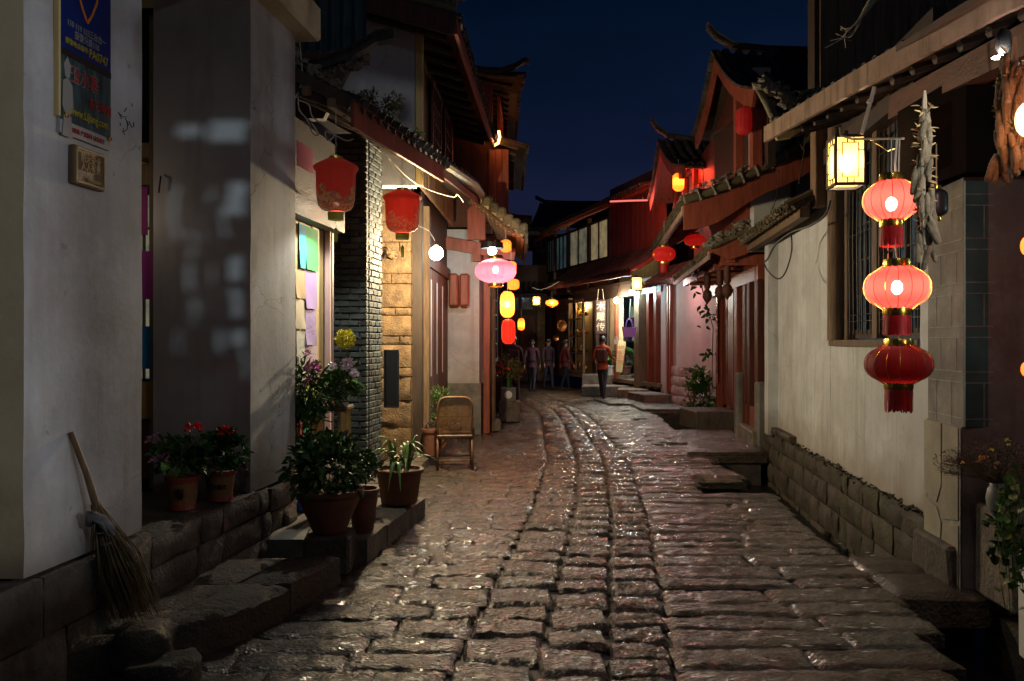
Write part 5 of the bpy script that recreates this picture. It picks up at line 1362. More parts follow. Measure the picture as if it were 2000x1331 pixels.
# gable high up
q0 = Vector((3.22, 18.0, 5.95))
ne3 = [Vector((3.42 + i * .6, 16.2, 5.05)) for i in range(5)]; nt3 = [Vector((3.30 + i * .6, 18.0, 5.98)) for i in range(5)]; fe3 = [Vector((3.36 + i * .6, 19.7, 4.95)) for i in range(5)]
_, S3 = roof(r3, ne3, nt3, nparts=8, sag=.18, rafters=False, deck_mat=M['wood_red']); _, S4 = roof(r3, fe3, nt3, nparts=4, sag=.18, rafters=False, deck_mat=M['wood_red'])
for S_ in (S3, S4):
    pts = [S_(0, v) for v in np.linspace(0, 1, 8)]
    for a, b in zip(pts, pts[1:]): board(r3, a + Vector((-.02, 0, -.12)), b + Vector((-.02, 0, -.12)), .26, .05, M['wood_red'], "barge_board")
    for i in range(12):
        a, b = S_(0, i / 12), S_(0, (i + .9) / 12); q = MB(); q.beam(a + Vector((-.05, 0, .03)), b + Vector((-.05, 0, .035)), .13, .04); q.build("verge_tile", M['tile'], r3)
ridge(r3, [Vector((3.06, 18, 6.42)), Vector((3.18, 18, 6.24)), Vector((3.45, 18, 6.06)), Vector((3.9, 18, 6.0)), Vector((5.6, 18, 6.0))], .06)
q = MB(); q.prism([(3.85, 16.5, 3.9), (3.85, 19.5, 3.9), (3.85, 19.5, 5.0), (3.85, 18.0, 5.8), (3.85, 16.5, 5.0)], (.1, 0, 0)); q.build("gable_board", M['wood_red'], r3)
for z in (4.3, 4.75, 5.2):
    board(r3, (3.82, 16.6, z), (3.82, 19.4, z), .08, .05, M['wood_red'], "gable_rail")
for y in (17.0, 18.0, 19.0): post(r3, 3.80, y, 3.9, 5.4, .10, M['wood_red'], "gable_post")
m1 = MB(); m1.box((5.8, 19.6, 2.6), (2.4, 3.6, 5.2)); m1.build("core", M['dark'], r3)
m1 = MB(); m1.box((4.9, 16.4, 4.6), (1.8, .3, 1.3)); m1.build("upper_wall", M['wood_red'], r3)

# ---- bag shop and carving shop along the bend
TF = Vector((.265, -1, 0)).normalized(); NF = Vector((-1, -.265, 0)).normalized()      # facade frame at the bend
def onF(d, z, off=0.0): return Vector((3.93 - .265 * (d - 21.5), d, z)) + NF * off
r4 = thing("timber_shop_row", (2.8, 25, 0), "red-brown timber shop row at the bend with lit upper windows and open shopfronts", "shop house")
# upper wall boards
for i in range(11):
    d0 = 21.3 + i * .34; q = MB(); q.beam(onF(d0 + .17, 3.9, -.02), onF(d0 + .17, 6.2, -.02), .325, .05, NF); q.build("plank", M['wood_red'], r4)
wallbox(r4, [tuple(onF(25.0, 0, -.1)[:2]), tuple(onF(31.5, 0, -.1)[:2])], 3.3, 4.15, M['wood'], "wall", .2, (1, 0))
wallbox(r4, [tuple(onF(25.0, 0, -1.6)[:2]), tuple(onF(31.5, 0, -1.6)[:2])], 3.3, 6, material("warm_lit_room_wall", (.50, .42, .26), (.30, .24, .14), .8, 8), "room_wall", .1, (1, 0))
warm = material("lit_curtain_glass", (.56, .50, .34), (.34, .30, .20), .5, 30, 5)
for i, (d0, ww) in enumerate(((25.1, 1.7), (26.85, 1.95), (28.9, 1.4), (30.35, .95))):
    lattice(r4, onF(d0 + ww, 4.12, .0), TF, UP, ww * 1.02, 1.30, 2 if i < 2 else 3, 1, .04, .04, M['wood_dk'], .07, "window", pane=None)
    q = MB(); a = onF(d0 + .08, 4.18, -.05); b = onF(d0 + ww - .05, 4.18, -.05)
    q.prism([a, b, b + Vector((0, 0, 1.2)), a + Vector((0, 0, 1.2))], NF * -.01); pn = q.build("pane", None or [noisy_glow("curtained_lit_glass", (.85, .62, .30), (.30, .26, .17), .30, 2.2), noisy_glow("curtained_lit_glass_b", (.62, .50, .28), (.16, .20, .18), .24, 2.2), noisy_glow("bluish_lit_glass", (.16, .26, .28), (.04, .07, .08), .16, 2), noisy_glow("dim_lit_glass", (.12, .15, .15), (.03, .04, .05), .12, 2)][i], r4)
for d0 in (25.0, 26.8, 28.82, 30.3): post(r4, *onF(d0, 0, .0)[:2], 3.3, 5.6, .12, M['wood_dk'], "post")
# eaves of the upper storey
E5 = [onF(d, 5.55 - .0 * (d - 21), .75) for d in (21.0, 23.5, 26, 28.5, 31)]; E5[0].z += .02; E5[-1].z = 5.35
T5 = [onF(d, 6.5, -1.4) for d in (21.0, 23.5, 26, 28.5, 31)]
roof(r4, E5, T5, nparts=18, sag=.08, deck_mat=M['wood_red'], raf_mat=M['wood_red'])
ridge(r4, [onF(31, 6.4, -1.2), onF(26, 6.5, -1.2), onF(21, 6.6, -1.2)], .07)
for dd, z, off in ((29.6, 5.45, .8),):      # small upturned hip tips
    p = onF(dd, z, off); q = MB(); q.tube([p + Vector((-.55, .3, .12)), p + Vector((-.3, .2, .0)), p, p + Vector((.5, -.1, .08)), p + Vector((1.0, -.3, .25))], [.03, .05, .07, .08, .08], 7); q.build("hip_tip", M['tile_lit'], r4, smooth=True)
# pent roof above the shopfront
E6 = [onF(d, 3.45, .95) for d in (21.3, 23.0, 24.8, 26.6, 28.2)]; E6[-1].z += .05
T6 = [onF(d, 4.12, -.05) for d in (21.3, 23.0, 24.8, 26.6, 28.2)]
roof(r4, E6, T6, nparts=24, sag=.05, deck_mat=M['wood_red'], raf_mat=M['wood_red'])
board(r4, E6[0] + Vector((0, 0, -.1)), E6[-1] + Vector((0, 0, -.1)), .16, .04, M['wood_red'], "fascia_board")
# shopfront: openings between posts
def pF(d, z0, z1, w, mat, name="post", off=0.0, dd=None):
    return post(r4, *onF(d, 0, off)[:2], z0, z1, w, mat, name, rz=.26)
q = MB(); a, b = onF(24.7, .3, .0), onF(25.05, .3, .0)
q.prism([a, b, b + Vector((0, 0, 2.7)), a + Vector((0, 0, 2.7))], NF * -.3); q.build("pilaster", M['plaster_cream'], r4)
for d, w, mt in ((24.52, .10, M['wood_red']), (22.75, .32, M['wood_old']), (22.2, .16, M['wood_red']), (21.75, .16, M['wood_red']), (25.2, .12, M['wood_dk']), (26.1, .14, M['wood_dk'])):
    pF(d, .3, 3.2, w, mt)
q = MB(); q.beam(onF(21.4, 3.05, .0), onF(28.2, 3.05, .0), .14, .35); q.build("lintel", M['wood_dk'], r4)
teal = material("shop_back_wall", (.10, .22, .25), (.03, .07, .08), .7, 7, 5)
wallbox(r4, [tuple(onF(21.4, 0, -1.5)[:2]), tuple(onF(28.4, 0, -1.5)[:2])], .3, 3.2, teal, "back_wall", .1, (1, 0))
q = MB(); q.beam(onF(21.4, .42, -.7), onF(28.5, .42, -.7), 1.6, .1); q.build("shop_floor", M['wood_old'], r4)
q = MB(); q.beam(onF(21.4, 3.25, -.7), onF(28.5, 3.25, -.7), 1.6, .1); q.build("shop_ceiling", M['wood_dk'], r4)
# carved sign, stone piers, glass cabinet, dark doors further left
wallbox(r4, [tuple(onF(25.15, 0, -.15)[:2]), tuple(onF(26.9, 0, -.15)[:2])], .3, 3.2, M['wood_dk'], "wall", .1, (1, 0))
courses(r4, tuple(onF(28.75, 0, .02)[:2]), tuple(onF(30.0, 0, .02)[:2]), .3, 3.1, .34, .7, M['ashlar'], .15, "stone_block", face=(-1, -.265), maxn=40)
lattice(r4, onF(28.65, .5, .05), TF, UP, 1.55, 2.5, 2, 4, .05, .05, M['wood_old'], .10, "cabinet", pane=None, muntin="shelf")
q = MB(); a, b = onF(27.15, .5, -.25), onF(28.6, .5, -.25); q.prism([a, b, b + Vector((0, 0, 2.4)), a + Vector((0, 0, 2.4))], NF * -.05); q.build("cabinet_back", M['pine'], r4)
gm = [M['gold'], M['terra_y'], flat("copper_ware", (.5, .2, .08), .3, .9)]
for r in range(4):
    for k in range(6):
        q = MB(); rr = RN.uniform(.05, .09); hh = RN.uniform(.12, .30)
        q.lathe([(rr * .6, 0), (rr, hh * .3), (rr * .8, hh * .7), (rr * .35, hh * .85), (rr * .45, hh)], onF(27.35 + k * .2, .62 + r * .6, -.1), 10)
        q.build("metal_ware", gm[(k + r) % 3], r4)
for i, d0 in enumerate((30.2, 30.95)):
    door(r4, onF(d0 + .7, .3, -.05), TF, UP, .68, 2.6, M['wood'], npan=3)
m1 = MB(); a = onF(21.4, 0, -1.7); b = onF(31.5, 0, -1.7); m1.prism([a, b, b + Vector((3, 0, 0)), a + Vector((3, 0, 0))], (0, 0, 6.3)); m1.build("core", M['dark'], r4)

# ---- end house closing the view
r5 = thing("end_house", (.2, 33, 0), "dark timber house closing the end of the street behind the hanging lanterns", "house")
wallbox(r5, [(-3.5, 32.5), (1.6, 32.5)], 0, 4.6, M['wood_dk'], "wall", .3, (0, 1))
for i in range(4): door(r5, (-.9 + i * .62, 32.4, .3), (1, 0, 0), UP, .56, 2.3, M['wood'], npan=3)
for i in range(4): lattice(r5, (-.9 + i * .62, 32.4, 2.8), (1, 0, 0), UP, .56, 1.0, 3, 4, .03, .03, M['wood'], .05, "window", pane=M['glass'])
roof(r5, [Vector((x, 31.7, 5.1)) for x in (-3.5, -1.5, .5, 1.8)], [Vector((x, 33.5, 6.0)) for x in (-3.5, -1.5, .5, 1.8)], nparts=16)
roof(r5, [Vector((x, 31.6, 3.4)) for x in (-3.5, -1.5, .5, 1.6)], [Vector((x, 32.5, 3.9)) for x in (-3.5, -1.5, .5, 1.6)], nparts=16)
ridge(r5, [Vector((-3.5, 33.5, 6.1)), Vector((1.8, 33.5, 6.1))], .08)
courses(r5, (1.0, 32.35), (1.6, 32.35), .0, 3.2, .34, .5, M['ashlar'], .15, "stone_block", face=(0, -1), maxn=30)
# roofs behind, on the far slope
r6 = thing("far_house", (4, 42, 0), "dark roof silhouette rising behind the timber shop row", "house")
wallbox(r6, [(1.0, 40), (8, 40)], 0, 6.8, M['wood_dk'], "wall", .3, (0, 1))
roof(r6, [Vector((x, 39, 7.0)) for x in (.8, 3, 5, 8)], [Vector((x, 42, 8.6)) for x in (1.4, 3, 5, 8)], nparts=10, rafters=False)
ridge(r6, [Vector((1.2, 42, 8.9)), Vector((1.7, 42, 8.65)), Vector((3, 42, 8.6)), Vector((8, 42, 8.6))], .1)
# assumed shop beside the viewer, unseen, holding added lamps and light-shaping parts
r7 = thing("assumed_near_shop", (4.2, 0, 0), "assumed unseen shop opposite the white pier, with added lamps lighting the lane", "house")
q = MB(); q.box((3.0, -.4, 1.9), (.2, 2.2, 3.8)); q.build("wall", M['wood_dk'], r7)
q = MB(); q.box((3.0, 1.70, 1.9), (.15, .80, 3.8)); q.build("wall", M['wood_dk'], r7)
q = MB(); q.box((3.0, 1.23, .92), (.15, 1.06, 1.85)); q.build("counter_wall", M['block'], r7)  # unseen; raised to keep lamp light off the ledges

# ================================================================== LANTERNS AND LAMPS
M['cl_salmon'] = fabric("lit_red_lantern_cloth", (.50, .028, .022), .34, (1, .20, .14), .20, hot=.10)
M['cl_red'] = fabric("unlit_red_lantern_cloth", (.42, .012, .012), see=.04)
M['cl_red_dim'] = fabric("faint_red_lantern_cloth", (.42, .012, .012), .07, (1, .03, .03), .04)
M['cl_red_hot'] = fabric("deep_red_lit_cloth", (.6, .02, .01), .75, (1, .02, .01), .04)
M['cl_orange'] = fabric("lit_orange_lantern_cloth", (.8, .25, .04), 1.5, (1, .24, .02), .12, hot=.12)
M['cl_orange_s'] = fabric("soft_orange_lantern_cloth", (.8, .20, .03), .9, (1, .17, .02), .10, hot=.2)
M['cl_pink'] = fabric("lit_pink_lantern_cloth", (.45, .07, .09), .42, (1, .20, .25), .12, hot=.14)
M['cl_paper'] = fabric("lit_amber_paper", (.60, .38, .07), .40, (1, .74, .18), .30)
M['bulb'] = bulb_glow("bulb_glow", (1, .86, .70), 45)
M['bulb_w'] = bulb_glow("cool_bulb_glow", (.72, .95, 1), 45)
M['bulb_y'] = bulb_glow("warm_bulb_glow", (1, .84, .60), 200)
M['tassel'] = material("red_silk_fringe", (.45, .012, .015), (.30, .008, .01), .6, 30, 2, .0, vary=.2)

def sphere(mb, c, r, n=12, m=7, sz=1):
    mb.lathe([(r * math.sin(math.pi * (i + .001) / m), -r * sz * math.cos(math.pi * i / m)) for i in range(m + 1)], c, n); return mb
def lantern(c, r, h, cloth, label, group=None, kind="oval", cap=True, fringe=.0, power=0, lcol=(1, .6, .4), bulb=None, cord_to=None, ribs=16, name="red_lantern", cat="lantern", bulb_z=0.0, lr=.03, rib_mat=None, capr=.42):
    c = Vector(c); t = thing(name, c - Vector((0, 0, h / 2)), label, cat, group)
    if kind == "oval": prof = [(max(r * (1 - abs(s) ** 2.3) ** .5, r * capr), s * h / 2) for s in np.linspace(-1, 1, 25)]
    elif kind == "capsule": prof = [(max(r * (1 - abs(s) ** 5) ** .45, r * capr), s * h / 2) for s in np.linspace(-1, 1, 25)]
    else: prof = [(r * .35, -h * .50), (r * .62, -h * .46), (r * .78, -h * .38), (r * .84, -h * .25), (r * .87, 0), (r * .88, h * .2), (r * .90, h * .27), (r * 1.0, h * .33), (r * 1.0, h * .35), (r * .86, h * .40), (r * .60, h * .46), (r * .42, h * .50)]
    q = MB(); q.lathe(prof, c, 48, cap=False, rib=.022 if kind != "bell" else .0, ribs=ribs)
    if kind == "bell": q = MB(); q.lathe(prof, c, 16, cap=False)
    q.build("shade", cloth, t, smooth=(kind != "bell"), origin=tuple(c), angle=None)
    if ribs and kind != "bell":
        q = MB()
        for k in range(ribs):
            an = 2 * math.pi * k / ribs; q.tube([c + Vector((math.cos(an) * (pr + .002), math.sin(an) * (pr + .002), pz)) for pr, pz in prof[::2]], .0018, 4, cap=False)
        q.build("ribs", rib_mat or M['gold'], t)
    if cap:
        for sgn, nm in ((1, "top_cap"), (-1, "bottom_cap")):
            z0 = sgn * h / 2; q = MB(); pr = [(r * capr * 1.02, z0 - sgn * .01), (r * capr * 1.04, z0 + sgn * h * .06), (r * capr * .98, z0 + sgn * h * .14)]
            if sgn < 0: pr = pr[::-1]
            q.lathe(pr, c, 24, cap=False, rib=.03, ribs=12); q.build(nm, M['gold'], t, smooth=True)
    if fringe:
        q = MB(); z0 = c.z - h / 2 - h * .13
        for k in range(70):
            an = 2 * math.pi * k / 70; rr = r * capr * (.98 + RN.uniform(-.03, .03)); p = c + Vector((math.cos(an) * rr, math.sin(an) * rr, 0)); p.z = z0
            e_ = p + Vector((RN.uniform(-.004, .004), RN.uniform(-.004, .004), -fringe * RN.uniform(.94, 1.04)))
            w = .0035; s = Vector((-math.sin(an), math.cos(an), 0)) * (w + .003)
            q.add([p - s, p + s, e_ + s * .6, e_ - s * .6], [[0, 1, 2, 3]])
        q.build("tassel", M['tassel'], t)
    if bulb:
        q = MB(); sphere(q, c + Vector((0, 0, bulb_z)), lr, sz=1.35); q.build("bulb", bulb, t, smooth=True)
    if power: lamp(c + Vector((0, 0, bulb_z)), lcol, power, t, .06)
    if cord_to is None and kind != 'bell': cord_to = c + Vector((0, 0, h / 2 + .28))
    if cord_to is not None:
        q = MB(); q.tube([c + Vector((0, 0, h / 2 + (h * .1 if cap else 0))), Vector(cord_to)], .004, 5); q.build("cord", M['rope'], t)
    return t

# ---- stack of three oval lanterns before the window
sx_ = 4.62
cA = W(1741, 392, sx_); cB = W(1752, 562, sx_); cC = W(1755, 712, sx_)
gname = "oval lanterns strung one below the other by the gateway"
lantern(cA, .150, .235, M['cl_salmon'], "topmost lit red oval lantern of the three strung below each other by the window", gname, fringe=.11, power=6, lcol=(1, .84, .70), bulb=M['bulb'], bulb_z=-.02, cord_to=cA + Vector((.0, 0, .34)))
lantern(cB, .174, .250, M['cl_salmon'], "middle lit red oval lantern with a bright bulb in front of the barred window", gname, fringe=.11, power=6, lcol=(1, .84, .70), bulb=M['bulb'], bulb_z=.0, cord_to=cA - Vector((0, 0, .12)))
lantern(cC, .177, .225, M['cl_red'], "unlit dark red oval lantern at the bottom of the string of three", gname, fringe=.125, cord_to=cB - Vector((0, 0, .12)))
hang = thing("lantern_bracket", W(1745, 300, sx_), "pale horizontal rod and hooks from which the string of lanterns and the square lantern hang", "bracket")
q = MB(); q.tube([W(1640, 250, 5.5), W(1642, 265, 5.4), W(1665, 272, 5.3), W(1765, 271, sx_ + .05)], .007, 6); q.build("rod", M['rope'], hang)
q = MB(); q.tube([W(1708, 170, 5.2), W(1683, 262, 5.25)], .012, 6); q.tube([W(1700, 196, 5.2), W(1697, 202, 5.2)], .018, 6); q.build("strut", M['wire_w'], hang)
q = MB(); q.tube([W(1752, 272, sx_), W(1748, 320, sx_), W(1750, 345, sx_)], .006, 6); q.tube([W(1757, 272, sx_ + .02), W(1755, 345, sx_)], .004, 6); q.build("hook", M['wire_w'], hang)
q = MB(); q.tube([W(1700, 272, 5.1), W(1735, 295, 4.9), W(1750, 290, sx_)], .005, 5); q.build("yellow_wire", M['gold'], hang)

# ---- square glazed lantern
def square_lantern(c, w, h, label, group, power=0, rz=-.08, col=(1, .88, .66), detail=True, emit=None, bulbm=None):
    c = Vector(c); t = thing("square_lantern", c - Vector((0, 0, h / 2)), label, "lantern", group)
    Mx = Matrix.Rotation(rz, 3, 'Z'); fm = M['wood_dk']
    def P(x, y, z): return c + Mx @ Vector((x, y, z))
    a = w / 2
    q = MB()
    for sx__, sy in ((-1, -1), (1, -1), (1, 1), (-1, 1)): q.beam(P(a * sx__, a * sy, -h / 2), P(a * sx__, a * sy, h / 2), w * .075, w * .075)
    for z in (-h / 2, h / 2):
        for k in range(4):
            s0 = ((-1, -1), (1, -1), (1, 1), (-1, 1))[k]; s1 = ((-1, -1), (1, -1), (1, 1), (-1, 1))[(k + 1) % 4]
            q.beam(P(a * s0[0], a * s0[1], z), P(a * s1[0], a * s1[1], z), w * .08, w * .10)
    q.build("frame", fm, t)
    for k in range(4):
        dx = ((0, -1), (1, 0), (0, 1), (-1, 0))[k]; n = Vector((dx[0], dx[1], 0)); s = Vector((-dx[1], dx[0], 0))
        def Q(u, v, o=0): v3 = n * (a - .004 + o) + s * u * a; return P(v3.x, v3.y, v * h / 2)
        q = MB(); q.add([Q(-.93, -.95), Q(.93, -.95), Q(.93, .95), Q(-.93, .95)], [[0, 1, 2, 3]]); q.build("pane", emit or M['cl_paper'], t)
        if detail:
            q = MB()
            for (u0, v0), (u1, v1) in (((-.55, -.72), (.55, -.72)), ((.55, -.72), (.55, .72)), ((.55, .72), (-.55, .72)), ((-.55, .72), (-.55, -.72)),
                                        ((-.95, -.4), (-.55, -.4)), ((.55, -.4), (.95, -.4)), ((-.95, .4), (-.55, .4)), ((.55, .4), (.95, .4)), ((-.2, .72), (-.2, .95)), ((.25, .72), (.25, .95)), ((-.2, -.95), (-.2, -.72)), ((.25, -.95), (.25, -.72))):
                q.beam(Q(u0, v0, .004), Q(u1, v1, .004), w * .035, w * .03)
            q.build("lattice", fm, t)
    q = MB(); sphere(q, c + Vector((0, 0, -h * .02)), w * .22, sz=1.5); q.build("bulb", bulbm or M['bulb'], t, smooth=True)
    q = MB(); q.lathe([(w * .3, h / 2 + .005), (w * .1, h / 2 + .03), (w * .08, h / 2 + .06)], c, 8); q.build("top_cap", fm, t)
    if power: lamp(c - Vector((0, 0, h * .02)), col, power, t, .05)
    return t
square_lantern(W(1652, 318, 5.9), .20, .34, "square glass lantern with dark lattice frame glowing yellow under the gateway eave", None, 13)
square_lantern(W(1048, 588, 27.0), .24, .28, "tiny yellow square lantern hanging under the far eave left of the orange lantern", "square lanterns far down the street", 14, detail=False)
square_lantern(W(1243, 555, 21.2), .26, .34, "small yellow square lantern above the round white globe lamp of the bag shop", "square lanterns far down the street", 12, detail=False)

# ---- big globe at the picture edge, spot lamp beside it
lantern(W(2024, 232, 3.2), .072, .155, fabric("lit_peach_lantern_cloth", (.8, .4, .2), 1.5, (1, .45, .20), .2, hot=.2), "bright peach-orange round lantern cut by the picture's edge next to the thick maize bunch", None, cap=False, ribs=0, power=4.5, lcol=(1, .76, .56), name="round_lantern", capr=.2)
lantern(W(2022, 480, 3.95), .062, .12, M['cl_orange_s'], "small orange-red lantern peeping in at the picture's edge beside the teal doorway", None, ribs=0, name="round_lantern", power=1.5, lcol=(1, .3, .1))
lantern(W(2022, 722, 3.95), .060, .10, M['cl_orange_s'], "lowest small orange lantern at the picture's edge by the doorway", None, ribs=0, name="round_lantern", power=.6, lcol=(1, .3, .1))
sp = thing("spot_lamp", W(1953, 112, 3.75), "small bright spot lamp under the eave above the thick maize bunch", "lamp")
q = MB(); q.lathe([(.02, .0), (.035, .03), (.03, .09), (.012, .11)], W(1960, 104, 3.72), 12); q.build("housing", M['iron'], sp, smooth=True)
q = MB(); q.lathe([(.002, -.006), (.034, .0), (.002, .006)], W(1953, 112, 3.72), 12); q.build("lens", bulb_glow("spot_lens", (1, .93, .80), 22), sp, smooth=True)
lamp(W(1950, 124, 3.70), (1, .95, .88), 12, sp, .04)

# ---- left side shop lanterns with printed flowers
def printed_cloth(name, base, emit):
    m = fabric(name, base, emit, (1, .08, .04), .06); nt = m.node_tree; N = nt.nodes; L = nt.links
    pb = [n for n in N if n.type == 'BSDF_PRINCIPLED'][0]
    tcn = N.new("ShaderNodeTexCoord"); vo = N.new("ShaderNodeTexVoronoi"); vo.inputs["Scale"].default_value = 42
    L.new(tcn.outputs["Object"], vo.inputs["Vector"])
    nz = N.new("ShaderNodeTexNoise"); nz.inputs["Scale"].default_value = 7.5; nz.inputs["Detail"].default_value = 2; L.new(tcn.outputs["Object"], nz.inputs["Vector"])
    sp_ = N.new("ShaderNodeSeparateXYZ"); L.new(tcn.outputs["Object"], sp_.inputs[0])
    mr = N.new("ShaderNodeMapRange"); mr.inputs[1].default_value = .07; mr.inputs[2].default_value = -.09; mr.inputs[3].default_value = -.25; mr.inputs[4].default_value = .12; L.new(sp_.outputs["Z"], mr.inputs[0])
    ad = N.new("ShaderNodeMath"); ad.operation = 'ADD'; L.new(nz.outputs[0], ad.inputs[0]); L.new(mr.outputs[0], ad.inputs[1])
    th = N.new("ShaderNodeMapRange"); th.inputs[1].default_value = .50; th.inputs[2].default_value = .53; L.new(ad.outputs[0], th.inputs[0])
    rp = N.new("ShaderNodeValToRGB"); rp.color_ramp.interpolation = 'CONSTANT'
    rp.color_ramp.elements[0].color = (.55, .52, .42, 1); rp.color_ramp.elements[1].position = .35; rp.color_ramp.elements[1].color = (.10, .12, .08, 1)
    e2 = rp.color_ramp.elements.new(.6); e2.color = (.55, .38, .08, 1); e3 = rp.color_ramp.elements.new(.8); e3.color = (.40, .03, .02, 1)
    L.new(vo.outputs["Color"], rp.inputs[0]); mx = N.new("ShaderNodeMixRGB"); mx.inputs[1].default_value = (*base, 1)
    L.new(th.outputs[0], mx.inputs[0]); L.new(rp.outputs[0], mx.inputs[2]); L.new(mx.outputs[0], pb.inputs["Base Color"])
    em = [n for n in N if n.type == 'EMISSION']
    if em:
        m2 = N.new("ShaderNodeMixRGB"); m2.inputs[1].default_value = (1, .08, .04, 1); L.new(th.outputs[0], m2.inputs[0]); m2.inputs[2].default_value = (.45, .30, .12, 1); L.new(m2.outputs[0], em[0].inputs[0])
    return m
pc = printed_cloth("printed_flower_cloth", (.42, .035, .022), .045)
yelb = flat("yellow_green_satin", (.42, .40, .05), .5)
def bell_lantern(c, r, h, label):
    t = lantern(c, r, h, pc, label, "flower-printed lanterns above the note shop", kind="bell", cap=False, ribs=0)
    c = Vector(c)
    q = MB(); q.lathe([(r * .30, h * .49), (r * .30, h * .56)], c, 16); q.build("top_cap", M['gold'], t)
    q = MB(); q.lathe([(r * .34, -h * .66), (r * .36, -h * .52)], c, 16, cap=False); q.lathe([(r * .33, -h * .66), (r * .33, -h * .52)], c, 16); q.build("skirt", yelb, t)
    q = MB(); q.tube([c - Vector((0, 0, h * .66)), c - Vector((0, 0, h * .80)), c - Vector((0, 0, h * .84)), c - Vector((0, 0, h * 1.08))], [.002, .002, r * .10, r * .07], 8); q.build("tassel", yelb, t)
    q = MB(); q.tube([c + Vector((0, 0, h * .55)), c + Vector((0, 0, h * .55 + .55))], .003, 5); q.build("cord", M['wire_w'], t)
bell_lantern(W(656, 363, 6.6), .183, .42, "flower-printed red bell-shaped lantern in front of the brick pier, the larger of the pair")
bell_lantern(W(786, 414, 8.2), .198, .42, "flower-printed red bell-shaped lantern beside the bright bulb, the further of the pair")

# ---- bright bulb under the left eave
LB = W(852, 495, 9.45)
bl = thing("bare_bulb_lamp", LB, "dazzling bare bulb on a wire under the eave next to the sandstone pier", "lamp")
q = MB(); sphere(q, LB, .082, 16, 9); q.build("bulb", M['bulb_y'], bl, smooth=True)
q = MB(); q.lathe([(.02, .045), (.024, .10), (.012, .12)], LB, 10); q.build("socket", M['iron'], bl)
q = MB(); q.tube([LB + Vector((0, 0, .12)), LB + Vector((-.08, 0, .26)), LB + Vector((-.4, -.1, .40))], .005, 5); q.build("wire", M['wire'], bl)
lamp(LB + Vector((0, -.02, -.02)), (1, .76, .42), 350, bl, .05)

# ---- white globe with big pink lantern below, orange string beyond
PG = W(961, 490, 12.0)
wg = thing("white_bulb_lamp", PG, "cold white bulb just above the wide pink lantern", "lamp")
q = MB(); sphere(q, PG, .065, 16, 9); q.build("bulb", M['bulb_w'], wg, smooth=True)
q = MB(); q.lathe([(.03, .06), (.17, .03), (.16, .12), (.02, .14)], PG, 16); q.build("reflector", M['iron'], wg)
lamp(PG + Vector((0, -.02, -.03)), (.80, .95, 1), 60, wg, .06)
lantern(W(968, 530, 12.0), .30, .36, M['cl_pink'], "wide pink oval lantern glowing from within under the cold white bulb", None, power=10, lcol=(1, .55, .6), bulb=M['bulb_w'], bulb_z=.02, lr=.04, rib_mat=flat("dark_rib", (.25, .05, .06), .6), name="pink_lantern", capr=.35)
og = "orange lanterns strung down from the corner eave"
for px, py, r, h, mt, lab, pw in ((988, 481, .085, .20, 'cl_orange_s', "highest orange lantern tucked under the plank eave", 2), (998, 522, .085, .18, 'cl_orange_s', "second orange lantern mostly hidden behind the wide pink lantern", 2),
                                  (1003, 556, .09, .17, 'cl_orange_s', "third orange lantern just below the edge of the wide pink lantern", 2), (991, 595, .115, .42, 'cl_orange', "tall bright orange-yellow lantern above the red one", 40), (993, 648, .108, .40, 'cl_red_hot', "deep red ribbed lantern at the bottom of the orange string", 3)):
    lantern(W(px, py, 13.3), r, h, M[mt], lab, og, kind="capsule" if h > .15 else "oval", cap=False, ribs=12, power=pw, lcol=(1, .42, .12) if mt != 'cl_red_hot' else (1, .08, .04), bulb=M['bulb'] if mt == 'cl_orange' else None, lr=.035, name="orange_lantern" if mt != 'cl_red_hot' else "red_lantern", rib_mat=flat("rib_orange", (.6, .15, .02), .6))
lantern(W(1018, 634, 24), .10, .34, M['cl_orange'], "small flame-like orange lantern low in the dark behind the red one", None, kind="capsule", cap=False, ribs=0, power=8, lcol=(1, .4, .1), name="orange_lantern")
lantern(W(1078, 592, 26.5), .20, .22, M['cl_orange_s'], "small oval orange lantern hanging in front of the far dark doors", None, power=10, lcol=(1, .45, .12), bulb=M['bulb'], lr=.03, name="orange_lantern", rib_mat=flat("rib_dark_orange", (.5, .1, .02), .6))
lantern(W(1325, 356, 16.6), .115, .36, M['cl_orange'], "bright orange lantern hanging before the glowing red gable", None, kind="capsule", cap=False, ribs=0, power=40, lcol=(1, .16, .06), name="orange_lantern")
lamp(Vector((3.6, 17.0, 5.1)), (1, .05, .02), 22, None, .1).name = "gable_fill_light"  # added red light for the gable, with no lamp of its own
lantern(W(1453, 237, 10.8), .105, .36, M['cl_red_dim'], "long dull red lantern hanging high under the swept gable", None, kind="capsule", cap=False, ribs=14, name="red_lantern", rib_mat=flat("rib_red", (.3, .01, .01), .6), cord_to=W(1453, 190, 10.8))
lantern(W(1297, 497, 13.2), .185, .25, M['cl_red_dim'], "red oval lantern with gold caps hanging before the door canopy", None, fringe=.14, bulb=None, power=1.0, lcol=(1, .2, .12), cord_to=W(1297, 430, 13.2))
lantern(W(1357, 470, 14.8), .19, .22, M['cl_red_dim'], "red lantern half hidden above the tiled door canopy, only its top showing", None, power=.8, lcol=(1, .2, .12), cord_to=W(1356, 420, 14.8))
rl2 = thing("pink_tube_lamp", W(1228, 393, 20.0), "glowing pink tube along the edge of a roof under the red gable", "light")
q = MB(); q.tube([W(1192, 394, 20.4), W(1228, 392.5, 20), W(1264, 391.5, 19.6)], .022, 8); q.build("tube", glow("pink_tube", (1, .20, .17), 1.1), rl2, smooth=True)
q = MB(); q.tube([W(1200, 393, 20.4), W(1200, 386, 20.4)], .02, 6); q.tube([W(1256, 392, 19.7), W(1256, 385, 19.7)], .02, 6); q.build("bracket", M['iron'], rl2)
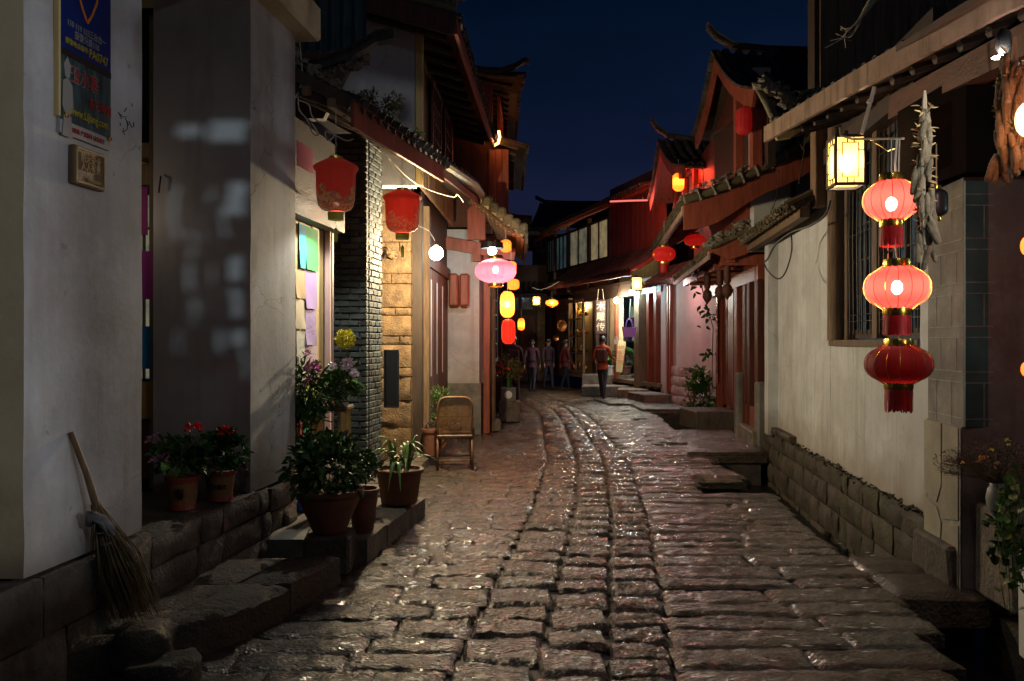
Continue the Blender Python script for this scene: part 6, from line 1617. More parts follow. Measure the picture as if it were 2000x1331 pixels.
lamp(W(1228, 402, 19.6), (1, .20, .15), 110, rl2, .12)
lamp(W(1300, 560, 18.6) , (1, .52, .48), 42, None, .12).name = "pink_wall_fill_light"  # added light that reddens the wall; no lamp hangs there
# shop lamps at the bend
for px, py, d, mt, pw, col, lab in ((1204, 587, 23.9, 'bulb_y', 120, (1, .78, .50), "warm glaring bulb on the cream pilaster beside the carved sign"), (1235, 571, 22.6, 'bulb_w', 130, (.62, .95, 1), "round cold white globe lamp in front of the bag shop")):
    p = W(px, py, d); t = thing("globe_lamp", p, lab, "lamp"); q = MB(); sphere(q, p, .085, 14, 9); q.build("globe", M[mt], t, smooth=True)
    q = MB(); q.lathe([(.03, .075), (.04, .13), (.02, .15)], p, 8); q.tube([p + Vector((0, 0, .14)), p + Vector((.1, .1, .5))], .01, 5); q.build("socket", M['iron'], t)
    lamp(p + Vector((-.0, -.10, -.03)), col, pw, t, .08)
for (px, py), lab in (((1294, 566), "upper small white spot lamp inside the bag shop"), ((1293, 572), "lower small white spot lamp inside the bag shop")):
    p = W(px, py, 21.6); t = thing("spot_lamp", p, lab, "lamp", "spot lamps inside the bag shop"); q = MB(); sphere(q, p, .028, 8, 5); q.build("bulb", M['bulb_w'], t)
    q = MB(); q.tube([p + Vector((0, .03, .02)), p + Vector((0, .1, .06))], .03, 6); q.build("housing", M['iron'], t)
for p, col, pw, nm in ((onF(23.4, 2.7, -.7), (.45, .88, 1), 40, "shop_light"), (onF(25.2, 2.6, -1.0), (.5, .88, 1), 22, "shop_light"), (onF(27.8, 2.8, -.2), (1, .7, .35), 50, "cabinet_light"), (onF(26.2, 5.2, -.9), (1, .75, .4), 30, "upper_room_light"), (onF(29.0, 5.0, -.9), (1, .8, .5), 12, "upper_room_light"),):
    lamp(p, col, pw, None, .1).name = nm  # added interior lights without bulbs of their own
tb = thing("added_bulb", (-1.36, 7.25, 2.9), "added small shaded bulb hidden behind the flower-printed lantern, lighting the note board", "lamp")  # added lamp, hidden from view, to brighten the note board
NB = W(657, 398, 7.0)
q = MB(); sphere(q, NB, .03); q.build("bulb", M['bulb'], tb, smooth=True)
q = MB(); q.lathe([(.12, -.01), (.06, .06), (.02, .08)], NB, 14, cap=False); q.build("shade", M['iron'], tb)
nl = bpy.data.lights.new('bulb_light', 'SPOT'); nl.energy = 75; nl.color = (1, .96, .80); nl.spot_size = math.radians(150); nl.spot_blend = .3; nl.shadow_soft_size = .03
no = bpy.data.objects.new('bulb_light', nl); COL.objects.link(no); no.parent = tb; no.location = NB - wloc(tb); no.rotation_euler = (0, math.radians(-22), 0)
# dark round lantern seen behind the maize
lantern(W(1829, 397, 5.05), .065, .17, flat("dark_glass", (.03, .03, .035), .3), "small dark unlit glass lantern beyond the thin maize string", None, kind="capsule", ribs=0, name="dark_lantern")

def window_gobo():
    # added unseen mask: its gaps shape the light patches on the second pier
    holes = [(345,395,240,272),(405,482,236,274),(333,350,360,470),(365,380,455,505),(365,381,512,572),(366,383,578,610),(372,384,615,640),(440,482,356,420),(430,445,400,460),
             (405,418,360,400),(448,476,500,545),(445,470,560,620),(410,422,515,560),(470,484,640,740),(452,470,640,680),(345,356,640,700),(425,440,640,690),(388,396,430,470)]
    L0 = Vector((4.4, -.2, 2.3)); q = MB()
    def hit(px, py):
        x = (px - CX) / F * 5.71; z = EYE + (CY - py) / F * 5.71; t = (L0.x - 2.95) / (L0.x - x); return L0.y + (5.71 - L0.y) * t, L0.z + (z - L0.z) * t
    for c in range(300, 500, 6):
        r = 180
        while r < 960:
            r2 = r + 8
            k = [((c + 3 + 5 * math.sin(r * .05)) > a and (c + 3 + 5 * math.sin(r * .05)) < b and (r + 4) > y0 and (r + 4) < y1) for a, b, y0, y1 in holes]
            if not any(k):
                ya, za = hit(c, r); yb, zb_ = hit(c + 6.2, r2 + .3); q.box((2.95, (ya + yb) / 2, (za + zb_) / 2), (.006, abs(yb - ya), abs(zb_ - za)))
            r = r2
    ya, za = hit(300, 180); yb, zb_ = hit(504, 960)
    q.box((2.95, (ya + yb) / 2, za + .5), (.01, yb - ya, 1.0)); q.box((2.95, (ya + yb) / 2, zb_ - .3), (.01, yb - ya, .6)); q.box((2.95, yb + .06, 2.3), (.01, .12, 3))
    q.box((3.9, .06, 2.3), (.01, .32, 1.4))  # blocker that keeps the spot off the first pier
    q.build("light_mask_panel", M['wood_dk'], r7, kind="stuff")
    l = bpy.data.lights.new("bulb_light", 'SPOT'); l.energy = 1500; l.color = (.62, .90, 1); l.spot_size = math.radians(17); l.spot_blend = .4; l.shadow_soft_size = .012  # added narrow spot that throws the patches through the mask
    o = bpy.data.objects.new("bulb_light", l); COL.objects.link(o); o.parent = r7; o.location = L0 - wloc(r7)
    o.rotation_euler = (Vector((-2.15, 5.71, 2.25)) - L0).to_track_quat('-Z', 'Y').to_euler()
# ---- assumed shop across the lane, outside the frame: added lamp behind its latticed opening lights the white piers
q = MB(); q.box((2.95, 3.78, 1.9), (.12, .72, 3.8)); q.build("wall", M['wood_dk'], r7)
q = MB(); q.box((2.95, 2.75, .90), (.14, 1.3, 1.80)); q.build("counter_wall", M['block'], r7)  # unseen; its height keeps lamp light off the ground and ledges
q = MB(); q.box((2.95, 2.75, 3.45), (.12, 1.3, .9)); q.build("lintel", M['wood_dk'], r7)
for y in (2.95, 3.06, 3.15, 3.21, 3.30):  # unseen bars, upright and level, added to pattern the lamp's light
    q = MB(); q.box((2.95, y, 2.25), (.02, .014, 1.45)); q.build("glazing_bar", M['wood_dk'], r7)
for z in (1.8, 2.12, 2.30, 2.6):
    q = MB(); q.box((2.95, 3.16, z), (.02, .45, .014)); q.build("glazing_bar", M['wood_dk'], r7)
q = MB()
for _ in range(8):
    c = Vector((3.05, RN.uniform(2.90, 3.35), RN.uniform(1.75, 2.30))); q.rock(c, (.03, RN.uniform(.02, .06), RN.uniform(.02, .07)), .01, .012, RN.random())
for y0, y1, z0, z1 in ((3.06, 3.17, 2.315, 2.9), (3.06, 3.085, 2.20, 2.315), (3.085, 3.17, 2.215, 2.275), (3.105, 3.118, 1.70, 2.215), (3.058, 3.069, 1.70, 2.2), (3.118, 3.17, 2.12, 2.14), (3.06, 3.12, 2.165, 2.171), (3.06, 3.12, 2.125, 2.131), (3.118, 3.15, 1.98, 2.06), (3.06, 3.17, 1.4, 1.93), (3.08, 3.105, 1.99, 2.05)):
    q.box((3.0, (y0 + y1) / 2, (z0 + z1) / 2), (.01, y1 - y0, z1 - z0))
q.build("light_blockers", M['wood_dk'], r7)  # unseen plates added to break the lamp's light into patches
q = MB(); q.box((4.6, 1.7, 3.85), (3.3, 5.5, .1)); q.build("ceiling", M['wood_dk'], r7)
lamp((4.05, 2.55, 2.12), (.74, .90, 1.0), 62, r7, .014)  # assumed shop lamp, unseen, added to light the left piers
lamp((4.3, .30, 2.2), (.94, .95, .96), 400, r7, .05)  # unseen second lamp, added to light the first pier's near face
window_gobo()
q = MB(); q.box((4.65, 4.02, 1.95), (3.5, .12, 3.9)); q.build('light_stop_wall', M['wood_dk'], r7)  # unseen wall added to stop lamp light leaking into the gateway
lamp((4.6, 4.55, 2.4), (.45, .95, 1.0), 16, r7, .1)  # assumed passage lamp, without a bulb, for the teal light by the gateway
lamp((-2.75, 5.35, 2.5), (1, .85, .6), 1.6, h1, .05)  # added lamp for the recess, without a bulb
lantern(Vector((2.15, 2.75, 2.72)), .12, .2, M['cl_orange_s'], 'assumed unseen round orange lantern under the near end of the gate eave', None, ribs=0, name='round_lantern', power=6, lcol=(1, .72, .50))  # assumed lantern, out of view, added to light the maize and left walls
sl = thing('assumed_street_lamp', (.9, -1.8, 0), 'assumed tall street lamp with a round white globe, unseen behind the viewer', 'street lamp')  # assumed lamp behind the camera, added to light the near walls and gable
q = MB(); q.tube([(.9, -1.8, 0), (.9, -1.8, 5.4)], [.07, .04], 10); q.build('pole', M['iron'], sl)
q = MB(); sphere(q, Vector((.9, -1.8, 5.5)), .12); q.build('globe', M['bulb_w'], sl, smooth=True)
lamp((.9, -1.62, 5.4), (.80, .93, 1), 14, sl, .12)

# ================================================================== PLANTS, POTS, FURNITURE
def leafshape(mb, c, t, nrm, L, wd, fold=.25):
    t = t.normalized(); s = t.cross(nrm)
    if s.length < 1e-4: s = t.cross(Vector((1, 0, 0)))
    s.normalize(); n = s.cross(t)
    mb.add([c, c + t * L * .35 + s * wd * .5 + n * wd * fold, c + t * L * .8 + s * wd * .33 + n * wd * fold * .5 - n * L * .05, c + t * L - n * L * .12, c + t * L * .8 - s * wd * .33 + n * wd * fold * .5 - n * L * .05, c + t * L * .35 - s * wd * .5 + n * wd * fold],
           [[0, 1, 2, 3], [0, 3, 4, 5]])
def rv(): return Vector((RN.gauss(0, 1), RN.gauss(0, 1), RN.gauss(0, 1))).normalized()
def foliage(parent, c, rad, n, L, wd, mat, name="foliage", up=.5, hollow=.4, bottom=-.6):
    q = MB(); c = Vector(c)
    cl = [rv() for _ in range(max(5, n // 60))]
    k = 0
    while k < n:
        b = RN.choice(cl); d = (b + rv() * .55).normalized()
        if d.z < bottom: continue
        r = RN.uniform(hollow, 1.06); p = c + Vector((d.x * rad[0], d.y * rad[1], d.z * rad[2])) * r
        t = (d + rv() * .8 + Vector((0, 0, up * RN.uniform(-.5, .6)))); nn = (Vector((0, 0, 1)) + rv() * .7).normalized()
        leafshape(q, p, t, nn, L * RN.uniform(.6, 1.3), wd * RN.uniform(.6, 1.3)); k += 1
    return q.build(name, mat, parent, kind="stuff")
def stems(parent, base, tops, r=.004, mat=None, bend=.2):
    q = MB()
    for t in tops:
        b = Vector(base); t = Vector(t); m = (b + t) / 2 + Vector((RN.uniform(-1, 1), RN.uniform(-1, 1), .2)) * bend * (t - b).length * .5; q.tube([b, m, t], [r, r * .8, r * .5], 4)
    return q.build("stem", mat or M['stem'], parent)
def blossom(parent, c, r, mat, n=40, ps=.35, name="flower", ball=False):
    q = MB(); c = Vector(c)
    for _ in range(n):
        d = rv(); d.z = d.z if ball else abs(d.z) * .9 - .15; p = c + d * r * RN.uniform(.35, .9)
        leafshape(q, p, d + rv() * .6, rv(), r * ps * 1.4, r * ps)
    return q.build(name, mat, parent)
def pot(parent, c, r, h, mat, rim=.12, foot=.7, n=28, mat2=None, name="pot"):
    c = Vector(c); q = MB()
    q.lathe([(r * foot, 0), (r * (foot + .06), h * .02), (r * (foot + (1 - foot) * .55), h * .45), (r * .95, h * .80), (r * .96, h * (1 - rim)), (r * 1.06, h * (1 - rim) + .002), (r * 1.07, h * .985), (r * 1.03, h), (r * .92, h), (r * .88, h * .9), (.001, h * .88)], c, n, cap=False)
    q.lathe([(.0, .0), (r * foot, .0)], c, n, cap=False)
    p = q.build(name, mat, parent, smooth=True, angle=40)
    q = MB(); q.lathe([(r * .87, h * .885), (.001, h * .89)], c, n, cap=False); q.build("soil", M['mortar'], parent)
    return p

# geraniums on the ledge between the piers
for (px, py, d, r, h, mt), (tops), lab in (
    ((357, 1000, 5.08, .098, .20, 'terra_y'), ((375, 838, 'fl_red'), (302, 862, 'fl_pale2'), (312, 900, 'fl_pale2')), "ochre pot with red and dusty pink geraniums next to the first pier"),
    ((430, 978, 5.35, .098, .20, 'terra_y'), ((440, 845, 'fl_red'),), "ochre pot with a single red geranium head next to the second pier")):
    b = W(px, py, d); b.z = .560
    t = thing("potted_geranium", b, lab, "potted plant", "geranium pots on the plinth ledge")
    p_ = pot(t, b, r, h, M[mt]);
    q = MB(); q.lathe([(r * .80, .012), (r * .84, .0), (r * .80, .03)], b, 24, cap=False); q.build("saucer", M['redpot'], t)
    q = MB(); q.lathe([(r * 1.075, h * .86), (r * 1.085, h * .99)], b, 28, cap=False); q.build("rim", M['redpot'], t, smooth=True)
    letters("carved_characters", "春" if d < 5.2 else "花开富贵", b + Vector((.012, -r * .90, h * .48)), (1, 0, 0), (0, -.12, 1), .075 if d < 5.2 else .034, M['wood_dk'], p_, extrude=.004)
    foliage(t, b + Vector((0, 0, .30)), (.17, .15, .14), 330, .055, .055, M['leaf'], up=.2)
    foliage(t, b + Vector((.03, -.03, .32)), (.15, .12, .12), 60, .05, .05, M['leaf_b'], hollow=.8)
    tp = []
    for x, y, mm in tops:
        c = W(x, y, d - .05); tp.append(c); blossom(t, c, .055, M['fl_red'] if mm == 'fl_red' else flat("dusty_pink_petal", (.42, .20, .30), .6), 46)
    stems(t, b + Vector((0, 0, .2)), tp)

# large bowl, red pot, long-leaved planters on the platform
b = Vector((-1.27, 5.70, .272)); t = thing("potted_shrub", b, "large dark terracotta bowl with a bushy dark green plant on the squat stone block", "potted plant")
pot(t, b, .225, .30, M['terra'], foot=.45); foliage(t, b + Vector((.0, 0, .42)), (.30, .26, .24), 950, .06, .045, M['leaf'], up=.1); stems(t, b + Vector((0, 0, .25)), [b + rv() * .2 + Vector((0, 0, .5)) for _ in range(8)], .006)
foliage(t, b + Vector((.05, -.05, .47)), (.26, .22, .18), 70, .05, .04, M['leaf_b'], hollow=.85)
b = Vector((-1.10, 6.05, .19)); t = thing("plant_pot", b, "plain red-brown pot tucked behind the large bowl at the platform edge", "potted plant")
pot(t, b, .115, .32, M['terra'], foot=.6); foliage(t, b + Vector((0, 0, .42)), (.13, .13, .12), 140, .06, .03, M['leaf'])
b = Vector((-.98, 7.12, .19)); t = thing("strap_leaf_planter", b, "square-shouldered brown planter with long arching strap leaves at the platform's far corner", "potted plant")
pot(t, b, .20, .30, M['terra'], foot=.72)
def strap(parent, base, ang, L, rise, w, mat, droop=1.0):
    q = MB(); pts = []; dx, dy = math.cos(ang), math.sin(ang); n = 8
    for i in range(n + 1):
        s = i / n; x = L * s * (.35 + .65 * s); z = rise * math.sin(min(1, s * .62) * math.pi) * (1) - droop * L * .55 * max(0, s - .45) ** 1.6 * 2
        pts.append(Vector(base) + Vector((dx * x, dy * x, z)))
    sd = Vector((-dy, dx, 0)); vs = []
    for i, p in enumerate(pts):
        s = i / n; ww = w * (math.sin(math.pi * min(.98, .18 + s * .82))) * .5; vs += [p - sd * ww + Vector((0, 0, ww * .5)), p, p + sd * ww + Vector((0, 0, ww * .5))]
    fs = []
    for i in range(n): a = i * 3; fs += [[a, a + 1, a + 4, a + 3], [a + 1, a + 2, a + 5, a + 4]]
    q.add(vs, fs); return q.build("leaf", mat, parent, smooth=True)
for i in range(34):
    strap(t, b + Vector((RN.uniform(-.08, .08), RN.uniform(-.08, .08), .27)), RN.uniform(0, 6.28), RN.uniform(.16, .34), RN.uniform(.14, .34), RN.uniform(.02, .035), M['leaf_b'] if i % 3 else M['leaf_y'], RN.uniform(.3, 1.1))
for a in (-1.3, -1.9): strap(t, b + Vector((0, -.10, .28)), a, .18, .12, .04, M['leaf_b'], 3.2)

# flower stand by the brick pier
b = Vector((-1.55, 7.0, .19)); st = thing("plant_stand", b, "pale wooden stool-like stand under the flowering plants by the brick pier", "stand")
for x, y in ((-.13, -.13), (.13, -.13), (.13, .13), (-.13, .13)):
    q = MB(); q.beam(b + Vector((x, y, 0)), b + Vector((x * .9, y * .9, .82)), .045, .045); q.build("leg", M['pine'], st)
q = MB(); q.rock(b + Vector((0, 0, .835)), (.34, .34, .035), .008); q.build("top", M['wood_old'], st)
c = b + Vector((.10, -.04, .853)); t = thing("potted_chrysanthemum", c, "pot with one big yellow chrysanthemum above pale lilac blooms against the brick pier", "potted plant")
pot(t, c, .075, .12, M['white']); foliage(t, c + Vector((0, 0, .20)), (.15, .14, .15), 300, .065, .04, M['leaf_b']); foliage(t, c + Vector((.0, .08, .33)), (.10, .08, .10), 90, .07, .035, M['leaf'])
yl = W(674, 662, 6.75); blossom(t, yl, .085, M['fl_yel'], 420, .20, ball=True)
f2 = [W(678, 712, 6.72), W(651, 716, 6.75), W(692, 730, 6.8)]
for p, r in zip(f2, (.062, .035, .04)): blossom(t, p, r, M['fl_pale'], 160, .22, ball=True)
stems(t, c + Vector((0, 0, .1)), [yl] + f2)
c = Vector((-1.78, 6.85, .19)); t = thing("flowering_shrub", c, "tall narrow-leaved shrub with magenta flowers beside the second pier", "potted plant")
pot(t, c, .14, .28, flat("blue_plastic", (.02, .10, .45), .4))
foliage(t, c + Vector((.06, -.05, 1.02)), (.32, .22, .36), 560, .12, .022, M['leaf'], up=-.2); foliage(t, c + Vector((.08, -.05, .65)), (.24, .2, .25), 260, .10, .03, M['leaf'], up=-.2)
fm = [W(612, 722, 6.6), W(606, 742, 6.6), W(618, 716, 6.65), W(598, 690, 6.6)]
for p, r in zip(fm, (.06, .035, .03, .03)): blossom(t, p, r, M['fl_pink'], 26, .5)
stems(t, c + Vector((0, 0, .25)), fm + [c + Vector((RN.uniform(-.2, .25), RN.uniform(-.2, .2), 1.25)) for _ in range(10)], .006)

# greenery by the doors and at the corner
b = Vector((-1.00, 11.3, .13)); t = thing("potted_fern", b, "feathery pale green bush in front of the red plank doors behind the cane chair", "potted plant")
pot(t, b, .15, .22, M['terra']); foliage(t, b + Vector((0, 0, .50)), (.30, .26, .32), 620, .06, .012, M['leaf_b'], up=.6)
b = Vector((-.05, 16.3, 0)); 
q = MB(); q.rock(b + Vector((0, 0, .20)), (.42, .36, .40), .02, .01); tag(q.build("stone_pedestal", M['block'], None), "grey block carrying the square flower box at the corner", "pedestal")
t = thing("flower_box", b + Vector((0, 0, .40)), "square pale box with a round emblem, planted with red flowers, at the corner", "potted plant")
q = MB(); q.rock(b + Vector((-.02, 0, .53)), (.30, .30, .26), .012); bx = q.build("box", M['grey_render'], t)
q = MB(); q.lathe([(.06, 0), (.075, .002), (.075, .006), (.06, .008)], (0, 0, 0), 20); me = q.mesh("emblem", M['white']); place_mesh("emblem", me, b + Vector((-.02, -.155, .53)), bx, rot=(math.radians(90), 0, 0))
foliage(t, b + Vector((-.10, .05, .98)), (.36, .28, .36), 700, .06, .03, material("ochre_leaf", (.20, .13, .04), (.07, .08, .02), .5, 12, vary=.4, local=True)); 
for i in range(12): strap(t, b + Vector((RN.uniform(-.06, .10), 0, .64)), RN.uniform(0, 6.28), RN.uniform(.15, .3), RN.uniform(.4, .6), .04, M['leaf'], .4)
for px, py in ((966, 712), (978, 716), (990, 722), (972, 728)): blossom(t, W(px, py, 16.1), .05, M['fl_red'], 20, .5)

# pots on the bag shop step; bush by the pink wall
for p, mt, lf, lab in ((Vector((2.98, 24.75, .56)), 'white', 'leaf_b', "white pot with a small green plant on the shop threshold"), (Vector((3.42, 24.6, .56)), 'terra', 'leaf', "terracotta pot with a dark plant on the shop threshold")):
    t = thing("flower_pot", p, lab, "potted plant"); pot(t, p, .17, .28, M[mt], foot=.7); foliage(t, p + Vector((0, 0, .52)), (.22, .2, .26), 260, .10, .06, M[lf]); stems(t, p + Vector((0, 0, .25)), [p + Vector((.1, 0, .7)), p + Vector((-.1, 0, .65))], .008)
    if mt == 'white': blossom(t, p + Vector((-.12, -.05, .78)), .05, M['fl_pale'], 20, .5)
b = frontR(16.9, .0, .35); t = thing("leafy_bush", b, "dark green bush growing beside the channel under the plank doors' wall", "bush")
foliage(t, b + Vector((0, 0, .25)), (.36, .4, .62), 900, .10, .05, M['leaf']); foliage(t, b + Vector((-.05, 0, .75)), (.25, .3, .30), 140, .10, .06, M['leaf_b']); stems(t, b + Vector((0, 0, -.3)), [b + rv() * .3 + Vector((0, 0, .5)) for _ in range(8)], .012)
b = frontR(16.8, .6, .12); t = thing("climbing_vine", b, "thin bare vine with a few dark leaves climbing the pink wall", "vine")
vp = [W(1393, 640 + 0, 16.9), W(1385, 612, 16.9), W(1374, 575, 16.9), W(1368, 548, 16.9), W(1362, 530, 16.9)]; vp = [W(1391, 760, 16.9), W(1391, 700, 16.9)] + vp
q = MB(); q.tube(vp, .010, 5); q.build("stem", M['leaf_dry'], t)
for px, py, n in ((1360, 565, 5), (1372, 600, 5), (1384, 614, 16), (1386, 690, 12), (1387, 545, 4), (1368, 543, 3), (1378, 635, 2)):
    for _ in range(n):
        q = MB(); leafshape(q, W(px + RN.uniform(-9, 9), py + RN.uniform(-8, 8), 16.85), rv() + Vector((0, 0, -.8)), rv(), .14, .07); q.build("leaf", M['leaf'], t)

# moss tuft and shrub on the left roof
b = W(740, 205, 8.4); t = thing("roof_plant", b, "scrubby yellow-green plant sprouting from the mortar of the pent roof", "plant")
foliage(t, b + Vector((0, 0, -.02)), (.24, .18, .17), 420, .05, .02, material("olive_leaf", (.16, .15, .035), (.07, .07, .02), .6, 12, vary=.4, local=True)); stems(t, b + Vector((0, 0, -.2)), [b + Vector((RN.uniform(-.15, .2), 0, .12)) for _ in range(6)], .004)
b = W(795, 262, 8.9); t = thing("roof_plant", b, "low creeping tuft on the roof edge below the white gable wall", "plant")
foliage(t, b, (.16, .12, .08), 160, .04, .02, M['leaf_b'])

# vase with dried flowers; ivy
b = Vector((3.07, 4.86, .573)); b = Vector((W(1941, 1000, 4.9).x, 4.86, .575)); t = thing("dried_flower_vase", b, "pale stoneware vase with a spray of dried brown twigs and ochre blooms", "vase")
q = MB(); q.lathe([(.035, 0), (.055, .03), (.064, .09), (.055, .14), (.04, .165), (.046, .18), (.038, .18)], b, 22, cap=True); q.build("vase", M['white'] if False else material("stoneware", (.25, .26, .24), (.16, .17, .16), .4, 9), t, smooth=True)
q = MB()
for _ in range(240):
    d = rv(); d.z = abs(d.z) * .55 + .16; top = b + Vector((0.01, 0, .17)) + Vector((d.x * .34, d.y * .22, d.z * .30 + .02)); m_ = b + Vector((d.x * .1, d.y * .07, .17 + d.z * .2))
    q.tube([b + Vector((0, 0, .16)), m_, top], [.0018, .0014, .0008], 3)
    for _k in range(4): e_ = top + rv() * .03; q.tube([m_.lerp(top, RN.uniform(.4, 1)), e_], [.001, .0006], 3)
q.build("twigs", M['leaf_dry'], t, kind="stuff")
foliage(t, b + Vector((0, 0, .30)), (.34, .2, .13), 1100, .016, .010, M['leaf_dry'], name="dried_heads")
for px, py, r in ((1917, 896, .016), (1925, 893, .013), (1909, 903, .013), (1968, 862, .014), (1936, 880, .012), (1948, 905, .012), (1880, 905, .010), (1970, 870, .010)):
    blossom(t, W(px, py, 4.72), r, M['fl_ora'] if px % 2 else M['fl_yel'], 14, .6, "dried_bloom")
b = Vector((W(1985, 1000, 4.15).x, 4.15, .46)); t = thing("ivy_plant", b, "variegated ivy trailing down over the pale planter at the picture's edge", "ivy")
q = MB(); shp = [(0, 0), (.34, .12), (.50, .42), (.30, .78), (0, 1.0), (-.30, .78), (-.50, .42), (-.34, .12)]
lfm = []
for mt in ('leaf_y', 'leaf_b', 'leaf_y'):
    q = MB(); q.add([(x * .036, z * .045, .006 * abs(x) * 2 - z * z * .008) for x, z in shp] + [(0, .0225, 0)], [[8, i, (i + 1) % 8] for i in range(8)]); lfm.append(q.mesh("leaf", M[mt]))
for s in range(15):
    x0 = 1965 + RN.uniform(-10, 42); y0 = RN.uniform(900, 960); y1 = y0 + RN.uniform(90, 290); pts = []
    for k in range(7):
        f = k / 6; pts.append(W(x0 + RN.uniform(-7, 7) - 8 * math.sin(f * 3), y0 + (y1 - y0) * f, 4.08 + RN.uniform(-.05, .05)))
    q = MB(); q.tube(pts, .0022, 4); q.build("stem", M['stem'], t)
    for k in range(int((y1 - y0) / 17)):
        f = RN.random(); i = min(5, int(f * 6)); p = pts[i].lerp(pts[i + 1], f * 6 - i) + Vector((RN.uniform(-.03, .03), RN.uniform(-.04, .01), RN.uniform(-.02, .02)))
        place_mesh("leaf", RN.choice(lfm), p, t, rot=(RN.uniform(.6, 1.9), RN.uniform(-.6, .6), RN.uniform(-1.2, 1.2) + math.pi * RN.randint(0, 1)), scale=[RN.uniform(.7, 1.25)] * 3)
foliage(t, b + Vector((.06, .08, .12)), (.14, .12, .14), 220, .05, .045, M['leaf'])

# ---- maize bunches
def cobmesh(mat, L=.17, r=.021):
    q = MB(); n = 14; k = 16; vs = []
    prof = [(r * .35 + r * .65 * math.sin(min(1, (i / k) * 2.2 + .12) * math.pi / 2) * (1 - .45 * (i / k) ** 2.2), -L * i / k) for i in range(k + 1)]; prof[-1] = (r * .18, -L)
    for rr, z in prof:
        for j in range(n):
            an = 2 * math.pi * j / n; w = rr * (1 + .10 * (math.cos(j * math.pi) * math.cos(z * 320)) ); vs.append((math.cos(an) * w, math.sin(an) * w, z))
    fs = [[i * n + j, (i + 1) * n + j, (i + 1) * n + (j + 1) % n, i * n + (j + 1) % n] for i in range(k) for j in range(n)] + [list(range(n))]
    q.add(vs, fs); return q.mesh("maize_cob", mat, smooth=True)
def maize(loc_top, length, radius, n, mat, label, cobL, taper=.0):
    t = thing("maize_bunch", loc_top, label, "maize bunch"); me = [cobmesh(mat, cobL * f, cobL * .125) for f in (.85, 1, 1.15)]
    top = Vector(loc_top); q = MB(); q.tube([top + Vector((0, 0, .06)), top, top - Vector((.01, 0, length * .5)), top - Vector((0, 0, length))], [.006, .012, .012, .008], 6); q.build("cord", M['rope'], t)
    for i in range(n):
        f = (i + RN.random()) / n; an = RN.uniform(0, 6.28); rr = radius * (.35 + .65 * math.sin(min(1, f * 1.25 + .12) * math.pi * .62)) * RN.uniform(.5, 1) * (1 - taper * f)
        p = top + Vector((math.cos(an) * rr * .6, math.sin(an) * rr * .6, -length * f)); tilt = RN.uniform(.05, .42) * (1.5 if f < .2 else 1)
        place_mesh("maize_cob", RN.choice(me), p, t, rot=(math.sin(an) * tilt * 1, -math.cos(an) * tilt, RN.random() * 6.28) , scale=[RN.uniform(.85, 1.15)] * 3)
    q = MB()
    for _ in range(60):
        an = RN.uniform(0, 6.28); f = RN.random() * .9; p = top + Vector((math.cos(an) * radius * .25, math.sin(an) * radius * .25, -length * f)); leafshape(q, p, Vector((math.cos(an), math.sin(an), RN.uniform(-1, .8))), rv(), .05, .012)
    q.build("husk", M['pine'], t, kind="stuff")
    return t
maize(W(1982, 100, 3.45), .44, .150, 52, M['cob'], "thick bunch of dried maize cobs hanging from the eave beam at the picture's edge", .135)
maize(W(1806, 200, 4.25), .74, .075, 34, M['cob_g'], "long thin string of dried maize cobs hanging beside the topmost oval lantern", .13, .2)

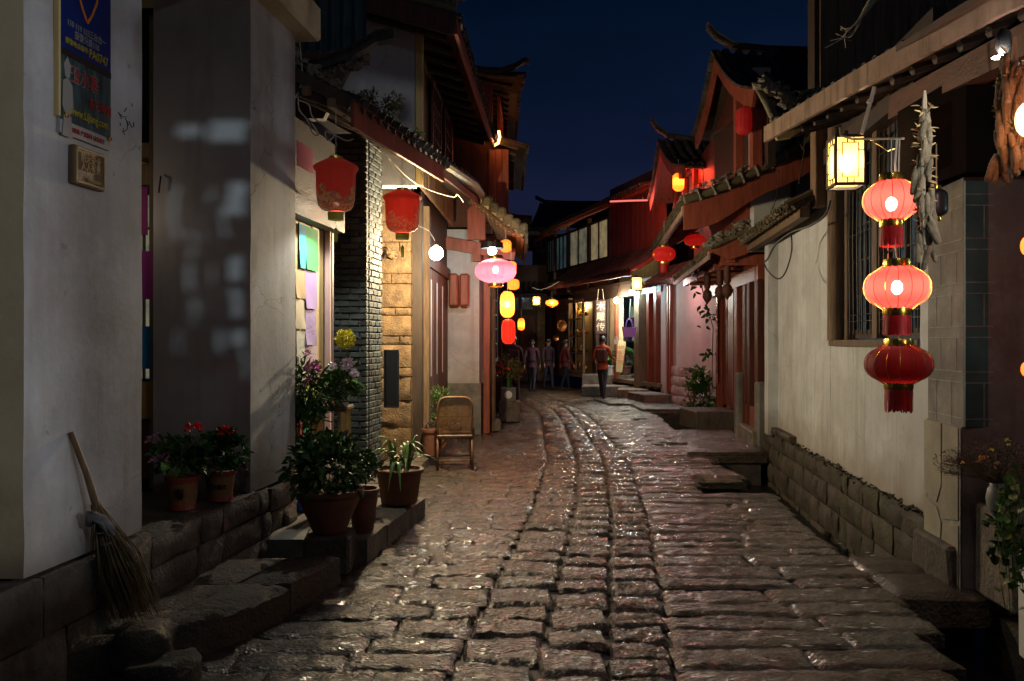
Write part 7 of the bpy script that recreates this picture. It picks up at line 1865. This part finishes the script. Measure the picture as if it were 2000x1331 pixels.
# ---- cane chair
def cane_chair(loc, rz, label):
    t = thing("cane_chair", (0, 0, 0), label, "chair"); W_, D_, SH, BH = .42, .40, .42, .90
    def tube(nm, pts, r=.012, n=8): q = MB(); q.tube(pts, r, n); return q.build(nm, M['cane'], t, smooth=True)
    # backrest is on -y (towards the viewer), seat behind it
    for x in (-W_ / 2, W_ / 2):
        tube("leg", [(x * 1.02, -.20, 0), (x, -.17, SH)], .015); tube("leg", [(x * 1.05, .24, 0), (x, .20, SH)], .015)
    q = MB(); pts = []
    for i in range(25):
        a = math.pi * (1 - i / 24); cx_ = math.cos(a); sx__ = math.sin(a)
        pts.append((math.copysign(abs(cx_) ** .35, cx_) * W_ / 2, -.17 - .07 * (.0 + abs(sx__) ** .4), SH + .10 + (BH - SH - .10) * abs(sx__) ** .40))
    pts = [(-W_ / 2, -.17, SH - .06)] + pts + [(W_ / 2, -.17, SH - .06)]
    q.tube(pts, .017, 8); bf = q.build("back_frame", M['cane'], t, smooth=True)
    q = MB(); q.tube([(-W_ / 2, -.20, .66), (W_ / 2, -.20, .66)], .008, 6); q.tube([(-W_ / 2, -.175, .45), (W_ / 2, -.175, .45)], .010, 6); q.build("rail", M['cane'], t)
    # woven back: fine mesh of strips with a round pierced medallion
    q = MB()
    for i in range(27):
        x = -W_ / 2 + .016 + (W_ - .032) * i / 26
        zt_ = BH - .02 - .05 * max(0, abs(x) / (W_ / 2) - .7) / .3; q.beam((x, -.185, .46), (x, -.232, zt_), .007, .003, (0, 1, 0))
    for i in range(30):
        z = .465 + (BH - .50) * i / 29; y = -.186 - .046 * (z - .46) / .43; q.beam((-W_ / 2 + .01, y, z), (W_ / 2 - .01, y, z), .003, .007, (0, 1, 0) if False else (0, 0, 1))
    q.build("woven_back", M['cane'], t, kind="stuff")
    q = MB()
    for r in (.075, .055, .03):
        q.tube([(math.cos(a) * r, -.205, .575 + math.sin(a) * r) for a in np.linspace(0, 2 * math.pi, 21)], .005, 5)
    for k in range(8): a = k * math.pi / 4; q.tube([(math.cos(a) * .02, -.205, .575 + math.sin(a) * .02), (math.cos(a) * .075, -.205, .575 + math.sin(a) * .075)], .003, 4)
    q.build("medallion", M['cane'], t)
    q = MB(); q.rock((0, .02, SH), (W_ + .02, .44, .03), .012); q.build("seat", M['cane'], t)
    q = MB(); q.tube([(-W_ / 2, -.18, SH - .02), (W_ / 2, -.18, SH - .02), (W_ / 2 + .01, .23, SH - .02), (-W_ / 2 - .01, .23, SH - .02), (-W_ / 2, -.18, SH - .02)], .016, 7); q.build("seat_rail", M['cane'], t, smooth=True)
    for a, b_ in (((-W_ / 2, -.18, .12), (W_ / 2, -.18, .12)), ((-W_ / 2, .22, .12), (W_ / 2, .22, .12)), ((-W_ / 2, -.18, .14), (-W_ / 2, .22, .14)), ((W_ / 2, -.18, .14), (W_ / 2, .22, .14))): tube("stretcher", [a, b_], .009, 6)
    for x in (-1, 1):
        for y in (-.17, .20): tube("brace", [(x * W_ / 2, y, .20), (x * W_ / 4, y, .33), (x * .02, y, SH - .02)], .007, 5)
    for x in (-1, 1): tube("arm", [(x * W_ / 2, -.19, .62), (x * (W_ / 2 + .03), .0, .63), (x * (W_ / 2 + .02), .20, .60), (x * W_ / 2, .21, SH)], .012, 7)
    t.location = loc; t.rotation_euler = (0, 0, rz); WORLD_LOC[t.name] = Vector(loc)
cane_chair((-.72, 10.25, .006), .10, "woven cane chair with a round medallion in its back on the wet paving")
b = Vector((-1.02, 10.5, .13)); t = thing("plant_pot", b, "small orange-brown square tub half hidden behind the cane chair", "pot"); pot(t, b, .13, .34, M['terra'], foot=.8)
foliage(t, b + Vector((0, 0, .36)), (.10, .1, .06), 60, .06, .02, M['leaf_dry'])

# ---- broom leaning on the first pier
top = W(138, 845, 3.78); bot = Vector((-1.845, 4.02, .22))
t = thing("straw_broom", bot, "straw broom leaning bristles-down on the white pier, a grey rag tied round its middle", "broom")
midp = top.lerp(bot, .42)
q = MB(); q.tube([top, top.lerp(bot, .2) + Vector((.008, 0, 0)), midp, top.lerp(bot, .6)], [.013, .015, .019, .022], 8); q.build("handle", M['wood_br'], t, smooth=True)
q = MB(); ax = (bot - top).normalized(); s1 = ax.cross(Vector((0, 1, 0))).normalized(); s2 = ax.cross(s1)
for _ in range(260):
    a = RN.uniform(0, 6.28); r0 = RN.uniform(.004, .022); r1_ = RN.uniform(.0, .13); st_ = top.lerp(bot, RN.uniform(.36, .55)); en = bot + (s1 * math.cos(a) * r1_ * 1.15 + s2 * math.sin(a) * r1_ * .5) + ax * RN.uniform(-.10, .0)
    q.tube([st_ + (s1 * math.cos(a) + s2 * math.sin(a)) * r0, st_.lerp(en, .5) + (s1 * math.cos(a) + s2 * math.sin(a)) * (r0 + r1_ * .28), en], [.0028, .0022, .0012], 3)
q.build("bristles", M['straw'], t, kind="stuff")
for f in (.50, .56):
    q = MB(); c = top.lerp(bot, f); q.tube([c + (s1 * math.cos(a) + s2 * math.sin(a)) * .034 for a in np.linspace(0, 2 * math.pi, 13)], .004, 4); q.build("binding", M['wire_w'], t)
rg = thing("grey_rag", midp, "knotted grey rag tied round the broom handle", "rag")
q = MB(); c = midp + Vector((.02, -.03, -.03))
for k in range(6):
    a0 = RN.uniform(-.5, .5); q.tube([c + Vector((-.045 + RN.uniform(-.01, .01), -.01, -.01)), c + Vector((-.02 + RN.uniform(-.02, .02), -.035, .03 + RN.uniform(-.01, .015))), c + Vector((.03, -.03, .015 + a0 * .03)), c + Vector((.06 + RN.uniform(-.02, .01), -.01, -.03 - RN.random() * .04))], [.012, .018, .018, .009], 8)
q.build("cloth_fold", M['rag'], rg, smooth=True)

# ---- narrow black chalkboard on the sandstone pier
b = W(765, 740, 9.3); t = thing("black_signboard", b, "tall narrow blank black board hung beside the sandstone pier", "signboard")
q = MB(); q.rock(b, (.150, .03, .63), .004, 0, .05); q.build("panel", M['black'], t)
for a, b2 in (((-.08, -.32), (.08, -.32)), ((-.08, .32), (.08, .32)), ((-.078, -.32), (-.078, .32)), ((.078, -.32), (.078, .32))):
    q = MB(); q.beam(b + Vector((a[0], -.012, a[1])), b + Vector((b2[0], -.012, b2[1])), .018, .022, (0, 1, 0) ); q.build("frame", flat("dark_frame_%s" % len(bpy.data.materials), (.03, .027, .03), .5), t)
q = MB(); q.beam(b + Vector((-.02, .01, .0)), b + Vector((-.3, .6, .0)), .02, .02); q.build("bracket", M['iron'], t)

# ---- carved shop sign, purple bag, paper sign
sg = W(1173, 620, 24.6); t = thing("carved_shop_sign", sg, "upright dark board with three white characters hanging beside the cream pilaster", "shop sign")
q = MB(); q.rock(sg, (.34, .05, 1.02), .03, .015); q.build("board", flat("near_black_lacquer", (.035, .018, .012), .5), t)
for i, ch in enumerate("木雕传"): letters("character", ch, sg + Vector((0, -.03, .31 - .31 * i)), (1, 0, 0), UP, .27, flat("cream_paint", (.40, .36, .28), .6), t, extrude=.006)
q = MB(); q.tube([sg + Vector((-.1, 0, .5)), sg + Vector((-.06, 0, .85))], .008, 4); q.tube([sg + Vector((.1, 0, .5)), sg + Vector((.06, 0, .85))], .008, 4); q.build("cord", M['rope'], t)
bg_ = W(1229, 648, 22.6); t = thing("purple_handbag", bg_, "purple tote bag hanging in front of the lit shop", "bag"); pm = material("purple_leather", (.34, .14, .50), (.26, .10, .40), .45, 9, 3)
q = MB(); q.prism([bg_ + Vector((x, -.05, z)) for x, z in ((-.15, -.15), (.15, -.15), (.20, .14), (.10, .12), (-.10, .12), (-.20, .14))], (0, .12, 0)); q.build("body", pm, t)
q = MB(); q.tube([bg_ + Vector((math.cos(a) * .09, -.05, .12 + math.sin(a) * .24)) for a in np.linspace(0, math.pi, 13)], .010, 5); q.tube([bg_ + Vector((math.cos(a) * .09, .05, .12 + math.sin(a) * .22)) for a in np.linspace(0, math.pi, 13)], .010, 5); q.build("handle", pm, t)
q = MB(); q.tube([bg_ + Vector((0, 0, .35)), bg_ + Vector((.05, .1, .9))], .006, 4); q.build("cord", M['rope'], t)
for i, (px, py, c, s, lab) in enumerate(((1262, 610, (.07, .12, .13), .16, "grey-blue bag hanging above the lower grey one"), (1264, 670, (.08, .13, .15), .17, "lower grey-blue bag hanging by the plain post"), (1213, 668, (.5, .45, .35), .07, "small cream purse beside the purple bag"))):
    p = W(px - 10, py, 22.9); t = thing("hanging_bag", p, lab, "bag"); m_ = flat("bag_cloth_%d" % i, c, .6)
    q = MB(); q.prism([p + Vector((x * s, -.04, z * s)) for x, z in ((-.8, -1), (.8, -1), (1, .7), (.4, .9), (-.4, .9), (-1, .7))], (0, .08, 0)); q.build("body", m_, t)
    q = MB(); q.tube([p + Vector((math.cos(a) * s * .5, 0, s * .8 + math.sin(a) * s * 1.2)) for a in np.linspace(0, math.pi, 11)], .008, 4); q.build("strap", m_, t)
pn_ = W(1213, 690, 24.0); t = thing("paper_sign", pn_, "cream panel with columns of red characters leaning against the cream pilaster", "sign")
q = MB(); q.prism([W(1203, 726, 23.9), W(1215, 728, 23.9), W(1223, 668, 24.1), W(1207, 665, 24.1)], (0, .04, 0)); q.build("board", M['pine'], t)
for px, s_ in ((1209, "木雕工艺"), (1216, "欢迎光临")):
    letters("lettering", list(s_), W(px, 694, 23.88), (1, 0, 0), (.05, .05, 1), .14, flat("sign_red_%d" % px, (.55, .05, .02), .6), t, vertical=True)
for k in range(9):
    p = onF(24.9 + k * .28, 1.0 + (k % 3) * .75, -1.3); q = MB(); q.rock(p, (.22, .10, .34 + .1 * (k % 2)), .03, .02, .26)
    tag(q.build("folded_bag", flat("bag_tone_%d" % k, [(.10, .22, .24), (.30, .26, .20), (.20, .08, .10)][k // 3], .7), None), ['teal', 'cream', 'wine-red'][k // 3] + ' bag on the ' + ['lowest', 'middle', 'top'][k % 3] + ' shelf at the back of the lit shop', "bag", "bags on the shop's back wall")
for k in range(3):
    q = MB(); q.beam(onF(24.6, .82 + k * .75, -1.33), onF(27.3, .82 + k * .75, -1.33), .25, .03); q.build("shelf", M['wood_old'], r4)
# shop goods: garments and boxes inside the open shop
for i, (d, z, s, c, lab) in enumerate(((23.9, 2.3, (.16, .5), (.35, .30, .22), "cream scarf hanging in the bag shop"), (23.5, 1.6, (.18, .5), (.10, .16, .17), "dark teal scarf hanging in the bag shop"), (22.4, 2.0, (.12, .7), (.22, .42, .46), "pale turquoise shawl in the bag shop"), (22.0, 1.4, (.12, .5), (.15, .22, .23), "grey-green shawl low in the bag shop"), (23.7, 2.75, (.14, .16), (.5, .4, .25), "small cream box high in the bag shop"), (22.2, 2.8, (.3, .12), (.10, .35, .42), "turquoise cloth under the bag shop ceiling"))):
    p = onF(d, z, -.6); q = MB(); q.grid(lambda u, v: p + TF * (u - .5) * s[0] * 2 + Vector((0, .03 * math.sin(u * 12), (v - .5) * s[1])), 8, 3); tag(q.build("hanging_cloth", flat("cloth_%d" % i, c, .8), None), lab, "cloth")
# metal pans on the stone pier
for px, py, d, r, lab in ((1098, 637, 28.6, .20, "round copper pan hung on the stone pier by the glass cabinet"), (1086, 661, 28.8, .11, "small tilted copper pan below the round one")):
    p = W(px, py, d); q = MB(); q.lathe([(.001, .05), (r * .6, .04), (r * .92, .0), (r, .0), (r, .012), (r * .9, .012), (r * .55, .055), (.001, .065)], (0, 0, 0), 20, cap=False); me = q.mesh("copper_pan", M['terra_y'] if False else flat("copper_%d" % px, (.55, .25, .10), .28, .9), smooth=True)
    tag(place_mesh("copper_pan", me, p, None, rot=(math.radians(-90), 0, .5)), lab, "pan")

# ---- loose cables
cable([W(575, 40, 6.7), W(570, 120, 6.7), W(566, 160, 6.7), W(575, 185, 6.6), W(578, 190, 6.6), W(590, 150, 6.6), W(583, 60, 6.7)], .006, M['wire_w'], "pale cable looping beside the second pier's edge, hanging from the cornice")
cable([W(582, 190, 6.6), W(585, 215, 6.6), W(600, 235, 6.6), W(612, 262, 6.6), W(622, 262, 6.6), W(608, 240, 6.55)], .006, M['wire_w'], "curled pale cable end near the flower-printed lantern")
cable([W(583, 196, 6.6), W(603, 205, 6.6), W(610, 228, 6.6), W(634, 246, 6.6), W(652, 264, 6.6), W(640, 275, 6.6), W(636, 258, 6.6), W(655, 265, 6.6), W(676, 275, 6.6), W(690, 272, 6.6)], .006, M['wire_w'], "wavy pale cable drooping in front of the brick pier's top")
cable([W(760, 310, 9.0), W(800, 350, 9.2), W(840, 372, 9.6), W(885, 385, 9.8), W(893, 380, 9.8), W(905, 395, 9.9)], .006, M['wire_w'], "white cable sagging to the bright bulb from the pent roof")
cable([W(752, 300, 8.8), W(770, 330, 9), W(800, 362, 9.3), W(808, 372, 9.3)], .005, M['wire'], "dark cable below the red fascia board")
cable([W(1622, 392, 7.9), W(1612, 420, 8.0), W(1585, 440, 8.3), W(1545, 455, 8.6), W(1515, 478, 8.9), W(1500, 505, 9.0), W(1493, 512, 9.1)], .011, M['wire'], "thick dark cable running along the top of the white wall")
cable([W(1545, 455, 8.5), W(1546, 490, 8.5), W(1535, 530, 8.6), W(1520, 545, 8.7), W(1500, 530, 8.9), W(1492, 514, 9.0)], .008, M['wire'], "dark cable loop drooping in front of the pilaster")
cable([W(1560, 360, 8.4), W(1570, 300, 8.4), W(1572, 270, 8.4), W(1578, 262, 8.4)], .006, M['wire'], "thin dark cable climbing the upper white wall")
cable([W(1520, 330, 10.6), W(1518, 370, 10.6), W(1512, 400, 10.6), W(1500, 425, 10.6)], .006, M['wire'], "dark wires dropping from the round-tile verge")
wb = thing("wire_bundle", W(1690, 40, 6.3), "tangled bundle of pale wires hanging over the gate roof's tiles", "wires")
for k in range(7):
    x0 = 1700 + k * 3; cable([W(x0, -6, 6.2), W(x0 - 16 - k * 5, 24 + k * 4, 6.3), W(1672 - k * 5, 58 + (k % 3) * 7, 6.4), W(1612 + k * 10, 94 - (k % 4) * 14, 6.5)], .0035, M['wire_w'] if k % 2 else M['rope'], None, parent=wb, name="wire")
cable([W(1688, 470, 5.2), W(1690, 440, 5.3), W(1640, 470, 6.4), W(1600, 500, 7.2)], .003, M['wire_w'], "thin pale cord slanting from the gateway to the wall") if False else None
cable([W(1040, 562, 26), W(1055, 566, 26), W(1075, 560, 26), W(1092, 550, 26)], .012, M['rope'], "thin pale line strung under the far eave")

# ---- white chalky flecks trodden on the paving
q = MB()
for _ in range(46):
    p = G(RN.uniform(1500, 1720), RN.uniform(1050, 1300), .012); L = RN.uniform(.01, .05); a = RN.uniform(-.5, .5)
    dx, dy = math.cos(a) * L, math.sin(a) * L * .5; w = RN.uniform(.003, .008)
    q.add([p + Vector((-dx, -dy, .004)), p + Vector((0, -w, .005)), p + Vector((dx, dy, .004)), p + Vector((0, w, .005))], [[0, 1, 2, 3]])
o = q.build("paper_scraps", M['white'], None); tag(o, "pale scraps trodden into the paving slabs by the channel", "scraps", kind="stuff")

# ================================================================== PEOPLE
def person(loc, facing, label, top=(.5, .1, .03), legs=(.03, .03, .05), hair=(.012, .01, .009), height=1.68, stride=.18, arm=.0, bag=None, lean=0.0, longhair=False, skirt=False):
    """continuous skinned figure, origin between the feet, facing -y before rotation"""
    k = height / 1.70
    J = {}; E_ = []; Rr = {}
    def j(n, x, y, z, rx, ry=None, par=None):
        J[n] = Vector((x * k, (y + lean * max(0, z - .9)) * k, z * k)); Rr[n] = (rx * k, (ry or rx) * k)
        if par: E_.append((par, n))
    j("pelvis", 0, 0, .95, .145, .105)
    j("waist", 0, .0, 1.10, .125, .09, "pelvis"); j("chest", 0, .0, 1.28, .155, .105, "waist"); j("shoul", 0, .01, 1.40, .115, .085, "chest"); j("neck", 0, .0, 1.48, .052, .052, "shoul")
    j("head0", 0, -.01, 1.54, .068, .075, "neck"); j("head1", 0, -.012, 1.61, .076, .092, "head0"); j("head2", 0, -.0, 1.67, .055, .065, "head1")
    for s, n in ((-1, "l"), (1, "r")):
        f = s * stride
        j("hip" + n, s * .085, .0, .88, .095, .1, "pelvis"); j("knee" + n, s * .09, -.02 - f * .45, .49, .062, .062, "hip" + n)
        j("calf" + n, s * .09, .01 - f * .75, .32, .056, .058, "knee" + n); j("ank" + n, s * .09, .02 - f * 1.0, .09, .040, .042, "calf" + n)
        j("heel" + n, s * .09, .03 - f, .045, .040, .040, "ank" + n); j("toe" + n, s * .10, -.13 - f, .035, .040, .032, "heel" + n)
        a = arm * (1 if s > 0 else 1)
        j("sh" + n, s * .175, .01, 1.385, .060, .060, "shoul"); j("elb" + n, s * .225, .03 + f * .35 - a * .02, 1.12, .044, .044, "sh" + n)
        j("wri" + n, s * .235, -.05 + f * .8 - a * .22, .90 + a * .24, .029, .027, "elb" + n); j("palm" + n, s * .235, -.065 + f * .85 - a * .30, .83 + a * .27, .036, .024, "wri" + n)
        for q_, (dx, ln) in enumerate(((-.026, .062), (-.009, .072), (.009, .068), (.026, .055))):
            p = J["palm" + n] / k
            j("f%d%s" % (q_, n), p.x, p.y + dx * 1.0, p.z - .045, .0095, .0095, "palm" + n); j("g%d%s" % (q_, n), p.x - s * .008, p.y + dx * 1.1 - .008, p.z - .045 - ln * .6, .0085, .0085, "f%d%s" % (q_, n))
        j("t0" + n, p.x, p.y - .038, p.z - .005, .011, .011, "palm" + n); j("t1" + n, p.x - s * .006, p.y - .055, p.z - .04, .009, .009, "t0" + n)
    names = list(J); idx = {n: i for i, n in enumerate(names)}
    me = bpy.data.meshes.new("body"); me.from_pydata([J[n] for n in names], [(idx[a], idx[b]) for a, b in E_], [])
    o = bpy.data.objects.new("person", me); COL.objects.link(o)
    sk = o.modifiers.new("skin", 'SKIN'); lay = me.skin_vertices[0] if me.skin_vertices else None
    for n, i in idx.items(): me.skin_vertices[0].data[i].radius = Rr[n]
    for i in range(len(names)): me.skin_vertices[0].data[i].use_root = (i == 0)
    ss = o.modifiers.new("sub", 'SUBSURF'); ss.levels = 1; ss.render_levels = 1
    dg = bpy.context.evaluated_depsgraph_get(); dg.update()
    m2 = bpy.data.meshes.new_from_object(o.evaluated_get(dg)); bpy.data.objects.remove(o); m2.name = "body"
    skin = flat("skin", (.42, .24, .16), .55); tm = flat("jacket_cloth", top, .8); lm = flat("trouser_cloth", legs, .8); sh = flat("shoe", (.02, .018, .018), .5)
    for m_ in (skin, tm, lm, sh): m2.materials.append(m_)
    for p in m2.polygons:
        c = p.center / k; p.use_smooth = True
        hand = c.z < .885 + arm * .24 and c.z > .55 and abs(c.x) > .19
        p.material_index = 0 if (c.z > 1.475 or hand) else (1 if c.z > .86 or (abs(c.x) > .185 and c.z > .6) else (2 if c.z > .10 else 3))
    t = bpy.data.objects.new("person", m2); COL.objects.link(t); WORLD_LOC[t.name] = Vector((0, 0, 0)); tag(t, label, "person")
    # head details and clothes as children
    hm = flat("hair_%d" % len(bpy.data.materials), hair, .5)
    q = MB(); q.grid(lambda u, v: Vector(((.088 * math.sin(v * math.pi * .62) * math.cos(u * 2 * math.pi)) * k, (.012 + (.108 * math.sin(v * math.pi * .62)) * math.sin(u * 2 * math.pi)) * k, (1.625 + .098 * math.cos(v * math.pi * .62) - (.12 if longhair else .02) * max(0, math.sin(u * 2 * math.pi)) * v + (.03) * max(0, -math.sin(u * 2 * math.pi)) * v) * k)), 20, 8)
    q.build("hair", hm, t, smooth=True)
    for s in (-1, 1):
        q = MB(); sphere(q, Vector((s * .030, -.098, 1.605)) * k, .011 * k, 8, 5); q.build("eye", flat("eye_dark", (.02, .015, .012), .2), t, smooth=True)
        q = MB(); sphere(q, Vector((s * .083, .0, 1.60)) * k, .018 * k, 8, 5, 1.5); q.build("ear", skin, t, smooth=True)
    q = MB(); q.tube([Vector((0, -.098, 1.61)) * k, Vector((0, -.118, 1.575)) * k, Vector((0, -.10, 1.565)) * k], [.007 * k, .012 * k, .008 * k], 6); q.build("nose", skin, t, smooth=True)
    q = MB(); q.tube([Vector((-.022, -.093, 1.54)) * k, Vector((0, -.10, 1.538)) * k, Vector((.022, -.093, 1.54)) * k], .005 * k, 5); q.build("mouth", flat("lips", (.35, .10, .08), .5), t, smooth=True)
    q = MB(); q.lathe([(.062, 1.44), (.070, 1.47), (.064, 1.49), (.055, 1.47)], (0, 0, 0), 14, cap=False, sy=.95); me_ = q; q.v = [(x * k, y * k, z * k) for x, y, z in q.v]; q.build("collar", tm, t, smooth=True)
    q = MB(); q.lathe([(.165, .80), (.160, .90), (.140, 1.02), (.150, 1.02)], (0, 0, 0), 18, cap=False, sy=.78); q.v = [(x * k, y * k, z * k) for x, y, z in q.v]; q.build("jacket_hem", tm, t, smooth=True)
    if bag:
        q = MB(); q.rock(Vector((.0, .17, 1.18)) * k, (.28 * k, .14 * k, .38 * k), .04, .0); b_ = q.build("backpack", flat("backpack_cloth", bag, .8), t)
        for s in (-1, 1): q = MB(); q.tube([Vector((s * .1, .10, 1.36)) * k, Vector((s * .11, -.02, 1.455)) * k, Vector((s * .12, -.12, 1.28)) * k, Vector((s * .11, .05, 1.05)) * k], .014 * k, 5); q.build("strap", flat("strap_cloth", (.02, .02, .02), .8), t)
    t.location = loc; t.rotation_euler = (0, 0, facing)
    return t
person((2.50, 22.6, .005), math.radians(160), "person in an orange jacket with a small backpack, by the bag shop's steps", (.36, .06, .018), (.015, .015, .025), height=1.70, arm=.8, stride=.26, bag=(.05, .02, .02))
person((.02, 19.6, .005), math.radians(185), "person in a long dark coat walking away below the red lantern", (.035, .018, .022), (.015, .013, .02), height=1.72, bag=(.05, .02, .03))
person((.62, 25.5, .005), math.radians(170), "person in a dusky purple jacket walking in the dark middle of the far lane", (.045, .018, .032), (.02, .02, .035), height=1.62, longhair=True)
person((1.18, 26.6, .005), math.radians(20), "person in a plum jacket facing the viewer beside the glass cabinet", (.04, .02, .03), (.025, .025, .05), height=1.62, longhair=True)
person((1.72, 26.3, .005), math.radians(110), "person in a dark red top turned sideways before the glass cabinet", (.12, .02, .02), (.012, .012, .02), height=1.60)
print("objects", len(bpy.data.objects))
